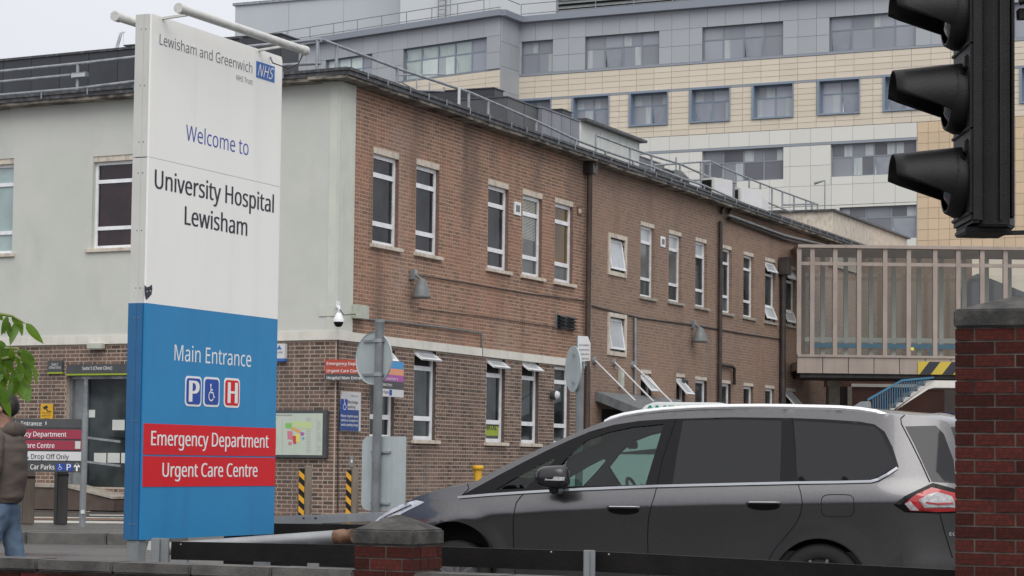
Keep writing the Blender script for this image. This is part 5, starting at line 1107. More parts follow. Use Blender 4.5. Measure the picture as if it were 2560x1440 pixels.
for k in range(14):
    z = zl + .1 + k * .32; mb = MB(); mb.add([(a.x, 4.05, z + .2), (b.x + 6, 4.05, z + .2), (b.x + 6, 3.9, z), (a.x, 3.9, z)], [(0, 1, 2, 3)]); mb.build('louvre', M['lamp_grey'], t)
MB().box((a.x, 3.95, ZC - .2), (b.x + 6, 4.05, zl + .02)).build('plinth', M['clad_coping'], t)
# camera on a pole in front of the white panels
h = FR.hit(2048, 456, 1, -1.5); t = thing('roof_camera', 'small camera on a thin pole against white cladding', 'camera', FR)
z0 = FR.hit(2058, 545, 1, -1.5).z
MB().tube([(h.x + .35, -1.5, z0 - 3), (h.x + .35, -1.5, h.z + .1)], .035, 6).build('pole', M['galv_dull'], t); MB().tube([(h.x + .35, -1.5, h.z + .1), (h.x - .3, -1.5, h.z - .05)], [.03, .09], 8).build('camera_head', M['galv_dull'], t)
# far crane jib
t = thing('tower_crane', 'faint grey crane jib far beyond the roof on the left', 'crane', Frame((0, 600, 0)))
A = at(292, 120, 600); B = at(302, 84, 600); C = at(309, 79, 600)
m_cr = mat('crane_paint', (.6, .62, .66), .6)
for s in (-.25, .25): MB().tube([(A.x + s, 0, 0), (A.x + s, 0, A.z), (B.x + s, 0, B.z), (C.x + s, 0, C.z)], .22, 6).build('jib_chord', m_cr, t)
for k in range(12):
    p = A.lerp(B, k / 12); q = A.lerp(B, (k + 1) / 12); MB().tube([(p.x - .25, 0, p.z), (q.x + .25, 0, q.z)], .07, 4).build('brace', m_cr, t)
MB().tube([(C.x, 0, C.z), (C.x, 0, C.z - 4.5)], .05, 4).build('hoist_rope', m_cr, t)

# ================================================================== LINK BRIDGE AND WHAT STANDS UNDER IT
M['bridge_disc'] = mat('bridge_disc', (.75, .68, .08), .5); BY = 66.0; LB = Frame((0, BY, 0))
t = thing('link_bridge', 'glazed pink framed link bridge with hazard stripes', 'bridge', LB)
def bz(py, px=2200): return LB.hit(px, py).z
def bx(px, py=800): return LB.hit(px, py).x
zt, zt2, zm, zs, zb0, zb = bz(614), bz(622), bz(661), bz(893), bz(897), bz(935)
XR = bx(2760); XL = bx(2030)
xl0 = bx(1993); DEP = 2.6
Q = [(bx(1994), .9), (XL, 0), (XR, 0)]
MB().box((xl0, -.12, zt2), (XR, DEP + .1, zt)).build('roof_deck', M['bridge_pink'], t)
MB().box((xl0 + .02, 0.02, zt - .12), (XR, DEP, zt2 - .001)).build('ceiling_band', M['bridge_pink'], t)
n = 12; x_ = xl0
fw = (XR - xl0) / n
for i in range(n): MB().box((xl0 + fw * i, -.1, zb), (xl0 + fw * (i + 1) - .02, .1, zs - .02)).build('fascia_panel', M['bridge_pink'], t)
MB().box((xl0, .1, zb + .1), (XR, DEP, zb0 - .1)).build('floor_deck', M['bridge_pink'], t)
MB().box((xl0, -.14, zs - .02), (XR, .12, zs + .05)).build('sill_rail', M['bridge_pink'], t)
MB().box((xl0 + .1, .0, zb - .12), (XR, DEP - .1, zb - .002)).build('under_beam', M['timber_dark'], t)
mul = [2030, 2087, 2147, 2212, 2271, 2337, 2395, 2455, 2513, 2572, 2632, 2692, 2750]
for s, y_ in ((0, 0), (1, DEP)):
    for px in mul + ([1997] if 1 else []):
        X_ = bx(px, 780); wd = 11 * BY / F / 2
        MB().box((X_ - wd, y_ - .06, zs + .05), (X_ + wd, y_ + .07, zt2)).build('mullion', M['bridge_pink' if not s else 'render_green'], t)
    for zz, hh in ((zm, .05),) if not s else ((bz(838), .07),):
        MB().box((xl0, y_ - .04, zz - hh), (XR, y_ + .05, zz + hh)).build('transom', M['bridge_pink' if not s else 'render_green'], t)
    xs_ = sorted([bx(p, 780) for p in mul] + [xl0 + .05])
    for a_, b_ in zip(xs_, xs_[1:]):
        _p = MB(); _p.add([(a_ + .07, y_, zs + .05), (b_ - .07, y_, zs + .05), (b_ - .07, y_, zm - .05), (a_ + .07, y_, zm - .05)], [(0, 1, 2, 3)]); _p.build('pane', M['bridge_glass'], t)
        if not s: _p = MB(); _p.add([(a_ + .07, y_, zm + .05), (b_ - .07, y_, zm + .05), (b_ - .07, y_, zt2 - .002), (a_ + .07, y_, zt2 - .002)], [(0, 1, 2, 3)]); _p.build('pane', M['bridge_glass'], t)
MB().box((bx(2064), DEP - .25, bz(860)), (XR, DEP - .18, bz(848))).build('handrail', M['blue_rail'], t)
MB().box((bx(2362), DEP - .25, bz(893)), (bx(2374), DEP - .18, bz(862))).build('rail_post', M['blue_rail'], t)
h = LB.hit(2278, 873, 1, .1); MB().lathe([(0, -.01), (.05, -.01), (.05, 0)], (h.x, -.08, h.z), 14, 1, False).build('yellow_disc', M['bridge_disc'], t)
# hazard board
hb = thing('hazard_board', 'yellow and black striped height warning board on the bridge', 'hazard board', LB)
x0 = bx(2293, 920); x1 = bx(2640, 920); z0 = bz(935); z1 = bz(903)
MB().box((x0, -.13, z0), (x1, -.105, z1)).build('board', M['bridge_yellow'], hb)
px = 2297
while px < 2610:
    a_ = bx(px, 920); wv = bx(px + 28, 920) - a_; sh = bx(px + 24, 920) - a_
    mb = MB(); mb.add([(a_, -.133, z0 + .004), (a_ + wv, -.133, z0 + .004), (min(a_ + wv + sh, x1), -.133, z1 - .004), (min(a_ + sh, x1), -.133, z1 - .004)], [(0, 1, 2, 3)]); mb.build('stripe', M['text_black'], hb); px += 56
# brick stair block behind the bridge
RB = Frame((0, 74, 0)); M['brick_rear'] = brick_tex('brick_rear', (.15, .105, .07), (.12, .082, .058), (.19, .14, .10))
t = thing('brick_rear_wing', 'plain brown brick rear wing seen through the bridge glazing', 'building', RB)
def rx(px): return RB.hit(px, 800).x
def rz(py): return RB.hit(2200, py).z
hh_ = [(rx(2062), rx(2086), rz(835), rz(690)), (rx(2101), rx(2119), rz(830), rz(700))]
mb = MB(lambda p: Vector((p[0], -p[1], p[2]))); wall_holes(mb, rx(1985), rx(2430), rz(940), rz(628), hh_, depth=.15); mb.build('wall', M['brick_rear'], t)
for a_, b_, c_, d_ in hh_:
    g_ = MB(); g_.box((a_, .05, c_), (a_ + .08, .12, d_)); g_.box((b_ - .08, .05, c_), (b_, .12, d_)); g_.box((a_, .05, d_ - .08), (b_, .12, d_)); g_.box((a_, .05, c_), (b_, .12, c_ + .08)); g_.box((a_, .05, c_ + (d_ - c_) * .3), (b_, .12, c_ + (d_ - c_) * .3 + .07))
    w_ = g_.build('window', M['upvc'], t); MB().box((a_, .09, c_), (b_, .1, d_)).build('pane', M['glass_blind'], w_)
MB().box((rx(1985), .3, rz(940)), (rx(2430), 6, rz(630))).build('block', M['brick_far'], t)
mb = MB(); mb.prism([(rx(2400), rz(720)), (rx(2440), rz(683)), (rx(2640), rz(760)), (rx(2640), rz(790)), (rx(2400), rz(790))], -.3, 3); mb.build('sloping_roof', M['roof_black'], t)
# ground level below the bridge
UB = Frame((0, 70, 0))
def ux(px): return UB.hit(px, 960).x
def uz(py): return UB.hit(2200, py).z
t = thing('undercroft_wall', 'dark reddish wall with pale band in the passage under the bridge', 'wall', UB)
MB().box((ux(1990), 1.0, gz(70)), (ux(2700), 1.2, uz(928))).build('wall', M['red_wall'], t)
MB().box((ux(2140), .94, uz(965)), (ux(2700), .995, uz(957))).build('pale_band', M['white_paint'], t)
MB().box((ux(2130), .9, gz(70)), (ux(2141), .997, uz(965))).build('door_post', M['stone_dark'], t)
MB().box((ux(2098), .96, gz(70)), (ux(2128), .995, uz(965))).build('doorway', M['dark_void'], t)
t = thing('bridge_column', 'brick column carrying the near end of the bridge', 'column', UB)
MB().box((ux(2055), -1.5, gz(70)), (ux(2082), -.9, uz(935))).build('shaft', M['stone_dark'], t); MB().box((ux(2050), -1.6, uz(972)), (ux(2086), -.85, uz(940))).build('head', M['mortar_dn'], t)
# stair
UB = Frame((0, 64.0, 0)); ub70 = (ux, uz)
t = thing('outside_stair', 'white stepped outside stair with blue balustrade beneath the bridge', 'stair', UB)
sx = [2200, 2222, 2238, 2256, 2274, 2292, 2310, 2333]; sy = [1036, 1020, 1006, 992, 978, 964, 950, 950]
poly = []
for i in range(7): poly.append((ux(sx[i]), uz(sy[i]))); poly.append((ux(sx[i + 1]), uz(sy[i])))
poly = poly + [(ux(2333), uz(968)), (ux(2318), uz(972)), (ux(2180), uz(1062)), (ux(2180), uz(1040))]
MB().prism(poly, -.2, -.05).build('stringer', M['white_paint'], t)
for i in range(7): MB().box((ux(sx[i]), -.05, uz(sy[i]) - .12), (ux(sx[i + 1]), 1.1, uz(sy[i]))).build('step', M['stone_dark'], t)
MB().box((ux(2333), -.2, uz(968)), (ux(2700), 1.1, uz(950))).build('landing', M['white_paint'], t)
for i in range(26):
    px = 2178 + i * 6; yb = 1040 - (px - 2200) * .77 if px > 2200 else 1040; yt = (1000 - (px - 2165) * .588) if px < 2250 else (950 - (px - 2250) * .11)
    MB().box((ux(px), -.28, uz(yb)), (ux(px) + .022, -.25, uz(yt))).build('baluster', M['stair_blue'], t)
mb = MB(); mb.prism([(ux(2165), uz(1004)), (ux(2250), uz(954)), (ux(2330), uz(945)), (ux(2330), uz(941)), (ux(2250), uz(949)), (ux(2165), uz(998))], -.3, -.22); mb.build('handrail', M['stair_blue'], t)
UB = Frame((0, 70, 0))
t = thing('skip', 'blue metal bin standing under the stair landing', 'bin', UB)
MB().prism([(ux(2312), gz(69)), (ux(2352), gz(69)), (ux(2356), uz(1036)), (ux(2306), uz(1036))], -1.6, -.9).build('body', M['nhs_blue'], t); MB().box((ux(2304), -1.65, uz(1037)), (ux(2358), -.85, uz(1033))).build('rim', M['nhs_blue'], t)
t = thing('wall_notice', 'framed small notice on the wall beyond the car tail', 'notice', UB)
MB().box((ux(2352), -.62, gz(70)), (ux(2392), -.5, uz(975))).build('pier', M['bridge_pink'], t); MB().box((ux(2366), -.66, uz(1085)), (ux(2384), -.63, uz(1060))).build('frame', M['off_white'], t); MB().box((ux(2371), -.67, uz(1079)), (ux(2379), -.661, uz(1066))).build('picture', M['dark_grey'], t)
# ================================================================== TOTEM SIGN
SY = 18.0
b0 = at(355, 1200, SY)
SG = Frame((b0.x, b0.y, 0), ANG)
t = thing('totem_sign', 'tall white and blue hospital totem sign with red bands', 'sign', SG)
def S(px, py, d=0): return SG.hit(px, py, 1, -d)
W_ = (S(703, 400).x + S(685, 1250).x) / 2; ZTOP = S(378, 33).z; ZBOT = S(352, 1350).z; ZSM = S(368, 391).z; ZBL = (S(362, 760).z + S(692, 795).z) / 2; TH = .152
g_ = .0016
clip = .03
def face(z0, z1, m, name, top=False):
    mb = MB(); pts = [(g_, z0), (W_ - g_, z0), (W_ - g_, z1 - (clip if top else 0)), (W_ - g_ - (clip * .6 if top else 0), z1), (g_, z1)]
    if not top: pts = [(g_, z0), (W_ - g_, z0), (W_ - g_, z1), (g_, z1)]
    mb.prism(pts, 0, .02); return mb.build(name, M[m], t)
face(ZSM + g_, ZTOP, 'sign_white', 'front_panel', True); face(ZBL, ZSM - g_, 'sign_white', 'front_panel'); face(ZBOT, ZBL - .001, 'sign_blue', 'front_panel')
for z0, z1, m in ((ZBOT, ZBL - .001, 'sign_blue_shaded'), (ZBL, ZSM - .004, 'sign_white_shaded'), (ZSM + .004, ZTOP, 'sign_white_shaded')):
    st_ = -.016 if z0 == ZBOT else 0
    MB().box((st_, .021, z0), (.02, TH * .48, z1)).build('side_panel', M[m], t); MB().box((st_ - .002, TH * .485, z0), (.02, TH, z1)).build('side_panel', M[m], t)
    MB().box((W_ - .02, .021, z0), (W_, TH, z1 - (.08 if m == 'sign_white_shaded' and z1 == ZTOP else 0))).build('side_panel', M[m], t); MB().box((.021, TH - .02, z0), (W_ - .021, TH, z1 - (.08 if z1 == ZTOP else 0))).build('back_panel', M[m], t)
    for zz in (z0 + .12, (z0 + z1) / 2, z1 - .12):
        for yy in (TH * .36, TH * .62): MB().lathe([(.0, -.004), (.005, -.004), (.005, 0)], (st_ - .001, yy, zz), 8, 0).build('rivet', M['galv_dull'], t)
MB().box((.021, .021, ZBOT + .01), (W_ - .021, TH - .021, ZTOP - .1)).build('core', M['dark_void'], t)
# red bands
def sbox(px0, py0, px1, py1, m, name, d=.004, d0=.0005, par=None):
    a = S(px0, py0, d); b = S(px1, py1, d); return MB().box((a.x, -d, b.z), (b.x, -d0, a.z)).build(name, M[m], par or t)
z1 = S(355, 1058).z; z0 = S(355, 1136).z; MB().box((.004, -.004, z0), (W_ - .002, -.0005, z1)).build('red_band', M['sign_red'], t)
z1 = S(355, 1140).z; z0 = S(355, 1217).z; MB().box((.004, -.004, z0), (W_ - .002, -.0005, z1)).build('red_band', M['sign_red'], t)
def st(txt, x0, y0, x1, cap, m, bold=.0, d=.0012, x1y=None):
    A = S(x0, y0, d); B = S(x1, x1y or y0, d); c = S(x0, y0 - cap, d).z - A.z
    return letters(t, txt, (A.x, -d, A.z), (B.x, -d, A.z), c, M[m], (0, 0, 0), bold)
st('Lewisham and Greenwich', 399, 111, 632, 27, 'text_grey', .0); st('NHS Trust', 591, 200, 632, 13.5, 'text_grey', -.003)
st('Welcome to', 465, 350, 622, 39, 'text_blue', 0.0); st('University Hospital', 387, 470, 685, 47, 'text_black', .022); st('Lewisham', 462, 561, 618, 46, 'text_black', .022)
st('Main Entrance', 436, 901, 628, 40, 'text_white', .0); st('Emergency Department', 378, 1113, 671, 36, 'text_white', .02, .0052); st('Urgent Care Centre', 406, 1192, 643, 35, 'text_white', .02, .0052)
# health service logo plate
a = S(641.5, 152, .003); b = S(686.5, 203, .003); c_ = S(641.5, 193, .003)
MB().box((a.x, -.003, c_.z), (b.x, -.0005, a.z)).build('logo_plate', M['nhs_blue'], t)
vs, fs, x0_, x1_ = glyphs('NHS', .035)
L0 = a.x + (b.x - a.x) * .06; L1 = a.x + (b.x - a.x) * .93; H_ = (a.z - c_.z)
me = bpy.data.meshes.new('logo_letters'); sc_ = (L1 - L0 - .03) / (x1_ - x0_)
me.from_pydata([(L0 + (v.x - x0_) * sc_ + v.y / .7 * .035, -.006, c_.z + H_ * .14 + v.y / .7 * H_ * .72) for v in vs], [], fs); me.materials.append(M['text_white']); ob('logo_letters', me, t)
# pictogram plates
def icon(px0, px1, py0, py1, m, kind):
    a = S(px0, py0, .004); b = S(px1, py0, .004); c = S(px0, py1, .004); w, h = b.x - a.x, a.z - c.z; r = w * .16
    def rr(x0, z0, w, h, r): 
        out = []
        for cx, cz, s0 in ((x0 + w - r, z0 + h - r, 0), (x0 + r, z0 + h - r, 90), (x0 + r, z0 + r, 180), (x0 + w - r, z0 + r, 270)):
            out += [(cx + r * cos(radians(s0 + k * 22.5)), cz + r * sin(radians(s0 + k * 22.5))) for k in range(5)]
        return out
    MB().prism(rr(a.x, c.z, w, h, r), -.003, -.0005).build('pictogram_border', M['text_white'], t)
    e = w * .07; o = MB().prism(rr(a.x + e, c.z + e, w - 2 * e, h - 2 * e, r * .8), -.006, -.0032).build('pictogram_plate', M[m], t)
    if kind == 'wc': wheelchair(t, 'text_white', (a.x + w * .44, -.010, c.z + h * .47), (1.0, 0, 0), (0, 0, 1.0), h * .36)
    else: letters(t, kind, (a.x + w * .24, -.009, c.z + h * .15), (a.x + w * .78, -.009, c.z + h * .15), h * .70, M['text_white'], (0, 0, 0), .06, 'pictogram_letter')
icon(464, 505, 939, 1015, 'icon_blue', 'P'); icon(510, 550, 941.5, 1016, 'icon_blue', 'wc'); icon(561, 600.5, 944, 1018, 'sign_red', 'H')
# small black sticker, a plain cat-like head outline
q = [(361, 712), (367, 718), (374, 716), (380, 711), (381, 722), (379, 736), (370, 746), (365, 750), (362, 738), (361, 724)]
stk = thing('sticker', 'small black animal head sticker on the totem edge above the blue', 'sticker', SG)
mb = MB(); mb.add([(S(x, y, .002).x, -.002, S(x, y, .002).z) for x, y in q], [tuple(range(len(q)))]); mb.build('print', M['text_black'], stk)
for x, y in ((368, 728), (376, 727)): mb = MB(); mb.add([(S(x + i, y + j, .003).x, -.003, S(x + i, y + j, .003).z) for i, j in ((-2, 0), (0, 2), (2, 0), (0, -1))], [(0, 1, 2, 3)]); mb.build('eye', M['off_white'], stk)
# legs
for x0, x1 in ((0.0, .11), (.36, .47), (W_ - .12, W_ - .01)): MB().box((x0, .02, -.02), (x1, TH - .02, ZBOT - .002)).build('leg', M['galv_dull'], t, .004)
mb = MB(); mb.prism([(.11, ZBOT - .08), (.30, ZBOT - .11), (.34, ZBOT - .02), (.13, ZBOT - .01)], .0, .012); mb.build('bracket_plate', M['off_white'], t)
# tubes that light the sign
def tube_light(label, d, e0, e1, s):
    q = thing('light_tube', label, 'lamp', SG, 'tube lights over the totem sign')
    MB().tube([e0, e1], .036, 14).build('tube', M['tube_light'], q)
    for f_ in (.015, .985):
        p = e0.lerp(e1, f_); dv = (e1 - e0).normalized() * .035; MB().tube([p - dv, p + dv], .042, 14).build('end_cap', M['tube_light'], q)
    for f_ in (.12, .86):
        p = e0.lerp(e1, f_); MB().bar(p, (p.x, .03 if s > 0 else TH - .03, ZTOP - .012), .03, .018).build('bracket_arm', M['tube_light'], q)
    return q
f0 = SG.hit(446, 20, 1, -.3); f1 = SG.hit(764, 127, 1, -.3); q = tube_light('front white tube light held out over the totem top', .3, f0, f1, 1)
MB().tube([f1 + Vector((-.04, 0, -.03)), (f1.x - .05, -.26, f1.z - .12), (f1.x - .12, -.2, f1.z - .17), (f1.x - .22, -.1, f1.z - .13), (W_ - .18, .02, ZTOP - .02)], .006, 6).build('flex', M['cable'], q)
e0 = SG.hit(287, 40, 1, .45); e1 = e0 + (f1 - f0); tube_light('rear tube light mostly hidden behind the totem', .45, e0, e1, -1)

# ================================================================== FOREGROUND WALL, PIERS, BARRIERS
WA = atan2(-.42, .907)
pc = at(1034, 1200, 14.0)
WFm = Frame((pc.x, pc.y, 0), WA)        # x along the wall to the right, y away from the viewer; origin = nearest corner of the small pier
wz = .60
def course(t, x0, x1, y0, y1, z0, n, h=.075, m='fg_brick', joint=.011, faces=('f', 'r', 'l')):
    """solid brick courses of a pier: every brick its own part"""
    for k in range(n):
        z = z0 + k * h; L = x1 - x0; D = y1 - y0
        def run(a0, a1, off):
            out = []; a = a0 - off
            while a < a1 - .005:
                b = min(a + .225, a1); aa = max(a, a0)
                if b - aa > .02: out.append((aa, b - (joint if b < a1 else 0)))
                a += .225
            return out
        odd = k % 2
        fx = run(x0, x1, .1125 if odd else 0); ry = run(y0, y1, 0 if odd else .1125)
        bd = .1025
        for a, b in fx:
            j = random.uniform(0, .003); piece('brick', M[m], t, (a, y0 - j, z), (b, y0 + bd, z + h - joint))
        for a, b in ry:
            if a < y0 + bd: a = y0 + bd + joint
            if b - a < .02: continue
            j = random.uniform(0, .003); piece('brick', M[m], t, (x1 - bd, a, z), (x1 + j, b, z + h - joint)); piece('brick', M[m], t, (x0 - j, a, z), (x0 + bd, b, z + h - joint))
# small pier
t = thing('small_gate_pier', 'low red brick pier with pyramid stone cap in front of the car', 'pier', WFm)
PX0 = WFm.hit(886, 1380, 1, 0).x; PY1 = WFm.hit(1104, 1380, 0, 0).y; zcb = WFm.hit(1034, 1365, 1, 0).z; zct = WFm.hit(1034, 1327, 1, 0).z; ztop = at(990, 1286, 14.2).z
course(t, PX0, 0, 0, PY1, zcb - .075 * 9, 9)
MB().box((PX0 + .005, .005, 0), (-.005, PY1 - .005, zcb)).build('mortar_core', M['fg_mortar'], t)
o_ = .012; a, b, c, d = PX0 - o_, o_, -o_, PY1 + o_
mb = MB(); mb.add([(a, c, zcb), (b, c, zcb), (b, d, zcb), (a, d, zcb), (a, c, zct), (b, c, zct), (b, d, zct), (a, d, zct), ((a + b) / 2 + .015, (c + d) / 2, ztop), ((a + b) / 2 - .015, (c + d) / 2, ztop)],
    [(0, 3, 2, 1), (0, 1, 5, 4), (1, 2, 6, 5), (2, 3, 7, 6), (3, 0, 4, 7), (4, 5, 8, 9), (5, 6, 8), (6, 7, 9, 8), (7, 4, 9)])
mb.build('cap', M['cap'], t, .009)
# tall pier at the right
tp = thing('tall_gate_pier', 'tall red brick gate pier with weathered pyramid cap at the right edge', 'pier', None)
PR = Frame(WFm.w((WFm.hit(2388, 1100, 1, .0).x, .0, 0)), WA); tp.matrix_world = PR.M
zc0 = PR.hit(2388, 818, 1, 0).z; zc1 = PR.hit(2388, 775, 1, 0).z; HW = .56
nc = int(zc0 / .0725)
course(tp, 0, HW, 0, HW, zc0 - .0725 * nc, nc, h=.0725)
MB().box((.005, .005, 0), (HW - .005, HW - .005, zc0)).build('mortar_core', M['fg_mortar'], tp)
a, b, c, d = -.006, HW + .02, -.02, HW + .02; zt_ = PR.hit(2540, 738, 1, HW / 2).z
mb = MB(); mb.add([(a, c, zc0), (b, c, zc0), (b, d, zc0), (a, d, zc0), (a, c, zc1), (b, c, zc1), (b, d, zc1), (a, d, zc1), ((a + b) / 2, (c + d) / 2, zt_)], [(0, 3, 2, 1), (0, 1, 5, 4), (1, 2, 6, 5), (2, 3, 7, 6), (3, 0, 4, 7), (4, 5, 8), (5, 6, 8), (6, 7, 8), (7, 4, 8)]); mb.build('cap', M['cap'], tp, .008)
# low wall both sides
t = thing('low_brick_wall', 'low front brick wall with dark coping stones', 'wall', WFm)
wd = .26
def lowwall(x0, x1, z, hc=.075):
    MB().box((x0, .045, 0), (x1, .045 + wd - .06, z - hc)).build('mortar_core', M['fg_mortar'], t)
    a = x0
    while a < x1 - .01:
        b = min(a + .6, x1); o = MB().box((a, .0, z - hc), (b - .006, wd + random.uniform(-.003, .003), z + random.uniform(-.003, .003))).build('coping_stone', M['coping'], t, .012); a = b
    for k in range(3):
        zz = z - hc - .008 - (k + 1) * .075; a = x0 - (.1125 if k % 2 else 0)
        while a < x1:
            b = min(a + .225, x1); aa = max(a, x0)
            if b - aa > .03: piece('brick', M['fg_brick'], t, (aa, .03, zz), (b - .011, .11, zz + .064))
            a += .225
zl = WFm.hit(884, 1426, 1, 0).z; zr = WFm.hit(1106, 1432, 1, 0).z
lowwall(-5.2, PX0 - .002, zl); lowwall(.002, WFm.I.to_3x3().col[0].x * 0 + (WFm.I @ PR.w((0, 0, 0))).x - .004, zl)
# concrete strip behind the wall
MB().box((-2.9, wd + .02, 0), ((WFm.I @ PR.w((0, 0, 0))).x + 1.5, wd + .22, zl - .015)).build('footing_strip', M['kerb'], t)
# black crash rail with galvanised posts
RF = Frame((0, 0, 0)); t = thing('black_crash_rail', 'long black steel rail behind the low front wall', 'rail', RF); t.matrix_world = Matrix.Identity(4)
pts = [at(428, 1354, 16.0), at(885, 1362.5, 15.0), at(1106, 1367, 14.75), at(1475, 1378, 14.2), at(1660, 1387, 14.0), at(2384, 1425, 13.3), at(2600, 1440, 13.1)]
mb = MB()
for p, q in zip(pts, pts[1:]):
    h_ = .125; mb.add([p, q, q - Vector((0, 0, h_)), p - Vector((0, 0, h_)), p + Vector((0, .05, 0)), q + Vector((0, .05, 0)), q + Vector((0, .05, -h_)), p + Vector((0, .05, -h_))], [(0, 1, 2, 3), (4, 7, 6, 5), (0, 4, 5, 1), (3, 2, 6, 7), (1, 5, 6, 2), (0, 3, 7, 4)])
mb.build('beam', M['rail_black'], t)
for px, py, Y, w in ((404, 1345, 15.95, 42), (1473, 1375, 14.17, 29)):
    p = at(px, py, Y); wd_ = w * Y / F / 2
    MB().box((p.x - wd_, Y - .09, 0), (p.x + wd_ * .0, Y - .012, p.z)).box((p.x, Y - .06, 0), (p.x + wd_, Y - .012, p.z)).build('post', M['galv_dull'], t, .004)
for x_, y_ in ((452, 1361), (1378, 1380), (1522, 1386)):
    p = at(x_, y_, 14.0 if x_ > 1000 else 15.8); MB().lathe([(.0, -.006), (.006, -.006), (.006, 0)], p, 8, 1).build('bolt', M['galv'], t)
MB().box((at(428, 1400, 16.2).x, 16.3, 0), (at(880, 1400, 16).x, 16.4, .42)).build('lower_beam', M['rail_black'], t)
# round barrier pole with a taped end
t = thing('barrier_pole', 'pale round barrier pole lying behind the rail with a brown wrapped end', 'barrier', RF); t.matrix_world = Matrix.Identity(4)
r_ = .047
A = at(415, 1372, 16.9); B = at(852, 1341, 16.3)
MB().tube([A, B], r_, 20).build('pole', M['pipe_white'], t)
dv = (B - A).normalized()
MB().tube([B - dv * .05, B + dv * .02, B + dv * .05, B + dv * .1], [r_ * 1.02, r_ * 1.13, r_ * .93, r_ * 1.08], 14).build('wrapped_end', M['tape'], t)
for p in (A.lerp(B, .1), A.lerp(B, .85)): MB().box((p.x - .04, p.y - .04, 0), (p.x + .04, p.y + .04, p.z - r_ + .005)).build('prop', M['galv_dull'], t)
# galvanised guard beam further back
t = thing('guard_beam', 'flat galvanised guard beam between the totem and the car nose', 'barrier', RF); t.matrix_world = Matrix.Identity(4)
A = at(560, 1300, 21.5); B = at(820, 1291, 21.3); C = at(985, 1284, 21.2)
for p, q in ((A, B), (B, C)):
    MB().bar(p + Vector((0, 0, .0)), q, .1, .035).bar(p + Vector((0, -.03, -.035)), q + Vector((0, -.03, -.035)), .04, .045).build('beam', M['galv'], t)
for px in (760, 790):
    p = at(px, 1295, 21.2); MB().lathe([(0, -.03), (.012, -.03), (.012, 0)], (p.x, p.y - .03, p.z), 8, 1).build('bolt', M['pipe_black'], t)
for px in (600, 830):
    p = at(px, 1308, 21.3); MB().box((p.x - .09, 21.3, .05), (p.x + .09, 21.4, p.z)).build('post', M['galv_dull'], t)
MB().box((at(560, 1320, 20.9).x, 20.9, .1), (at(960, 1320, 20.9).x, 20.97, at(700, 1309, 20.9).z)).build('back_board', M['rail_black'], t)

# ================================================================== TRAFFIC SIGNAL
TY = 8.1
c = at(2452, 300, TY)
TF = Frame((c.x, TY, 0)); t = thing('traffic_signal', 'black three lamp traffic signal head seen from its side', 'traffic light', TF)
def X(px, Y=TY): return at(px, 300, Y).x - c.x
def Zt(py, Y=TY): return at(2452, py, Y).z
zb_ = Zt(575); zt_ = zb_ + .98
# back casing, tapered, seen edge on
mb = MB(); mb.prism([(X(2432), -.13), (X(2465), -.15), (X(2502), -.14), (X(2528), -.06), (X(2540), .1), (X(2432), .14)], zb_, zt_, 2); mb.build('casing', M['black_plastic'], t, .006)
MB().box((X(2508), -.145, zb_ + .03), (X(2515), .12, zt_)).build('side_rib', M['black_plastic'], t, .004)
MB().box((X(2404), -.16, zb_ + .01), (X(2434), .16, zt_)).build('front_panel', M['black_plastic'], t, .01)
MB().box((X(2476), -.158, zb_ + .02), (X(2482), -.14, zt_)).build('seam_rib', M['black_plastic'], t)
for k, pt in enumerate((372, 163, -46)):
    zc = (Zt(pt) + Zt(pt + 160)) / 2; ra = .118; rb = .098
    # door ring
    mb = MB(); mb.lathe([(.125, 0), (.125, -.03), (.11, -.06), (.1, -.06)], (X(2406), 0, zc - .01), 24, 0); mb.build('lamp_door', M['black_plastic'], t)
    mb = MB(); mb.lathe([(.098, -.045), (.06, -.065), (0, -.072)], (X(2406), 0, zc), 20, 0); mb.build('lens', M[['glass_dark', 'glass_dark', 'glass_red'][k]], t)
    # cowl: tube cut back obliquely underneath
    vs = []; n = 28; x0, x1 = X(2400), X(2231)
    for ring in range(7):
        f_ = ring / 6
        for i in range(n + 1):
            u = radians(-128 + 256 * i / n)   # 0 = top
            # reach shortens towards the underside
            reach = 1.0 if abs(u) < radians(84) else max(.06, 1.0 - (abs(u) - radians(84)) / radians(128 - 84) * .95)
            fr_ = f_ * reach; r0 = ra + (rb - ra) * fr_
            x = x0 + (x1 - x0) * fr_
            vs.append((x, sin(u) * r0, zc + cos(u) * r0 - .008 * fr_))
    fs = [(r * (n + 1) + i, r * (n + 1) + i + 1, (r + 1) * (n + 1) + i + 1, (r + 1) * (n + 1) + i) for r in range(6) for i in range(n)]
    mb = MB(); mb.add(vs, fs, True); me = mb.mesh('cowl', M['black_plastic']); o = ob('cowl', me, t); md = o.modifiers.new('th', 'SOLIDIFY'); md.thickness = .004; md.offset = 0
    MB().box((X(2396), -.115, zc + .085), (X(2418), -.07, zc + .135)).build('hinge_lug', M['black_plastic'], t, .006)
    MB().box((X(2398), -.15, zc - .14), (X(2428), .15, zc - .128)).build('divider', M['black_plastic'], t, .003)
MB().box((X(2400), -.1, zb_ - .02), (X(2512), .1, zb_ + .002)).build('base_plate', M['black_plastic'], t, .005)
MB().bar((X(2470), 0, zb_ - .012), (X(2470) + .5, .02, zb_ + .008), .03, .014).build('bracket', M['black_plastic'], t)
MB().bar((X(2545), 0, Zt(35)), (X(2545) + .4, .0, Zt(22)), .05, .035).build('bracket', M['black_plastic'], t); MB().tube([(X(2540), -.05, Zt(12)), (X(2560), -.06, Zt(6)), (X(2600), -.05, Zt(20))], .012, 8).build('cable', M['black_plastic'], t)
MB().tube([(X(2545) + .45, 0, 0), (X(2545) + .45, 0, 3.6)], .057, 16).build('post', M['black_plastic'], t)

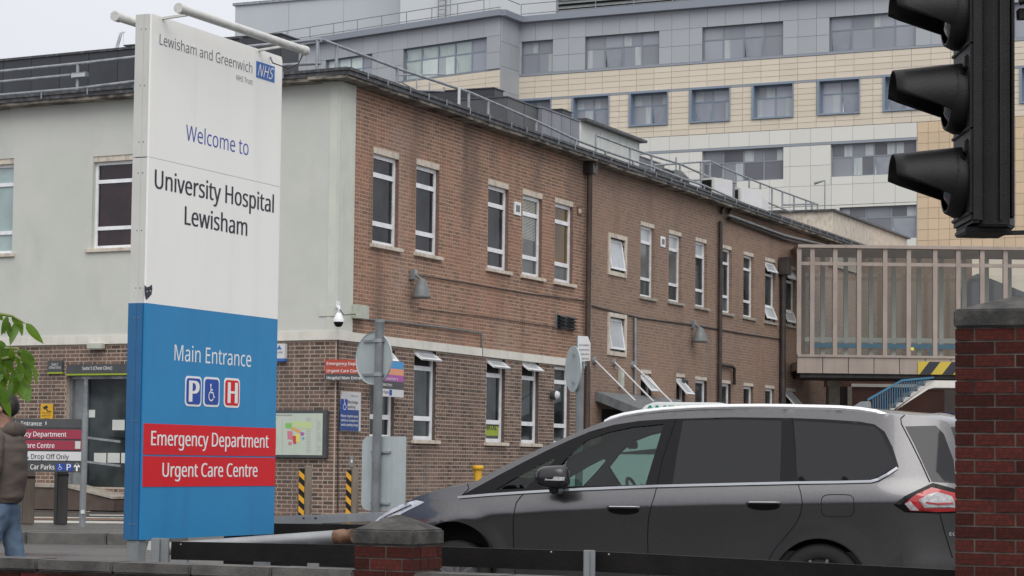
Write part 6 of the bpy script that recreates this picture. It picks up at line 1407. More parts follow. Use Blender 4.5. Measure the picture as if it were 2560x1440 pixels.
# ================================================================== STREET TREE (mostly outside the frame on the left)
ty = 11.0
tr = thing('street_tree', 'young tree hanging long green leaves in from the left edge', 'tree', Frame((at(-420, 900, ty).x, ty, 0)))
ox = tr.matrix_world.translation.x
def TP(px, py, Y=ty): p = at(px, py, Y); return Vector((p.x - ox, p.y - ty, p.z))
MB().tube([(0, 0, -.0), (.02, 0, .9), (-.03, .02, 1.7), (.02, 0, 2.6)], [.075, .06, .05, .035], 10).build('trunk', M['timber'], tr)
br = []
m_twig = mat('twig', (.16, .2, .05), .6)
def branch(pts, r0, r1): MB().tube([Vector(p) for p in pts], r0, 8, r2=r1).build('branch', m_twig, tr); return pts
branch([(-.02, .02, 1.5), TP(-260, 840), TP(-120, 790), TP(-20, 782), TP(30, 790), TP(62, 808)], .02, .003)
branch([(0, .02, 1.3), TP(-250, 930), TP(-110, 880), TP(-20, 868), TP(45, 872), TP(58, 895)], .02, .003)
branch([(0, .02, 1.3), TP(-250, 960), TP(-110, 905), TP(-10, 900), TP(40, 890), TP(66, 908), TP(76, 920)], .016, .003)
def leaf_mesh(n, L, w, bend, m):
    vs = []; K_ = 7
    for i in range(K_):
        f_ = i / (K_ - 1); ww = w * (sin(pi * min(1, f_ ** .75)) ** .8) if 0 < i < K_ - 1 else .0008
        z = -L * f_; y = bend * f_ * f_
        vs += [(-ww, y + .25 * ww, z), (0, y - .1 * ww, z), (ww, y + .25 * ww, z)]
    fs = []
    for i in range(K_ - 1):
        a = i * 3; fs += [(a, a + 1, a + 4, a + 3), (a + 1, a + 2, a + 5, a + 4)]
    me = bpy.data.meshes.new('leaf'); me.from_pydata(vs, [], fs); me.materials.append(m); me.polygons.foreach_set('use_smooth', [True] * len(fs)); return me
def leafmat(name, c1, c2):
    m = mat(name, c1, .42, c2, 14, 4, objrand=.3, spec=.4); N = m.node_tree.nodes; L = m.node_tree.links; b = N['Principled BSDF']
    tl = N.new('ShaderNodeBsdfTranslucent'); tl.inputs[0].default_value = (c2[0] * 2.2, c2[1] * 1.9, c2[2], 1); mx = N.new('ShaderNodeMixShader'); mx.inputs[0].default_value = .38
    o = [n for n in N if n.type == 'OUTPUT_MATERIAL'][0]; L.new(b.outputs[0], mx.inputs[1]); L.new(tl.outputs[0], mx.inputs[2]); L.new(mx.outputs[0], o.inputs[0]); return m
lm = leafmat('leaf_green', (.06, .13, .02), (.11, .21, .03))
LM = [leaf_mesh(0, 1, .15, .18, lm), leaf_mesh(0, 1, .19, -.1, lm), leaf_mesh(0, 1, .17, .3, lm)]
def leaf(px, py, qx, qy, dy=None, rollr=None):
    a = TP(px, py); b = TP(qx, qy); dy = random.uniform(-.06, .06) if dy is None else dy
    b = b + Vector((0, dy, 0)); a = a + Vector((0, random.uniform(-.05, .05), 0)); d = b - a; L = d.length
    o = ob('leaf', random.choice(LM), tr); z = -d.normalized(); roll = random.uniform(-.9, .9) if rollr is None else rollr
    x = Vector((0, 1, 0)).cross(z).normalized(); y = z.cross(x); Rm = Matrix((x, y, z)).transposed().to_4x4()
    o.matrix_local = Matrix.Translation(a) @ Rm @ Matrix.Rotation(roll, 4, 'Z') @ Matrix.Scale(L, 4)
for q in [(60, 806, 99, 858), (46, 796, 50, 840), (40, 798, 28, 856), (22, 790, 14, 838), (12, 788, 4, 828), (-4, 786, 2, 812), (-14, 786, -20, 840), (30, 792, 52, 826),
          (56, 872, 92, 905), (70, 876, 90, 925), (64, 902, 78, 962), (82, 915, 102, 962), (42, 895, 50, 950), (52, 940, 76, 1014), (46, 944, 42, 1000), (18, 875, 6, 945), (30, 880, 44, 930), (2, 850, 12, 915), (-6, 852, 30, 920),
          (-6, 905, 10, 962), (24, 930, 4, 985), (42, 925, 18, 980), (4, 962, 24, 1048), (0, 962, 22, 1010), (-4, 968, 22, 1004), (36, 920, 60, 960), (0, 895, -14, 950), (26, 866, 20, 905), (12, 800, 20, 846), (2, 868, -4, 915), (20, 905, 30, 955), (48, 905, 38, 955), (30, 960, 44, 1006), (14, 915, -2, 960), (58, 880, 70, 925), (34, 872, 26, 918), (66, 925, 60, 962),
          (-20, 900, -30, 980), (-40, 880, -60, 950), (-60, 800, -80, 860), (-100, 790, -110, 850), (-90, 900, -100, 970), (-30, 790, -44, 850), (10, 930, -4, 990), (36, 955, 22, 1000), (-10, 960, -20, 1040)]: leaf(*q)
for i in range(60):
    px = random.uniform(-560, -140); py = random.uniform(640, 980); leaf(px, py, px + random.uniform(-30, 30), py + random.uniform(45, 80))
for k in range(5): branch([(0, 0, 1.6 + k * .2), TP(-420 + random.uniform(-150, 150), 860 - k * 40), TP(-420 + random.uniform(-240, 200), 800 - k * 40)], .015, .003)
MB().lathe([(0, .02), (.012, .012), (.016, 0), (.012, -.012), (0, -.02)], TP(52, 882), 10, 0).build('bud', lm, tr)
# ================================================================== PEOPLE
def skin(name, vs, es, m, parent, root=0, sub=2, disp=None, bridge=None):
    me = bpy.data.meshes.new(name); me.from_pydata([v[:3] for v in vs], es, []); o = ob(name, me)
    sk = o.modifiers.new('s', 'SKIN'); sk.use_smooth_shade = True
    for i, v in enumerate(vs):
        d = me.skin_vertices[0].data[i]; r = v[3]; d.radius = r if isinstance(r, tuple) else (r, r); d.use_root = (i == root)
    ss = o.modifiers.new('u', 'SUBSURF'); ss.levels = sub; ss.render_levels = sub
    dg = bpy.context.evaluated_depsgraph_get(); ev = o.evaluated_get(dg); nm = bpy.data.meshes.new_from_object(ev)
    bpy.data.objects.remove(o); nm.materials.clear(); nm.materials.append(m); nm.name = name
    nm.polygons.foreach_set('use_smooth', [True] * len(nm.polygons))
    if disp:
        from mathutils import noise
        for v in nm.vertices:
            n = noise.fractal(v.co * disp[1], 1, 2, 3); v.co += v.normal * n * disp[0]
    return ob(name, nm, parent)
m_skin = mat('skin', (.36, .2, .14), .5, (.3, .16, .11), 20)
m_jacket = mat('jacket', (.105, .082, .068), .8, (.075, .06, .05), 3, 8, .35, 25)
m_jlin = mat('jacket_dark', (.02, .02, .022), .8)
m_jeans = mat('jeans', (.055, .09, .145), .85, (.13, .19, .27), 5, 8, .4, 160, fac=(.35, .7))
m_hair = mat('hair', (.012, .01, .01), .5, (.025, .02, .018), 30, 5, .6, 120, stretch=(1, 1, .3))
py_ = 18.0; pp = at(10, 1200, py_)
PF = Frame((pp.x, py_, 0), radians(164))
per = thing('person', 'man walking away to the left in a brown hooded jacket and blue jeans', 'person', PF)
# body: head, neck, torso, arms, legs as one surface
body_v = [(0.01, 0, .95, (.09, .09)), (0, 0, 1.15, (.09, .09)), (-.01, 0, 1.36, (.09, .08)), (-.01, 0, 1.49, (.07, .07)), (.0, 0, 1.56, (.055, .058)), (.02, 0, 1.65, (.082, .095)), (.015, 0, 1.73, (.08, .092)),
          (0, .16, 1.42, .04), (-.03, .25, 1.14, .035), (.12, .22, .97, .034), (.15, .21, .93, .032),
          (0, -.16, 1.42, .04), (.05, -.24, 1.14, .035), (.16, -.215, .97, .034), (.18, -.21, .93, .032),
          (.03, .085, .8, .05), (.08, .09, .48, .04), (.02, .1, .1, .035), (.14, .1, .04, .04),
          (-.01, -.085, .8, .05), (-.07, -.09, .48, .04), (-.3, -.1, .16, .035), (-.2, -.1, .04, .04)]
body_e = [(0, 1), (1, 2), (2, 3), (3, 4), (4, 5), (5, 6), (2, 7), (7, 8), (8, 9), (9, 10), (2, 11), (11, 12), (12, 13), (13, 14), (0, 15), (15, 16), (16, 17), (17, 18), (0, 19), (19, 20), (20, 21), (21, 22)]
skin('body', body_v, body_e, m_skin, per)
for s, (hx, hy, hz) in ((1, (.14, .21, .93)), (-1, (.18, -.21, .93))):
    for k, (dx, L) in enumerate(((-.03, .075), (-.01, .085), (.012, .08), (.032, .062))):
        skin('finger', [(hx + dx * .6, hy, hz - .01, .013), (hx + dx, hy, hz - .01 - L * .55, .0095), (hx + dx + .012, hy - s * .012, hz - .01 - L, .007)], [(0, 1), (1, 2)], m_skin, per, sub=1)
    skin('thumb', [(hx + .02, hy, hz + .01, .013), (hx + .05, hy - s * .01, hz - .03, .01), (hx + .055, hy - s * .02, hz - .06, .008)], [(0, 1), (1, 2)], m_skin, per, sub=1)
for s in (1, -1): skin('ear', [(0, s * .083, 1.63, .012), (-.008, s * .094, 1.655, .018), (0, s * .088, 1.68, .014)], [(0, 1), (1, 2)], m_skin, per, sub=1)
skin('nose', [(.095, 0, 1.67, .012), (.118, 0, 1.635, .015)], [(0, 1)], m_skin, per, sub=1)
for s in (1, -1): MB().lathe([(0, -.012), (.012, 0), (0, .012)], (.092, s * .034, 1.665), 10).build('eye', M['off_white'], per)
MB().box((.09, -.024, 1.595), (.101, .024, 1.602)).build('mouth', m_skin, per, .002)
skin('hair', [(-.025, 0, 1.60, (.075, .07)), (-.03, 0, 1.68, (.098, .1)), (-.005, 0, 1.755, (.092, .092)), (.03, 0, 1.79, (.06, .07))], [(0, 1), (1, 2), (2, 3)], m_hair, per, 0, 2, (.008, 14))
jv = [(.02, 0, .94, (.145, .15)), (-.0, 0, 1.1, (.155, .155)), (-.02, 0, 1.25, (.155, .155)), (-.02, 0, 1.4, (.14, .15)), (-.01, 0, 1.5, (.085, .085)),
      (-.01, .18, 1.42, .08), (-.03, .24, 1.26, .072), (-.03, .25, 1.13, .066), (.05, .24, 1.03, .06), (.12, .22, .97, .052),
      (-.01, -.18, 1.42, .08), (.02, -.24, 1.26, .07), (.05, -.24, 1.13, .066), (.12, -.23, 1.03, .06), (.16, -.215, .97, .052)]
je = [(0, 1), (1, 2), (2, 3), (3, 4), (3, 5), (5, 6), (6, 7), (7, 8), (8, 9), (3, 10), (10, 11), (11, 12), (12, 13), (13, 14)]
def loft(name, rings, m, parent, amp, fq):
    from mathutils import noise
    mb = MB(); n = 36; vs = []
    rr = []
    for (z0, c0, a0, b0), (z1, c1, a1, b1) in zip(rings, rings[1:]):
        for k in range(8): u = k / 8; rr.append([p + (q - p) * u for p, q in zip((z0, c0, a0, b0), (z1, c1, a1, b1))])
    rr.append(list(rings[-1]))
    for z, c, a, b in rr:
        for k in range(n):
            t = 2 * pi * k / n; v = Vector((c + a * cos(t), b * sin(t), z)); nn = Vector((cos(t), sin(t), 0))
            f = noise.fractal(Vector((v.x * fq, v.y * fq, v.z * fq * 1.6)), 1, 2, 3); vs.append(v + nn * f * amp)
    mb.add(vs, [(i * n + k, i * n + (k + 1) % n, (i + 1) * n + (k + 1) % n, (i + 1) * n + k) for i in range(len(rr) - 1) for k in range(n)], True)
    return mb.build(name, m, parent)
loft('jacket', [(.93, .01, .135, .15), (.97, .0, .15, .165), (1.1, -.01, .16, .175), (1.25, -.015, .16, .185), (1.36, -.015, .15, .19), (1.43, -.015, .13, .175), (1.48, -.01, .10, .12), (1.52, -.005, .075, .08)], m_jacket, per, .012, 8)
for i0 in (5, 10): skin('sleeve', [(jv[i0][0], jv[i0][1] * .72, 1.43, .088)] + [(v[0], v[1] * .93, v[2], v[3]) for v in jv[i0:i0 + 5]], [(0, 1), (1, 2), (2, 3), (3, 4), (4, 5)], m_jacket, per, 0, 3, (.010, 11))
skin('hood', [(-.02, .10, 1.48, .04), (-.08, .07, 1.50, .06), (-.115, 0, 1.515, .07), (-.08, -.07, 1.50, .06), (-.02, -.10, 1.48, .04), (.03, -.09, 1.46, .03)], [(0, 1), (1, 2), (2, 3), (3, 4), (4, 5)], m_jacket, per, 2, 2, (.012, 9))
skin('hem', [(.015, 0, .925, (.14, .14)), (.015, 0, .965, (.15, .15))], [(0, 1)], m_jlin, per)
tv = [(.0, 0, .99, (.125, .125)), (.0, 0, .88, (.13, .125)), (.03, .085, .78, .095), (.08, .09, .5, .075), (.02, .1, .14, .068), (-.01, -.085, .78, .095), (-.07, -.09, .5, .075), (-.28, -.1, .2, .068)]
skin('jeans', tv, [(0, 1), (1, 2), (2, 3), (3, 4), (1, 5), (5, 6), (6, 7)], m_jeans, per, 0, 3, (.010, 16))
for sx, sy, sz in ((.02, .1, .04), (-.3, -.1, .06)): skin('shoe', [(sx - .06, sy, sz + .01, (.045, .045)), (sx + .06, sy, sz, (.045, .04)), (sx + .17, sy, sz - .01, (.042, .03))], [(0, 1), (1, 2)], m_jlin, per, 1)

# ================================================================== CAR
M['car_paint'] = mat('car_paint', (.135, .132, .137), .28, (.145, .142, .147), 40, 2, metal=.9, coat=.75)
M['mirror_dark'] = mat('mirror_dark', (.04, .038, .04), .28, metal=.6, coat=.4); M['car_glass'] = mat('car_glass', (.014, .014, .017), .05, spec=.45)
M['car_black'] = mat('car_black', (.005, .005, .006), .3, spec=.25)
M['chrome'] = mat('chrome', (.78, .79, .8), .12, metal=1.0)
M['rail_alu'] = mat('rail_alu', (.88, .88, .88), .22, metal=.85)
M['gap'] = mat('gap', (.003, .003, .003), .8)
M['tyre'] = mat('tyre', (.012, .012, .012), .8)
M['rim'] = mat('rim', (.4, .4, .41), .3, metal=.9)
M['lens_red'] = mat('lens_red', (.42, .012, .015), .12, coat=1)
M['lens_clear'] = mat('lens_clear', (.55, .55, .56), .1, (.32, .31, .32), 30, coat=1); M['lens_head'] = mat('lens_head', (.62, .65, .70), .15, (.4, .43, .5), 16)
M['cabin_glass'] = glass_mat('cabin_glass', (.42, .56, .52), 1.0, .03)
M['seat_grey'] = mat('seat_grey', (.06, .065, .065), .8)
M['interior'] = mat('interior', (.02, .022, .023), .7)
TH_C = radians(17)
nose = at(940, 1200, 19.05)
CF = Frame((nose.x, nose.y, 0), -TH_C)       # x nose->tail, y away from the viewer
car = thing('people_carrier', 'dark grey people carrier with roof rails, parked across the entrance', 'car', CF)
def C0(px, py, y=0): return CF.hit(px, py, 1, y)
CW = 1.86
def interp(tab, x):
    if x <= tab[0][0]: return tab[0][1]
    for (a, b), (c, d) in zip(tab, tab[1:]):
        if x <= c: return b + (d - b) * (x - a) / (c - a)
    return tab[-1][1]
belt = [(C0(x, y).x, C0(x, y).z) for x, y in ((900, 1262), (1000, 1262), (1148, 1242), (1320, 1228), (1642, 1214), (1994, 1206), (2180, 1203), (2420, 1200))]
crease = [(C0(x, y).x, C0(x, y).z) for x, y in ((930, 1330), (1120, 1300), (1211, 1291), (1400, 1280), (1640, 1269), (2000, 1262), (2240, 1259), (2420, 1259))]
sil_px = [(928, 1330), (936, 1302), (946, 1288), (966, 1273), (990, 1261), (1029, 1242), (1078, 1226), (1125, 1216), (1169, 1208), (1184, 1202), (1198, 1193), (1240, 1170), (1282, 1148), (1335, 1122), (1387, 1099), (1425, 1081), (1458, 1067), (1490, 1055), (1520, 1047),
          (1560, 1040), (1600, 1034), (1660, 1028), (1720, 1025), (1765, 1023), (1840, 1021), (1906, 1020), (1980, 1021), (2047, 1023), (2100, 1026), (2152, 1029), (2200, 1033), (2250, 1037), (2300, 1041), (2335, 1046), (2356, 1052), (2363, 1060)]
sil = [(C0(x, y).x, C0(x, y).z) for x, y in sil_px]
tail_px = [(2366, 1066), (2374, 1090), (2383, 1125), (2391, 1160), (2397, 1200), (2402, 1240), (2408, 1290), (2413, 1340), (2414, 1400), (2405, 1460), (2395, 1490)]
tail = [(C0(x, y).x, C0(x, y).z) for x, y in tail_px]
XTAIL = max(p[0] for p in tail)
topx = lambda x: interp(sil, x)
ZSILL = .22
def smooth(a, b, x):
    t_ = max(0, min(1, (x - a) / (b - a))); return t_ * t_ * (3 - 2 * t_)
def inset(x, z):
    zb_ = interp(belt, x); zc = interp(crease, x); v = 0
    if z > zb_: v += .055 + (z - zb_) * .27
    elif z > zc: u = (z - zc) / max(.02, zb_ - zc); v += .055 * u * u * .8 + .011 * u
    else: u = zc - z; v += .36 * u * (1 - smooth(.0, .9, u) * .6) + (.02 * smooth(.45, .62, u))
    # plan curvature
    if x < 1.25: v += .17 * ((1.25 - x) / 1.25) ** 2.6
    xt = XTAIL - .72
    if x > xt: v += .24 * ((x - xt) / .72) ** 2.3
    # wheel arch flares
    for cx, cz, r in ARCH:
        d_ = sqrt((x - cx) ** 2 + (z - cz) ** 2)
        if r * .9 < d_ < r * 1.45 and z < zb_: v -= .022 * (1 - smooth(r, r * 1.45, d_))
    return v
a1 = C0(1128, 1412); a2 = C0(2045, 1470); a1t = C0(1128, 1303); a2t = C0(2045, 1347)
ARCH = [(a1.x, a1.z, a1t.z - a1.z), (a2.x, a2.z + .0, a2t.z - a2.z)]
def surf(px, py, off=0.0):
    """point on the car flank seen at a pixel (car space)"""
    y = 0
    for _ in range(6):
        p = C0(px, py, y); y = inset(p.x, p.z)
    p = C0(px, py, y); 
    return Vector((p.x, y - off, p.z))
def S2D(px, py): p = surf(px, py); return (p.x, p.z)
def inside(p, poly):
    x, y = p; c = False; n = len(poly)
    for i in range(n):
        x1, y1 = poly[i]; x2, y2 = poly[(i + 1) % n]
        if (y1 > y) != (y2 > y) and x < (x2 - x1) * (y - y1) / (y2 - y1) + x1: c = not c
    return c
def dense(poly, step=.04):
    out = []
    n = len(poly)
    for i in range(n):
        a, b = Vector(poly[i]), Vector(poly[(i + 1) % n]); k = max(1, int((b - a).length / step))
        for j in range(k): out.append(tuple(a.lerp(b, j / k)))
    return out
def cdt(outer, holes=(), extra=(), step=.035, slack=0):
    """triangulate outer minus holes with grid points; extra polylines are kept as edges"""
    loops = [dense(outer)] + [dense(h) for h in holes]
    pts = []; edges = []
    for l in loops:
        s = len(pts); pts += [Vector(p) for p in l]; edges += [(s + i, s + (i + 1) % len(l)) for i in range(len(l))]
    for e in extra:
        l = dense(e + e[::-1][:0], .03); s = len(pts); l = []
        for i in range(len(e) - 1):
            a, b = Vector(e[i]), Vector(e[i + 1]); k = max(1, int((b - a).length / .03)); l += [tuple(a.lerp(b, j / k)) for j in range(k)]
        l.append(e[-1]); pts += [Vector(p) for p in l]; edges += [(s + i, s + i + 1) for i in range(len(l) - 1)]
    x0 = min(p.x for p in pts); x1 = max(p.x for p in pts); z0 = min(p.y for p in pts); z1 = max(p.y for p in pts)
    nb = list(pts); ix = int((x1 - x0) / step) + 1; iz = int((z1 - z0) / step) + 1
    import mathutils
    kd = mathutils.kdtree.KDTree(len(nb))
    for i, p in enumerate(nb): kd.insert((p.x, p.y, 0), i)
    kd.balance()
    for i in range(ix):
        for j in range(iz):
            p = (x0 + (i + .5) * step, z0 + (j + .5) * step)
            if kd.find((p[0], p[1], 0))[2] > step * .55 and inside(p, loops[0]) : pts.append(Vector(p))
    r = geometry.delaunay_2d_cdt(pts, edges, [], 0, 1e-5)
    V, Fc = r[0], r[2]; out = []
    for f in Fc:
        c = sum((V[i] for i in f), Vector((0, 0))) / len(f); c = (c.x, c.y)
        if (inside(c, loops[0]) or (slack and inside((c[0], c[1] - slack), loops[0]))) and not any(inside(c, h) for h in loops[1:]): out.append((tuple(f), c))
    return [tuple(v) for v in V], out
def place(V, Fs, off=0.0, mirror=False):
    vs = []
    for x, z in V:
        y = inset(x, z) - off; vs.append((x, CW - y if mirror else y, z))
    fs = [tuple(reversed(f)) if mirror else f for f in Fs]
    used = sorted({i for f in fs for i in f}); mp_ = {i: k for k, i in enumerate(used)}
    return [vs[i] for i in used], [tuple(mp_[i] for i in f) for f in fs]
def panel(name, m, px_poly, off=.004, parent=None, holes=(), both=False, step=.035):
    V, Fc = cdt([S2D(*p) for p in px_poly], [[S2D(*p) for p in h] for h in holes], step=step)
    for mir in ((False, True) if both else (False,)):
        vs, fs = place(V, [f for f, c in Fc], off, mir); mb = MB(); mb.add(vs, fs, True); o = mb.build(name, m, parent or car)
    return o
def strip(name, m, px_line, w, off=.006, parent=None, r=None):
    pts = [surf(x, y, off) for x, y in px_line]; dn = []
    for p, q in zip(pts, pts[1:]):
        k = max(1, int((q - p).length / .05)); dn += [p.lerp(q, j / k) for j in range(k)]
    dn.append(pts[-1]); dn = [Vector((p.x, inset(p.x, p.z) - off, p.z)) for p in dn]
    mb = MB(); vs = []
    for i, p in enumerate(dn):
        d = (dn[min(i + 1, len(dn) - 1)] - dn[max(i - 1, 0)]).normalized(); s = d.cross(Vector((0, -1, 0))).normalized() * (w / 2); vs += [p - s, p - s + Vector((0, -.002, 0)) , p + s + Vector((0, -.002, 0)), p + s]
    fs = [(i * 4 + a, i * 4 + a + 1, i * 4 + a + 5, i * 4 + a + 4) for i in range(len(dn) - 1) for a in range(3)]
    mb.add(vs, fs); return mb.build(name, m, parent or car)
# window outlines
quarter = [(1240, 1224), (1300, 1188), (1345, 1164), (1382, 1146), (1389, 1147), (1384, 1154), (1352, 1186), (1314, 1221)]
fglass = [(1408, 1217), (1412, 1156), (1436, 1122), (1465, 1096), (1520, 1077), (1580, 1065), (1662, 1057), (1640, 1130), (1618, 1212)]
fglass = [(1423, 1216), (1406, 1182), (1399, 1166), (1432, 1130), (1466, 1101), (1520, 1081), (1580, 1068), (1660, 1060), (1645, 1110), (1614, 1212)]
rglass = [(1682, 1211), (1694, 1130), (1709, 1052), (1830, 1049), (1955, 1052), (1954, 1120), (1951, 1205)]
qglass = [(1993, 1203), (1990, 1120), (1985, 1052), (2090, 1058), (2186, 1066), (2205, 1085), (2225, 1130), (2238, 1166), (2205, 1187), (2180, 1199), (2100, 1201)]
dlo = [(1150, 1241), (1175, 1227), (1205, 1211), (1262, 1180), (1310, 1155), (1368, 1126), (1425, 1100), (1475, 1079), (1535, 1062), (1600, 1052), (1680, 1047), (1830, 1043), (1980, 1045), (2060, 1048), (2150, 1054), (2187, 1061), (2212, 1079), (2232, 1118), (2247, 1166), (2215, 1190), (2182, 1203), (1994, 1208), (1642, 1216), (1430, 1224), (1320, 1230)]
# --- flank
outer = [(x, z) for x, z in sil[3:]] + tail
outer = [(sil[0][0], ZSILL + .05)] + [(x, z) for x, z in sil] + tail
outer = outer[:-1] + [(tail[-1][0], ZSILL)]
def arc_loop(cx, cz, r, lo):
    u0 = math.asin(max(-1, (lo - cz) / r)); 
    return [(cx - r * cos(u0 + (pi - 2 * u0) * k / 26), cz + r * sin(u0 + (pi - 2 * u0) * k / 26)) for k in range(27)]
bot = []
for cx, cz, r in ARCH[::-1]: bot += arc_loop(cx, cz, r, ZSILL)[::-1]
outer = outer + [(bot[0][0] + .05, ZSILL)] + bot + [(sil[0][0] + .02, ZSILL)]
def grow(poly, k):
    cx = sum(p[0] for p in poly) / len(poly); cy = sum(p[1] for p in poly) / len(poly)
    out = []
    for x, y in poly:
        d = Vector((x - cx, y - cy)); d = d * (1 + k / d.length); out.append((cx + d.x, cy + d.y))
    return out
hq = [S2D(*p) for p in grow(quarter, 5)]; hf = [S2D(*p) for p in grow(fglass, 7)]
fd = [(1314, 1229), (1300, 1244), (1291, 1256), (1285, 1282), (1283, 1320), (1284, 1367), (1290, 1480)]
fr_ = [(1643, 1214), (1636, 1240), (1627, 1268), (1621, 1300), (1619, 1340), (1620, 1480)]
rr_ = [(1994, 1205), (2002, 1232), (2006, 1258), (2001, 1286), (1990, 1309), (1968, 1336), (1941, 1367), (1925, 1392), (1915, 1420), (1905, 1480)]
l1, l2, l3 = [[S2D(*p) for p in l] for l in (fd, fr_, rr_)]
topl = [S2D(*p) for p in ((1320, 1230), (1430, 1224), (1642, 1216), (1994, 1208))]
V, Fc = cdt(outer, [hq, hf], [l1, l2, l3], slack=.005)
fdp = l1 + [l2[-1]] + l2[::-1]; rdp = l2 + [l3[-1]] + l3[::-1]
for mir in (False, True):
    groups = {'body': [], 'front_door': [], 'rear_door': []}
    for f, c in Fc:
        k = 'front_door' if inside(c, fdp) else 'rear_door' if inside(c, rdp) else 'body'
        groups[k].append(f)
    for k, fs0 in groups.items():
        vs, fs = place(V, fs0, 0, mir)
        if k == 'body' and not mir: # roof, bonnet and tail skin join the body
            mbb = MB(); mbb.add(vs, fs, True); 
        else:
            if k == 'body': mbb.add(vs, fs, True)
            else: mb = MB(); mb.add(vs, fs, True); mb.build(k, M['car_paint'], car)
# cross skin over the top
line = [(x, z) for x, z in sil] + tail
dn = dense(line + [], .05); dn = []
for a, b in zip(line, line[1:]):
    a, b = Vector(a), Vector(b); k = max(1, int((b - a).length / .05)); dn += [tuple(a.lerp(b, j / k)) for j in range(k)]
dn.append(line[-1]); vs = []; NS = 16
xw0, xw1 = C0(1190, 1200).x, C0(1520, 1050).x
for i, (x, z) in enumerate(dn):
    y0 = inset(x, z); i_ = i
    d = Vector(dn[min(i + 1, len(dn) - 1)]) - Vector(dn[max(i - 1, 0)]); nrm = Vector((-d.y, d.x)).normalized()
    amp = .045 if x < XTAIL - .3 else .06
    for k in range(NS + 1):
        u = k / NS; b = (sin(pi * u)) ** .8 * amp; vs.append((x + nrm.x * b * (2.5 if z > 0 and abs(nrm.x) > .6 else 1), y0 + (CW - 2 * y0) * u, z + nrm.y * b))
fs = [(i * (NS + 1) + k, i * (NS + 1) + k + 1, (i + 1) * (NS + 1) + k + 1, (i + 1) * (NS + 1) + k) for i in range(len(dn) - 1) for k in range(NS)]
wind = []; rest = []; rear = []
zr0, zr1 = C0(2390, 1205).z, C0(2366, 1068).z
for i in range(len(dn) - 1):
    x = (dn[i][0] + dn[i + 1][0]) / 2; z = (dn[i][1] + dn[i + 1][1]) / 2
    for k in range(NS):
        f = fs[i * NS + k]
        if xw0 < x < xw1 and 0 < k < NS - 1: wind.append(f)
        elif i > len(sil) and x > XTAIL - .35 and zr0 < z < zr1: rear.append(f)
        else: rest.append(f)
def sub(vs, fs):
    used = sorted({i for f in fs for i in f}); mp_ = {i: k for k, i in enumerate(used)}; return [vs[i] for i in used], [tuple(mp_[i] for i in f) for f in fs]
a_, b_ = sub(vs, rest); mbb.add(a_, b_, True)
me = bpy.data.meshes.new('body'); me.from_pydata([tuple(p) for p in mbb.v], [], mbb.f); me.materials.append(M['car_paint'])
bm = bmesh.new(); bm.from_mesh(me); bmesh.ops.recalc_face_normals(bm, faces=bm.faces)
for f in bm.faces: f.smooth = True
bm.to_mesh(me); bm.free(); body = ob('body', me, car); me.set_sharp_from_angle(angle=radians(38))
for nm, fl_, mm in (('windscreen', wind, M['cabin_glass']), ('rear_window', rear, M['car_glass'])):
    a_, b_ = sub(vs, fl_); mb = MB(); mb.add(a_, b_, True); mb.build(nm, mm, car)
# --- glass band, trims
panel('window_surround', M['car_black'], dlo, .009, holes=[quarter, fglass], both=True)
panel('front_window', M['cabin_glass'], fglass, -.004, both=True); panel('quarter_window', M['cabin_glass'], quarter, -.004, both=True)
panel('rear_window_pane', M['car_glass'], rglass, .014, both=True); panel('rear_quarter_window', M['car_glass'], qglass, .014, both=True)
strip('chrome_trim', M['chrome'], [(1146, 1243), (1230, 1236), (1320, 1230), (1430, 1223.5), (1642, 1215), (1800, 1211), (1994, 1206.5), (2100, 1205), (2178, 1203), (2196, 1198), (2220, 1185), (2244, 1169)], .02, .017)
for l in (fd, fr_, rr_): strip('panel_gap', M['gap'], l, .007, .0025)
strip('panel_gap', M['gap'], [(1642, 1214), (1655, 1150), (1690, 1047)], .006, .0155); strip('panel_gap', M['gap'], [(1994, 1204), (1988, 1130), (1980, 1044)], .006, .0155)
strip('panel_gap', M['gap'], [(1169, 1209), (1172, 1222), (1150, 1243)], .006, .003)
strip('panel_gap', M['gap'], [(2262, 1037), (2252, 1046), (2254, 1060), (2275, 1100), (2300, 1150), (2325, 1205)], .008, .004)
strip('panel_gap', M['gap'], [(2340, 1212), (2350, 1285), (2362, 1330), (2382, 1395)], .006, .005)
q = []
for k in range(24):
    u = 2 * pi * k / 23; cx, cz = 2094, 1264; q.append((cx + 41 * (abs(cos(u)) ** .45) * (1 if cos(u) > 0 else -1), cz + 28 * (abs(sin(u)) ** .45) * (1 if sin(u) > 0 else -1)))
strip('fuel_flap', M['gap'], q, .005, .0022)
# rear corner glass
panel('rear_side_glass', M['car_glass'], [(2263, 1066), (2340, 1064), (2360, 1085), (2384, 1150), (2390, 1208), (2330, 1204), (2305, 1150), (2285, 1108)], .004)
# tail lamp
panel('tail_lamp_surround', M['car_black'], [(2234, 1262), (2262, 1240), (2300, 1222), (2332, 1207), (2345, 1210), (2388, 1222), (2399, 1282), (2340, 1284), (2262, 1281)], .004)
tl = panel('tail_lamp', M['lens_red'], [(2262, 1258), (2290, 1236), (2330, 1218), (2388, 1232), (2398, 1278), (2340, 1280), (2275, 1277)], .009)
panel('lamp_lens', M['lens_clear'], [(2297, 1250), (2320, 1236), (2345, 1230), (2380, 1240), (2391, 1262), (2388, 1270), (2312, 1270)], .013, tl, step=.02)
panel('lamp_lens', M['lens_clear'], [(2262, 1260), (2276, 1252), (2284, 1262), (2298, 1276), (2278, 1276)], .012, tl, step=.02)
strip('lamp_bar', M['lens_red'], [(2316, 1256), (2345, 1260), (2383, 1258)], .012, .016, tl); strip('lamp_bar', M['lens_clear'], [(2300, 1252), (2320, 1266), (2386, 1266)], .006, .0165, tl)
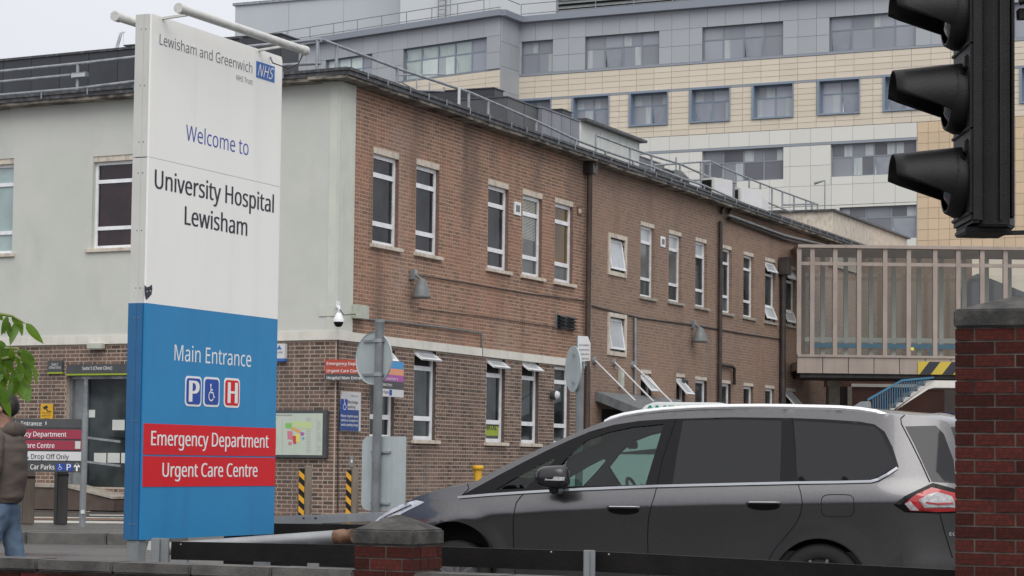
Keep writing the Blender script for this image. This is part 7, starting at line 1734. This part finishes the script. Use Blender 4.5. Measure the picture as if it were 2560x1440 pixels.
# head lamp
hl_ = panel('head_lamp', M['lens_head'], [(938, 1303), (950, 1292), (975, 1276), (1000, 1262), (1040, 1250), (1062, 1255), (1045, 1264), (1020, 1276), (1000, 1287), (985, 1298), (960, 1307)], .004)
strip('lamp_bar', M['chrome'], [(950, 1300), (985, 1282), (1030, 1262)], .012, .012, hl_)
# spoiler
sp0 = surf(2256, 1044); mb = MB()
xs0 = C0(2262, 1040).x; xs1 = C0(2364, 1060).x
for s_, nm in ((1, 'spoiler'),):
    y0 = .30; y1 = CW - .30
    za, zb2 = topx(xs0) - .025, C0(2360, 1055).z - .03
    mb.add([(xs0, y0 - .02, za), (xs1, y0 + .06, zb2 + .012), (xs1 + .02, y0 + .06, zb2 - .035), (xs0, y0, za - .1), (xs0, y1 + .02, za), (xs1, y1 - .06, zb2 + .012), (xs1 + .02, y1 - .06, zb2 - .035), (xs0, y1, za - .1)],
           [(0, 1, 2, 3), (4, 7, 6, 5), (0, 4, 5, 1), (3, 2, 6, 7), (1, 5, 6, 2)]); mb.build('spoiler', M['car_paint'], car, .01)
fbox('brake_lamp', M['lens_red'], car, (xs1 - .02, y0 + .06, zb2 - .02), (xs1 + .024, y0 + .3, zb2 + .008))
# roof rails
rail_px = [(1512, 1050), (1530, 1043), (1560, 1034), (1600, 1027), (1660, 1020), (1720, 1016), (1765, 1014), (1840, 1012.5), (1906, 1012), (1980, 1013), (2047, 1014.5), (2100, 1016), (2150, 1020), (2190, 1026), (2226, 1036)]
for mir in (0, 1):
    pts = []
    for x, y in rail_px:
        p = C0(x, y, .25); pts.append((p.x, CW - .25 if mir else .25, p.z - .014))
    n = len(pts); rs = [.014] + [.024] * (n - 2) + [.014]
    MB().tube(pts, rs, 10).build('roof_rail', M['rail_alu'], car)
# aerial fin
p0, p1, p2, p3 = C0(2128, 1014, .93), C0(2152, 1004, .93), C0(2176, 1003, .93), C0(2178, 1016, .93)
MB().prism([(p0.x, p0.z - .02), (p1.x, p1.z), (p2.x, p2.z), (p3.x, p3.z - .02)], .91, .95).build('aerial_fin', M['galv_dull'], car, .006)
# mirror
mc = surf(1382, 1196)
mv = MB(); prof = []
mm = bmesh.new(); bmesh.ops.create_icosphere(mm, subdivisions=3, radius=1)
for v in mm.verts:
    x, y, z = v.co; x = (abs(x) ** .55) * (1 if x > 0 else -1); z = (abs(z) ** .6) * (1 if z > 0 else -1)
    v.co = Vector((x * .142 * (1 - .06 * z), y * .09, z * .092 * (1 + .12 * x)))
for f in mm.faces: f.smooth = True
me = bpy.data.meshes.new('mirror_housing'); mm.to_mesh(me); mm.free(); me.materials.append(M['mirror_dark']); mo = ob('mirror', me, car); mp_ = C0(1382, 1192, -.14); mo.location = mp_
mb = MB(); mb.prism([(-.118, -.02), (-.05, -.075), (.06, -.08), (.125, -.02), (.12, .0), (-.12, .0)], -.084, .06); mb.build('lower_shell', M['car_black'], mo, .012)
mb = MB(); mb.prism([(-.045, -.028), (.12, -.03), (.126, .0), (-.02, .004)], -.088, -.083); mb.build('indicator', M['lens_clear'], mo)
mb = MB(); mb.prism([(-.06, -.05), (.04, -.05), (.05, -.14), (-.02, -.14)], .0, .17); mb.build('stalk', M['car_black'], mo, .01)
# handles
for x0, x1, yc in ((1518, 1600, 1272), (1866, 1952, 1261)):
    a = surf(x0, yc, .0); b = surf(x1, yc - 1, .0); L = b.x - a.x; zc = a.z
    cup = [(a.x + L / 2 + L * .47 * cos(u), zc - .012 + .034 * sin(u)) for u in [2 * pi * k / 22 for k in range(22)]]
    Vc, Fcc = cdt(cup, step=.02); vs_, fs_ = place(Vc, [f for f, c in Fcc], .0022); mb = MB(); mb.add(vs_, fs_, True); h_ = mb.build('handle', M['car_black'], car)
    y_ = a.y - .03
    MB().tube([(a.x + .005, a.y + .0, zc + .012), (a.x + L * .15, y_, zc + .016), (a.x + L * .85, y_, zc + .018), (b.x - .005, a.y, zc + .016)], .0135, 10).build('grip', M['car_paint'], h_)
    MB().tube([(a.x + L * .1, y_ - .012, zc + .019), (a.x + L * .9, y_ - .012, zc + .021)], .005, 8).build('grip_strip', M['chrome'], h_)
# badge letters on the tail corner
A = surf(2374, 1339, .006); B = surf(2402, 1339, .006); letters(car, 'ECO', A, B, .025, M['chrome'], (0, 0, 0), .01, 'badge')
# wheels and arches
for cx, cz, r in ARCH:
    for mir in (0, 1):
        yy = (lambda y: CW - y) if mir else (lambda y: y)
        mb = MB(); n = 28; vs_ = []
        for y in (.02, .34):
            for k in range(n + 1):
                u = -.5 + (pi + 1.0) * k / n; vs_.append((cx + r * 1.0 * cos(u), yy(y + (.0 if y > .1 else inset(cx, cz + r) * .5)), cz + r * sin(u)))
        mb.add(vs_, [(k, k + 1, n + 2 + k, n + 1 + k) for k in range(n)], True)
        mb.add([(cx + r * cos(2 * pi * k / 24), yy(.34), cz + r * sin(2 * pi * k / 24)) for k in range(24)], [tuple(range(24))]); mb.build('arch_liner', M['gap'], car)
        wr_ = r * .9; wz = wr_ + .0; s = -1 if not mir else 1
        wh = MB(); wh.lathe([(wr_ * .66, -.1), (wr_ * .7, -.112), (wr_ * .93, -.108), (wr_, -.08), (wr_, .1), (wr_ * .7, .11)], (cx, yy(.2), min(wz, cz)), 40, 1); w_ = wh.build('wheel', M['tyre'], car)
        ri = MB(); ri.lathe([(wr_ * .68, -.105), (wr_ * .64, -.07), (wr_ * .62, .02), (0, .02)], (cx, yy(.2), min(wz, cz)), 32, 1)
        for k in range(10):
            u = 2 * pi * k / 10; ri.bar((cx + .05 * cos(u), yy(.2) + s * .08, min(wz, cz) + .05 * sin(u)), (cx + wr_ * .66 * cos(u + .06), yy(.2) + s * .085, min(wz, cz) + wr_ * .66 * sin(u + .06)), .022, .03, (0, 1, 0))
        ri.build('rim', M['rim'], w_)
# underside, cabin
fbox('underbody', M['gap'], car, (.3, .25, .2), (XTAIL - .4, CW - .25, .45))
fbox('cabin_floor', M['interior'], car, (1.2, .12, .45), (XTAIL - .5, CW - .12, .62))
xd = C0(1300, 1200).x
MB().prism([(xd - .35, .7), (xd - .3, 1.02), (xd + .1, 1.06), (xd + .22, 1.0), (xd + .22, .7)], .12, CW - .12).build('dashboard', M['interior'], car, .02)
xb = C0(1690, 1150).x
MB().prism([(xb, .6), (xb, 1.55), (xb + .06, 1.55), (xb + .06, .6)], .16, CW - .16).build('cabin_divider', M['interior'], car)
for y_ in (.5, CW - .5):
    xs = C0(1560, 1200).x
    MB().prism([(xs, .62), (xs + .5, .62), (xs + .5, .75), (xs, .78)], y_ - .26, y_ + .26).build('seat', M['seat_grey'], car, .03)
    MB().prism([(xs + .38, .75), (xs + .52, .75), (xs + .68, 1.28), (xs + .56, 1.3)], y_ - .25, y_ + .25).build('backrest', M['seat_grey'], car, .03)
    MB().prism([(xs + .59, 1.31), (xs + .69, 1.3), (xs + .73, 1.47), (xs + .64, 1.49)], y_ - .13, y_ + .13).build('headrest', M['seat_grey'], car, .03)
yw = CW - .5; xs = C0(1490, 1190).x
ring = [(xs - .07 * sin(u) , yw + .18 * cos(u), 1.0 + .17 * sin(u)) for u in [2 * pi * k / 24 for k in range(25)]]
MB().tube(ring, .014, 8, caps=False).build('steering_wheel', M['interior'], car)
MB().box((xs + .05, CW / 2 - .12, 1.42), (xs + .09, CW / 2 + .12, 1.49)).build('rear_view_mirror', M['interior'], car, .01)
# number plate and rear bumper glow omitted: hidden behind the pier

# ================================================================== AMBULANCE ROOF SEEN OVER THE CAR
AY = 33.0; aa = at(1592, 1028, AY); ab = at(1840, 1010, AY)
AFm = Frame((aa.x, AY, gz(AY)), radians(-6)); am_ = thing('ambulance', 'white ambulance with green lettering just visible over the car roof', 'ambulance', AFm)
zt_ = at(1690, 1005, AY).z - gz(AY); L = 5.2
def rrp(x0, x1, z0, z1, r): return [(x0, z0), (x1, z0), (x1, z1 - r), (x1 - r * .4, z1 - r * .25), (x1 - r, z1), (x0 + r * 1.6, z1), (x0 + r * .5, z1 - r * .3), (x0, z1 - r)]
zbdy = zt_ - .16
M['amb_white'] = mat('amb_white', (.7, .72, .72), .3, coat=.5); M['amb_green'] = mat('amb_green', (.0, .28, .14), .4); M['amb_yellow'] = mat('amb_yellow', (.6, .6, .02), .4)
MB().prism([(.0, .4), (L, .4), (L, zbdy), (.35, zbdy), (-.6, zbdy * .62), (-1.25, zbdy * .5), (-1.35, .4)], 0, 1.9).build('body', M['amb_white'], am_, .04)
MB().prism([(.42, zbdy - .5), (-.42, zbdy * .66), (.42, zbdy * .66)], -.006, -.001).build('cab_window', M['glass_dark'], am_)
MB().box((.6, -.008, zbdy * .55), (L - .1, -.002, zbdy * .72)).build('green_band', M['amb_green'], am_); MB().box((.6, -.007, zbdy * .4), (L - .1, -.0015, zbdy * .54)).build('yellow_band', M['amb_yellow'], am_)
MB().prism([(.05, zbdy + .003), (1.55, zbdy + .003), (1.5, zbdy + .1), (1.2, zt_), (.25, zt_), (.1, zbdy + .1)], .1, 1.8).build('roof_beacon_housing', M['amb_white'], am_, .02)
letters(am_, 'AMBULANCE', (.12, .09, zbdy - .0), (1.35, .09, zbdy - .0), .11, M['amb_green'], (0, -.003, 0), .03)
for cx in (-.6, L - 1.0): MB().lathe([(0, -.1), (.2, -.1), (.35, -.09), (.36, 0), (.36, .1)], (cx, .1, .36), 24, 1).build('wheel', M['tyre'], am_)
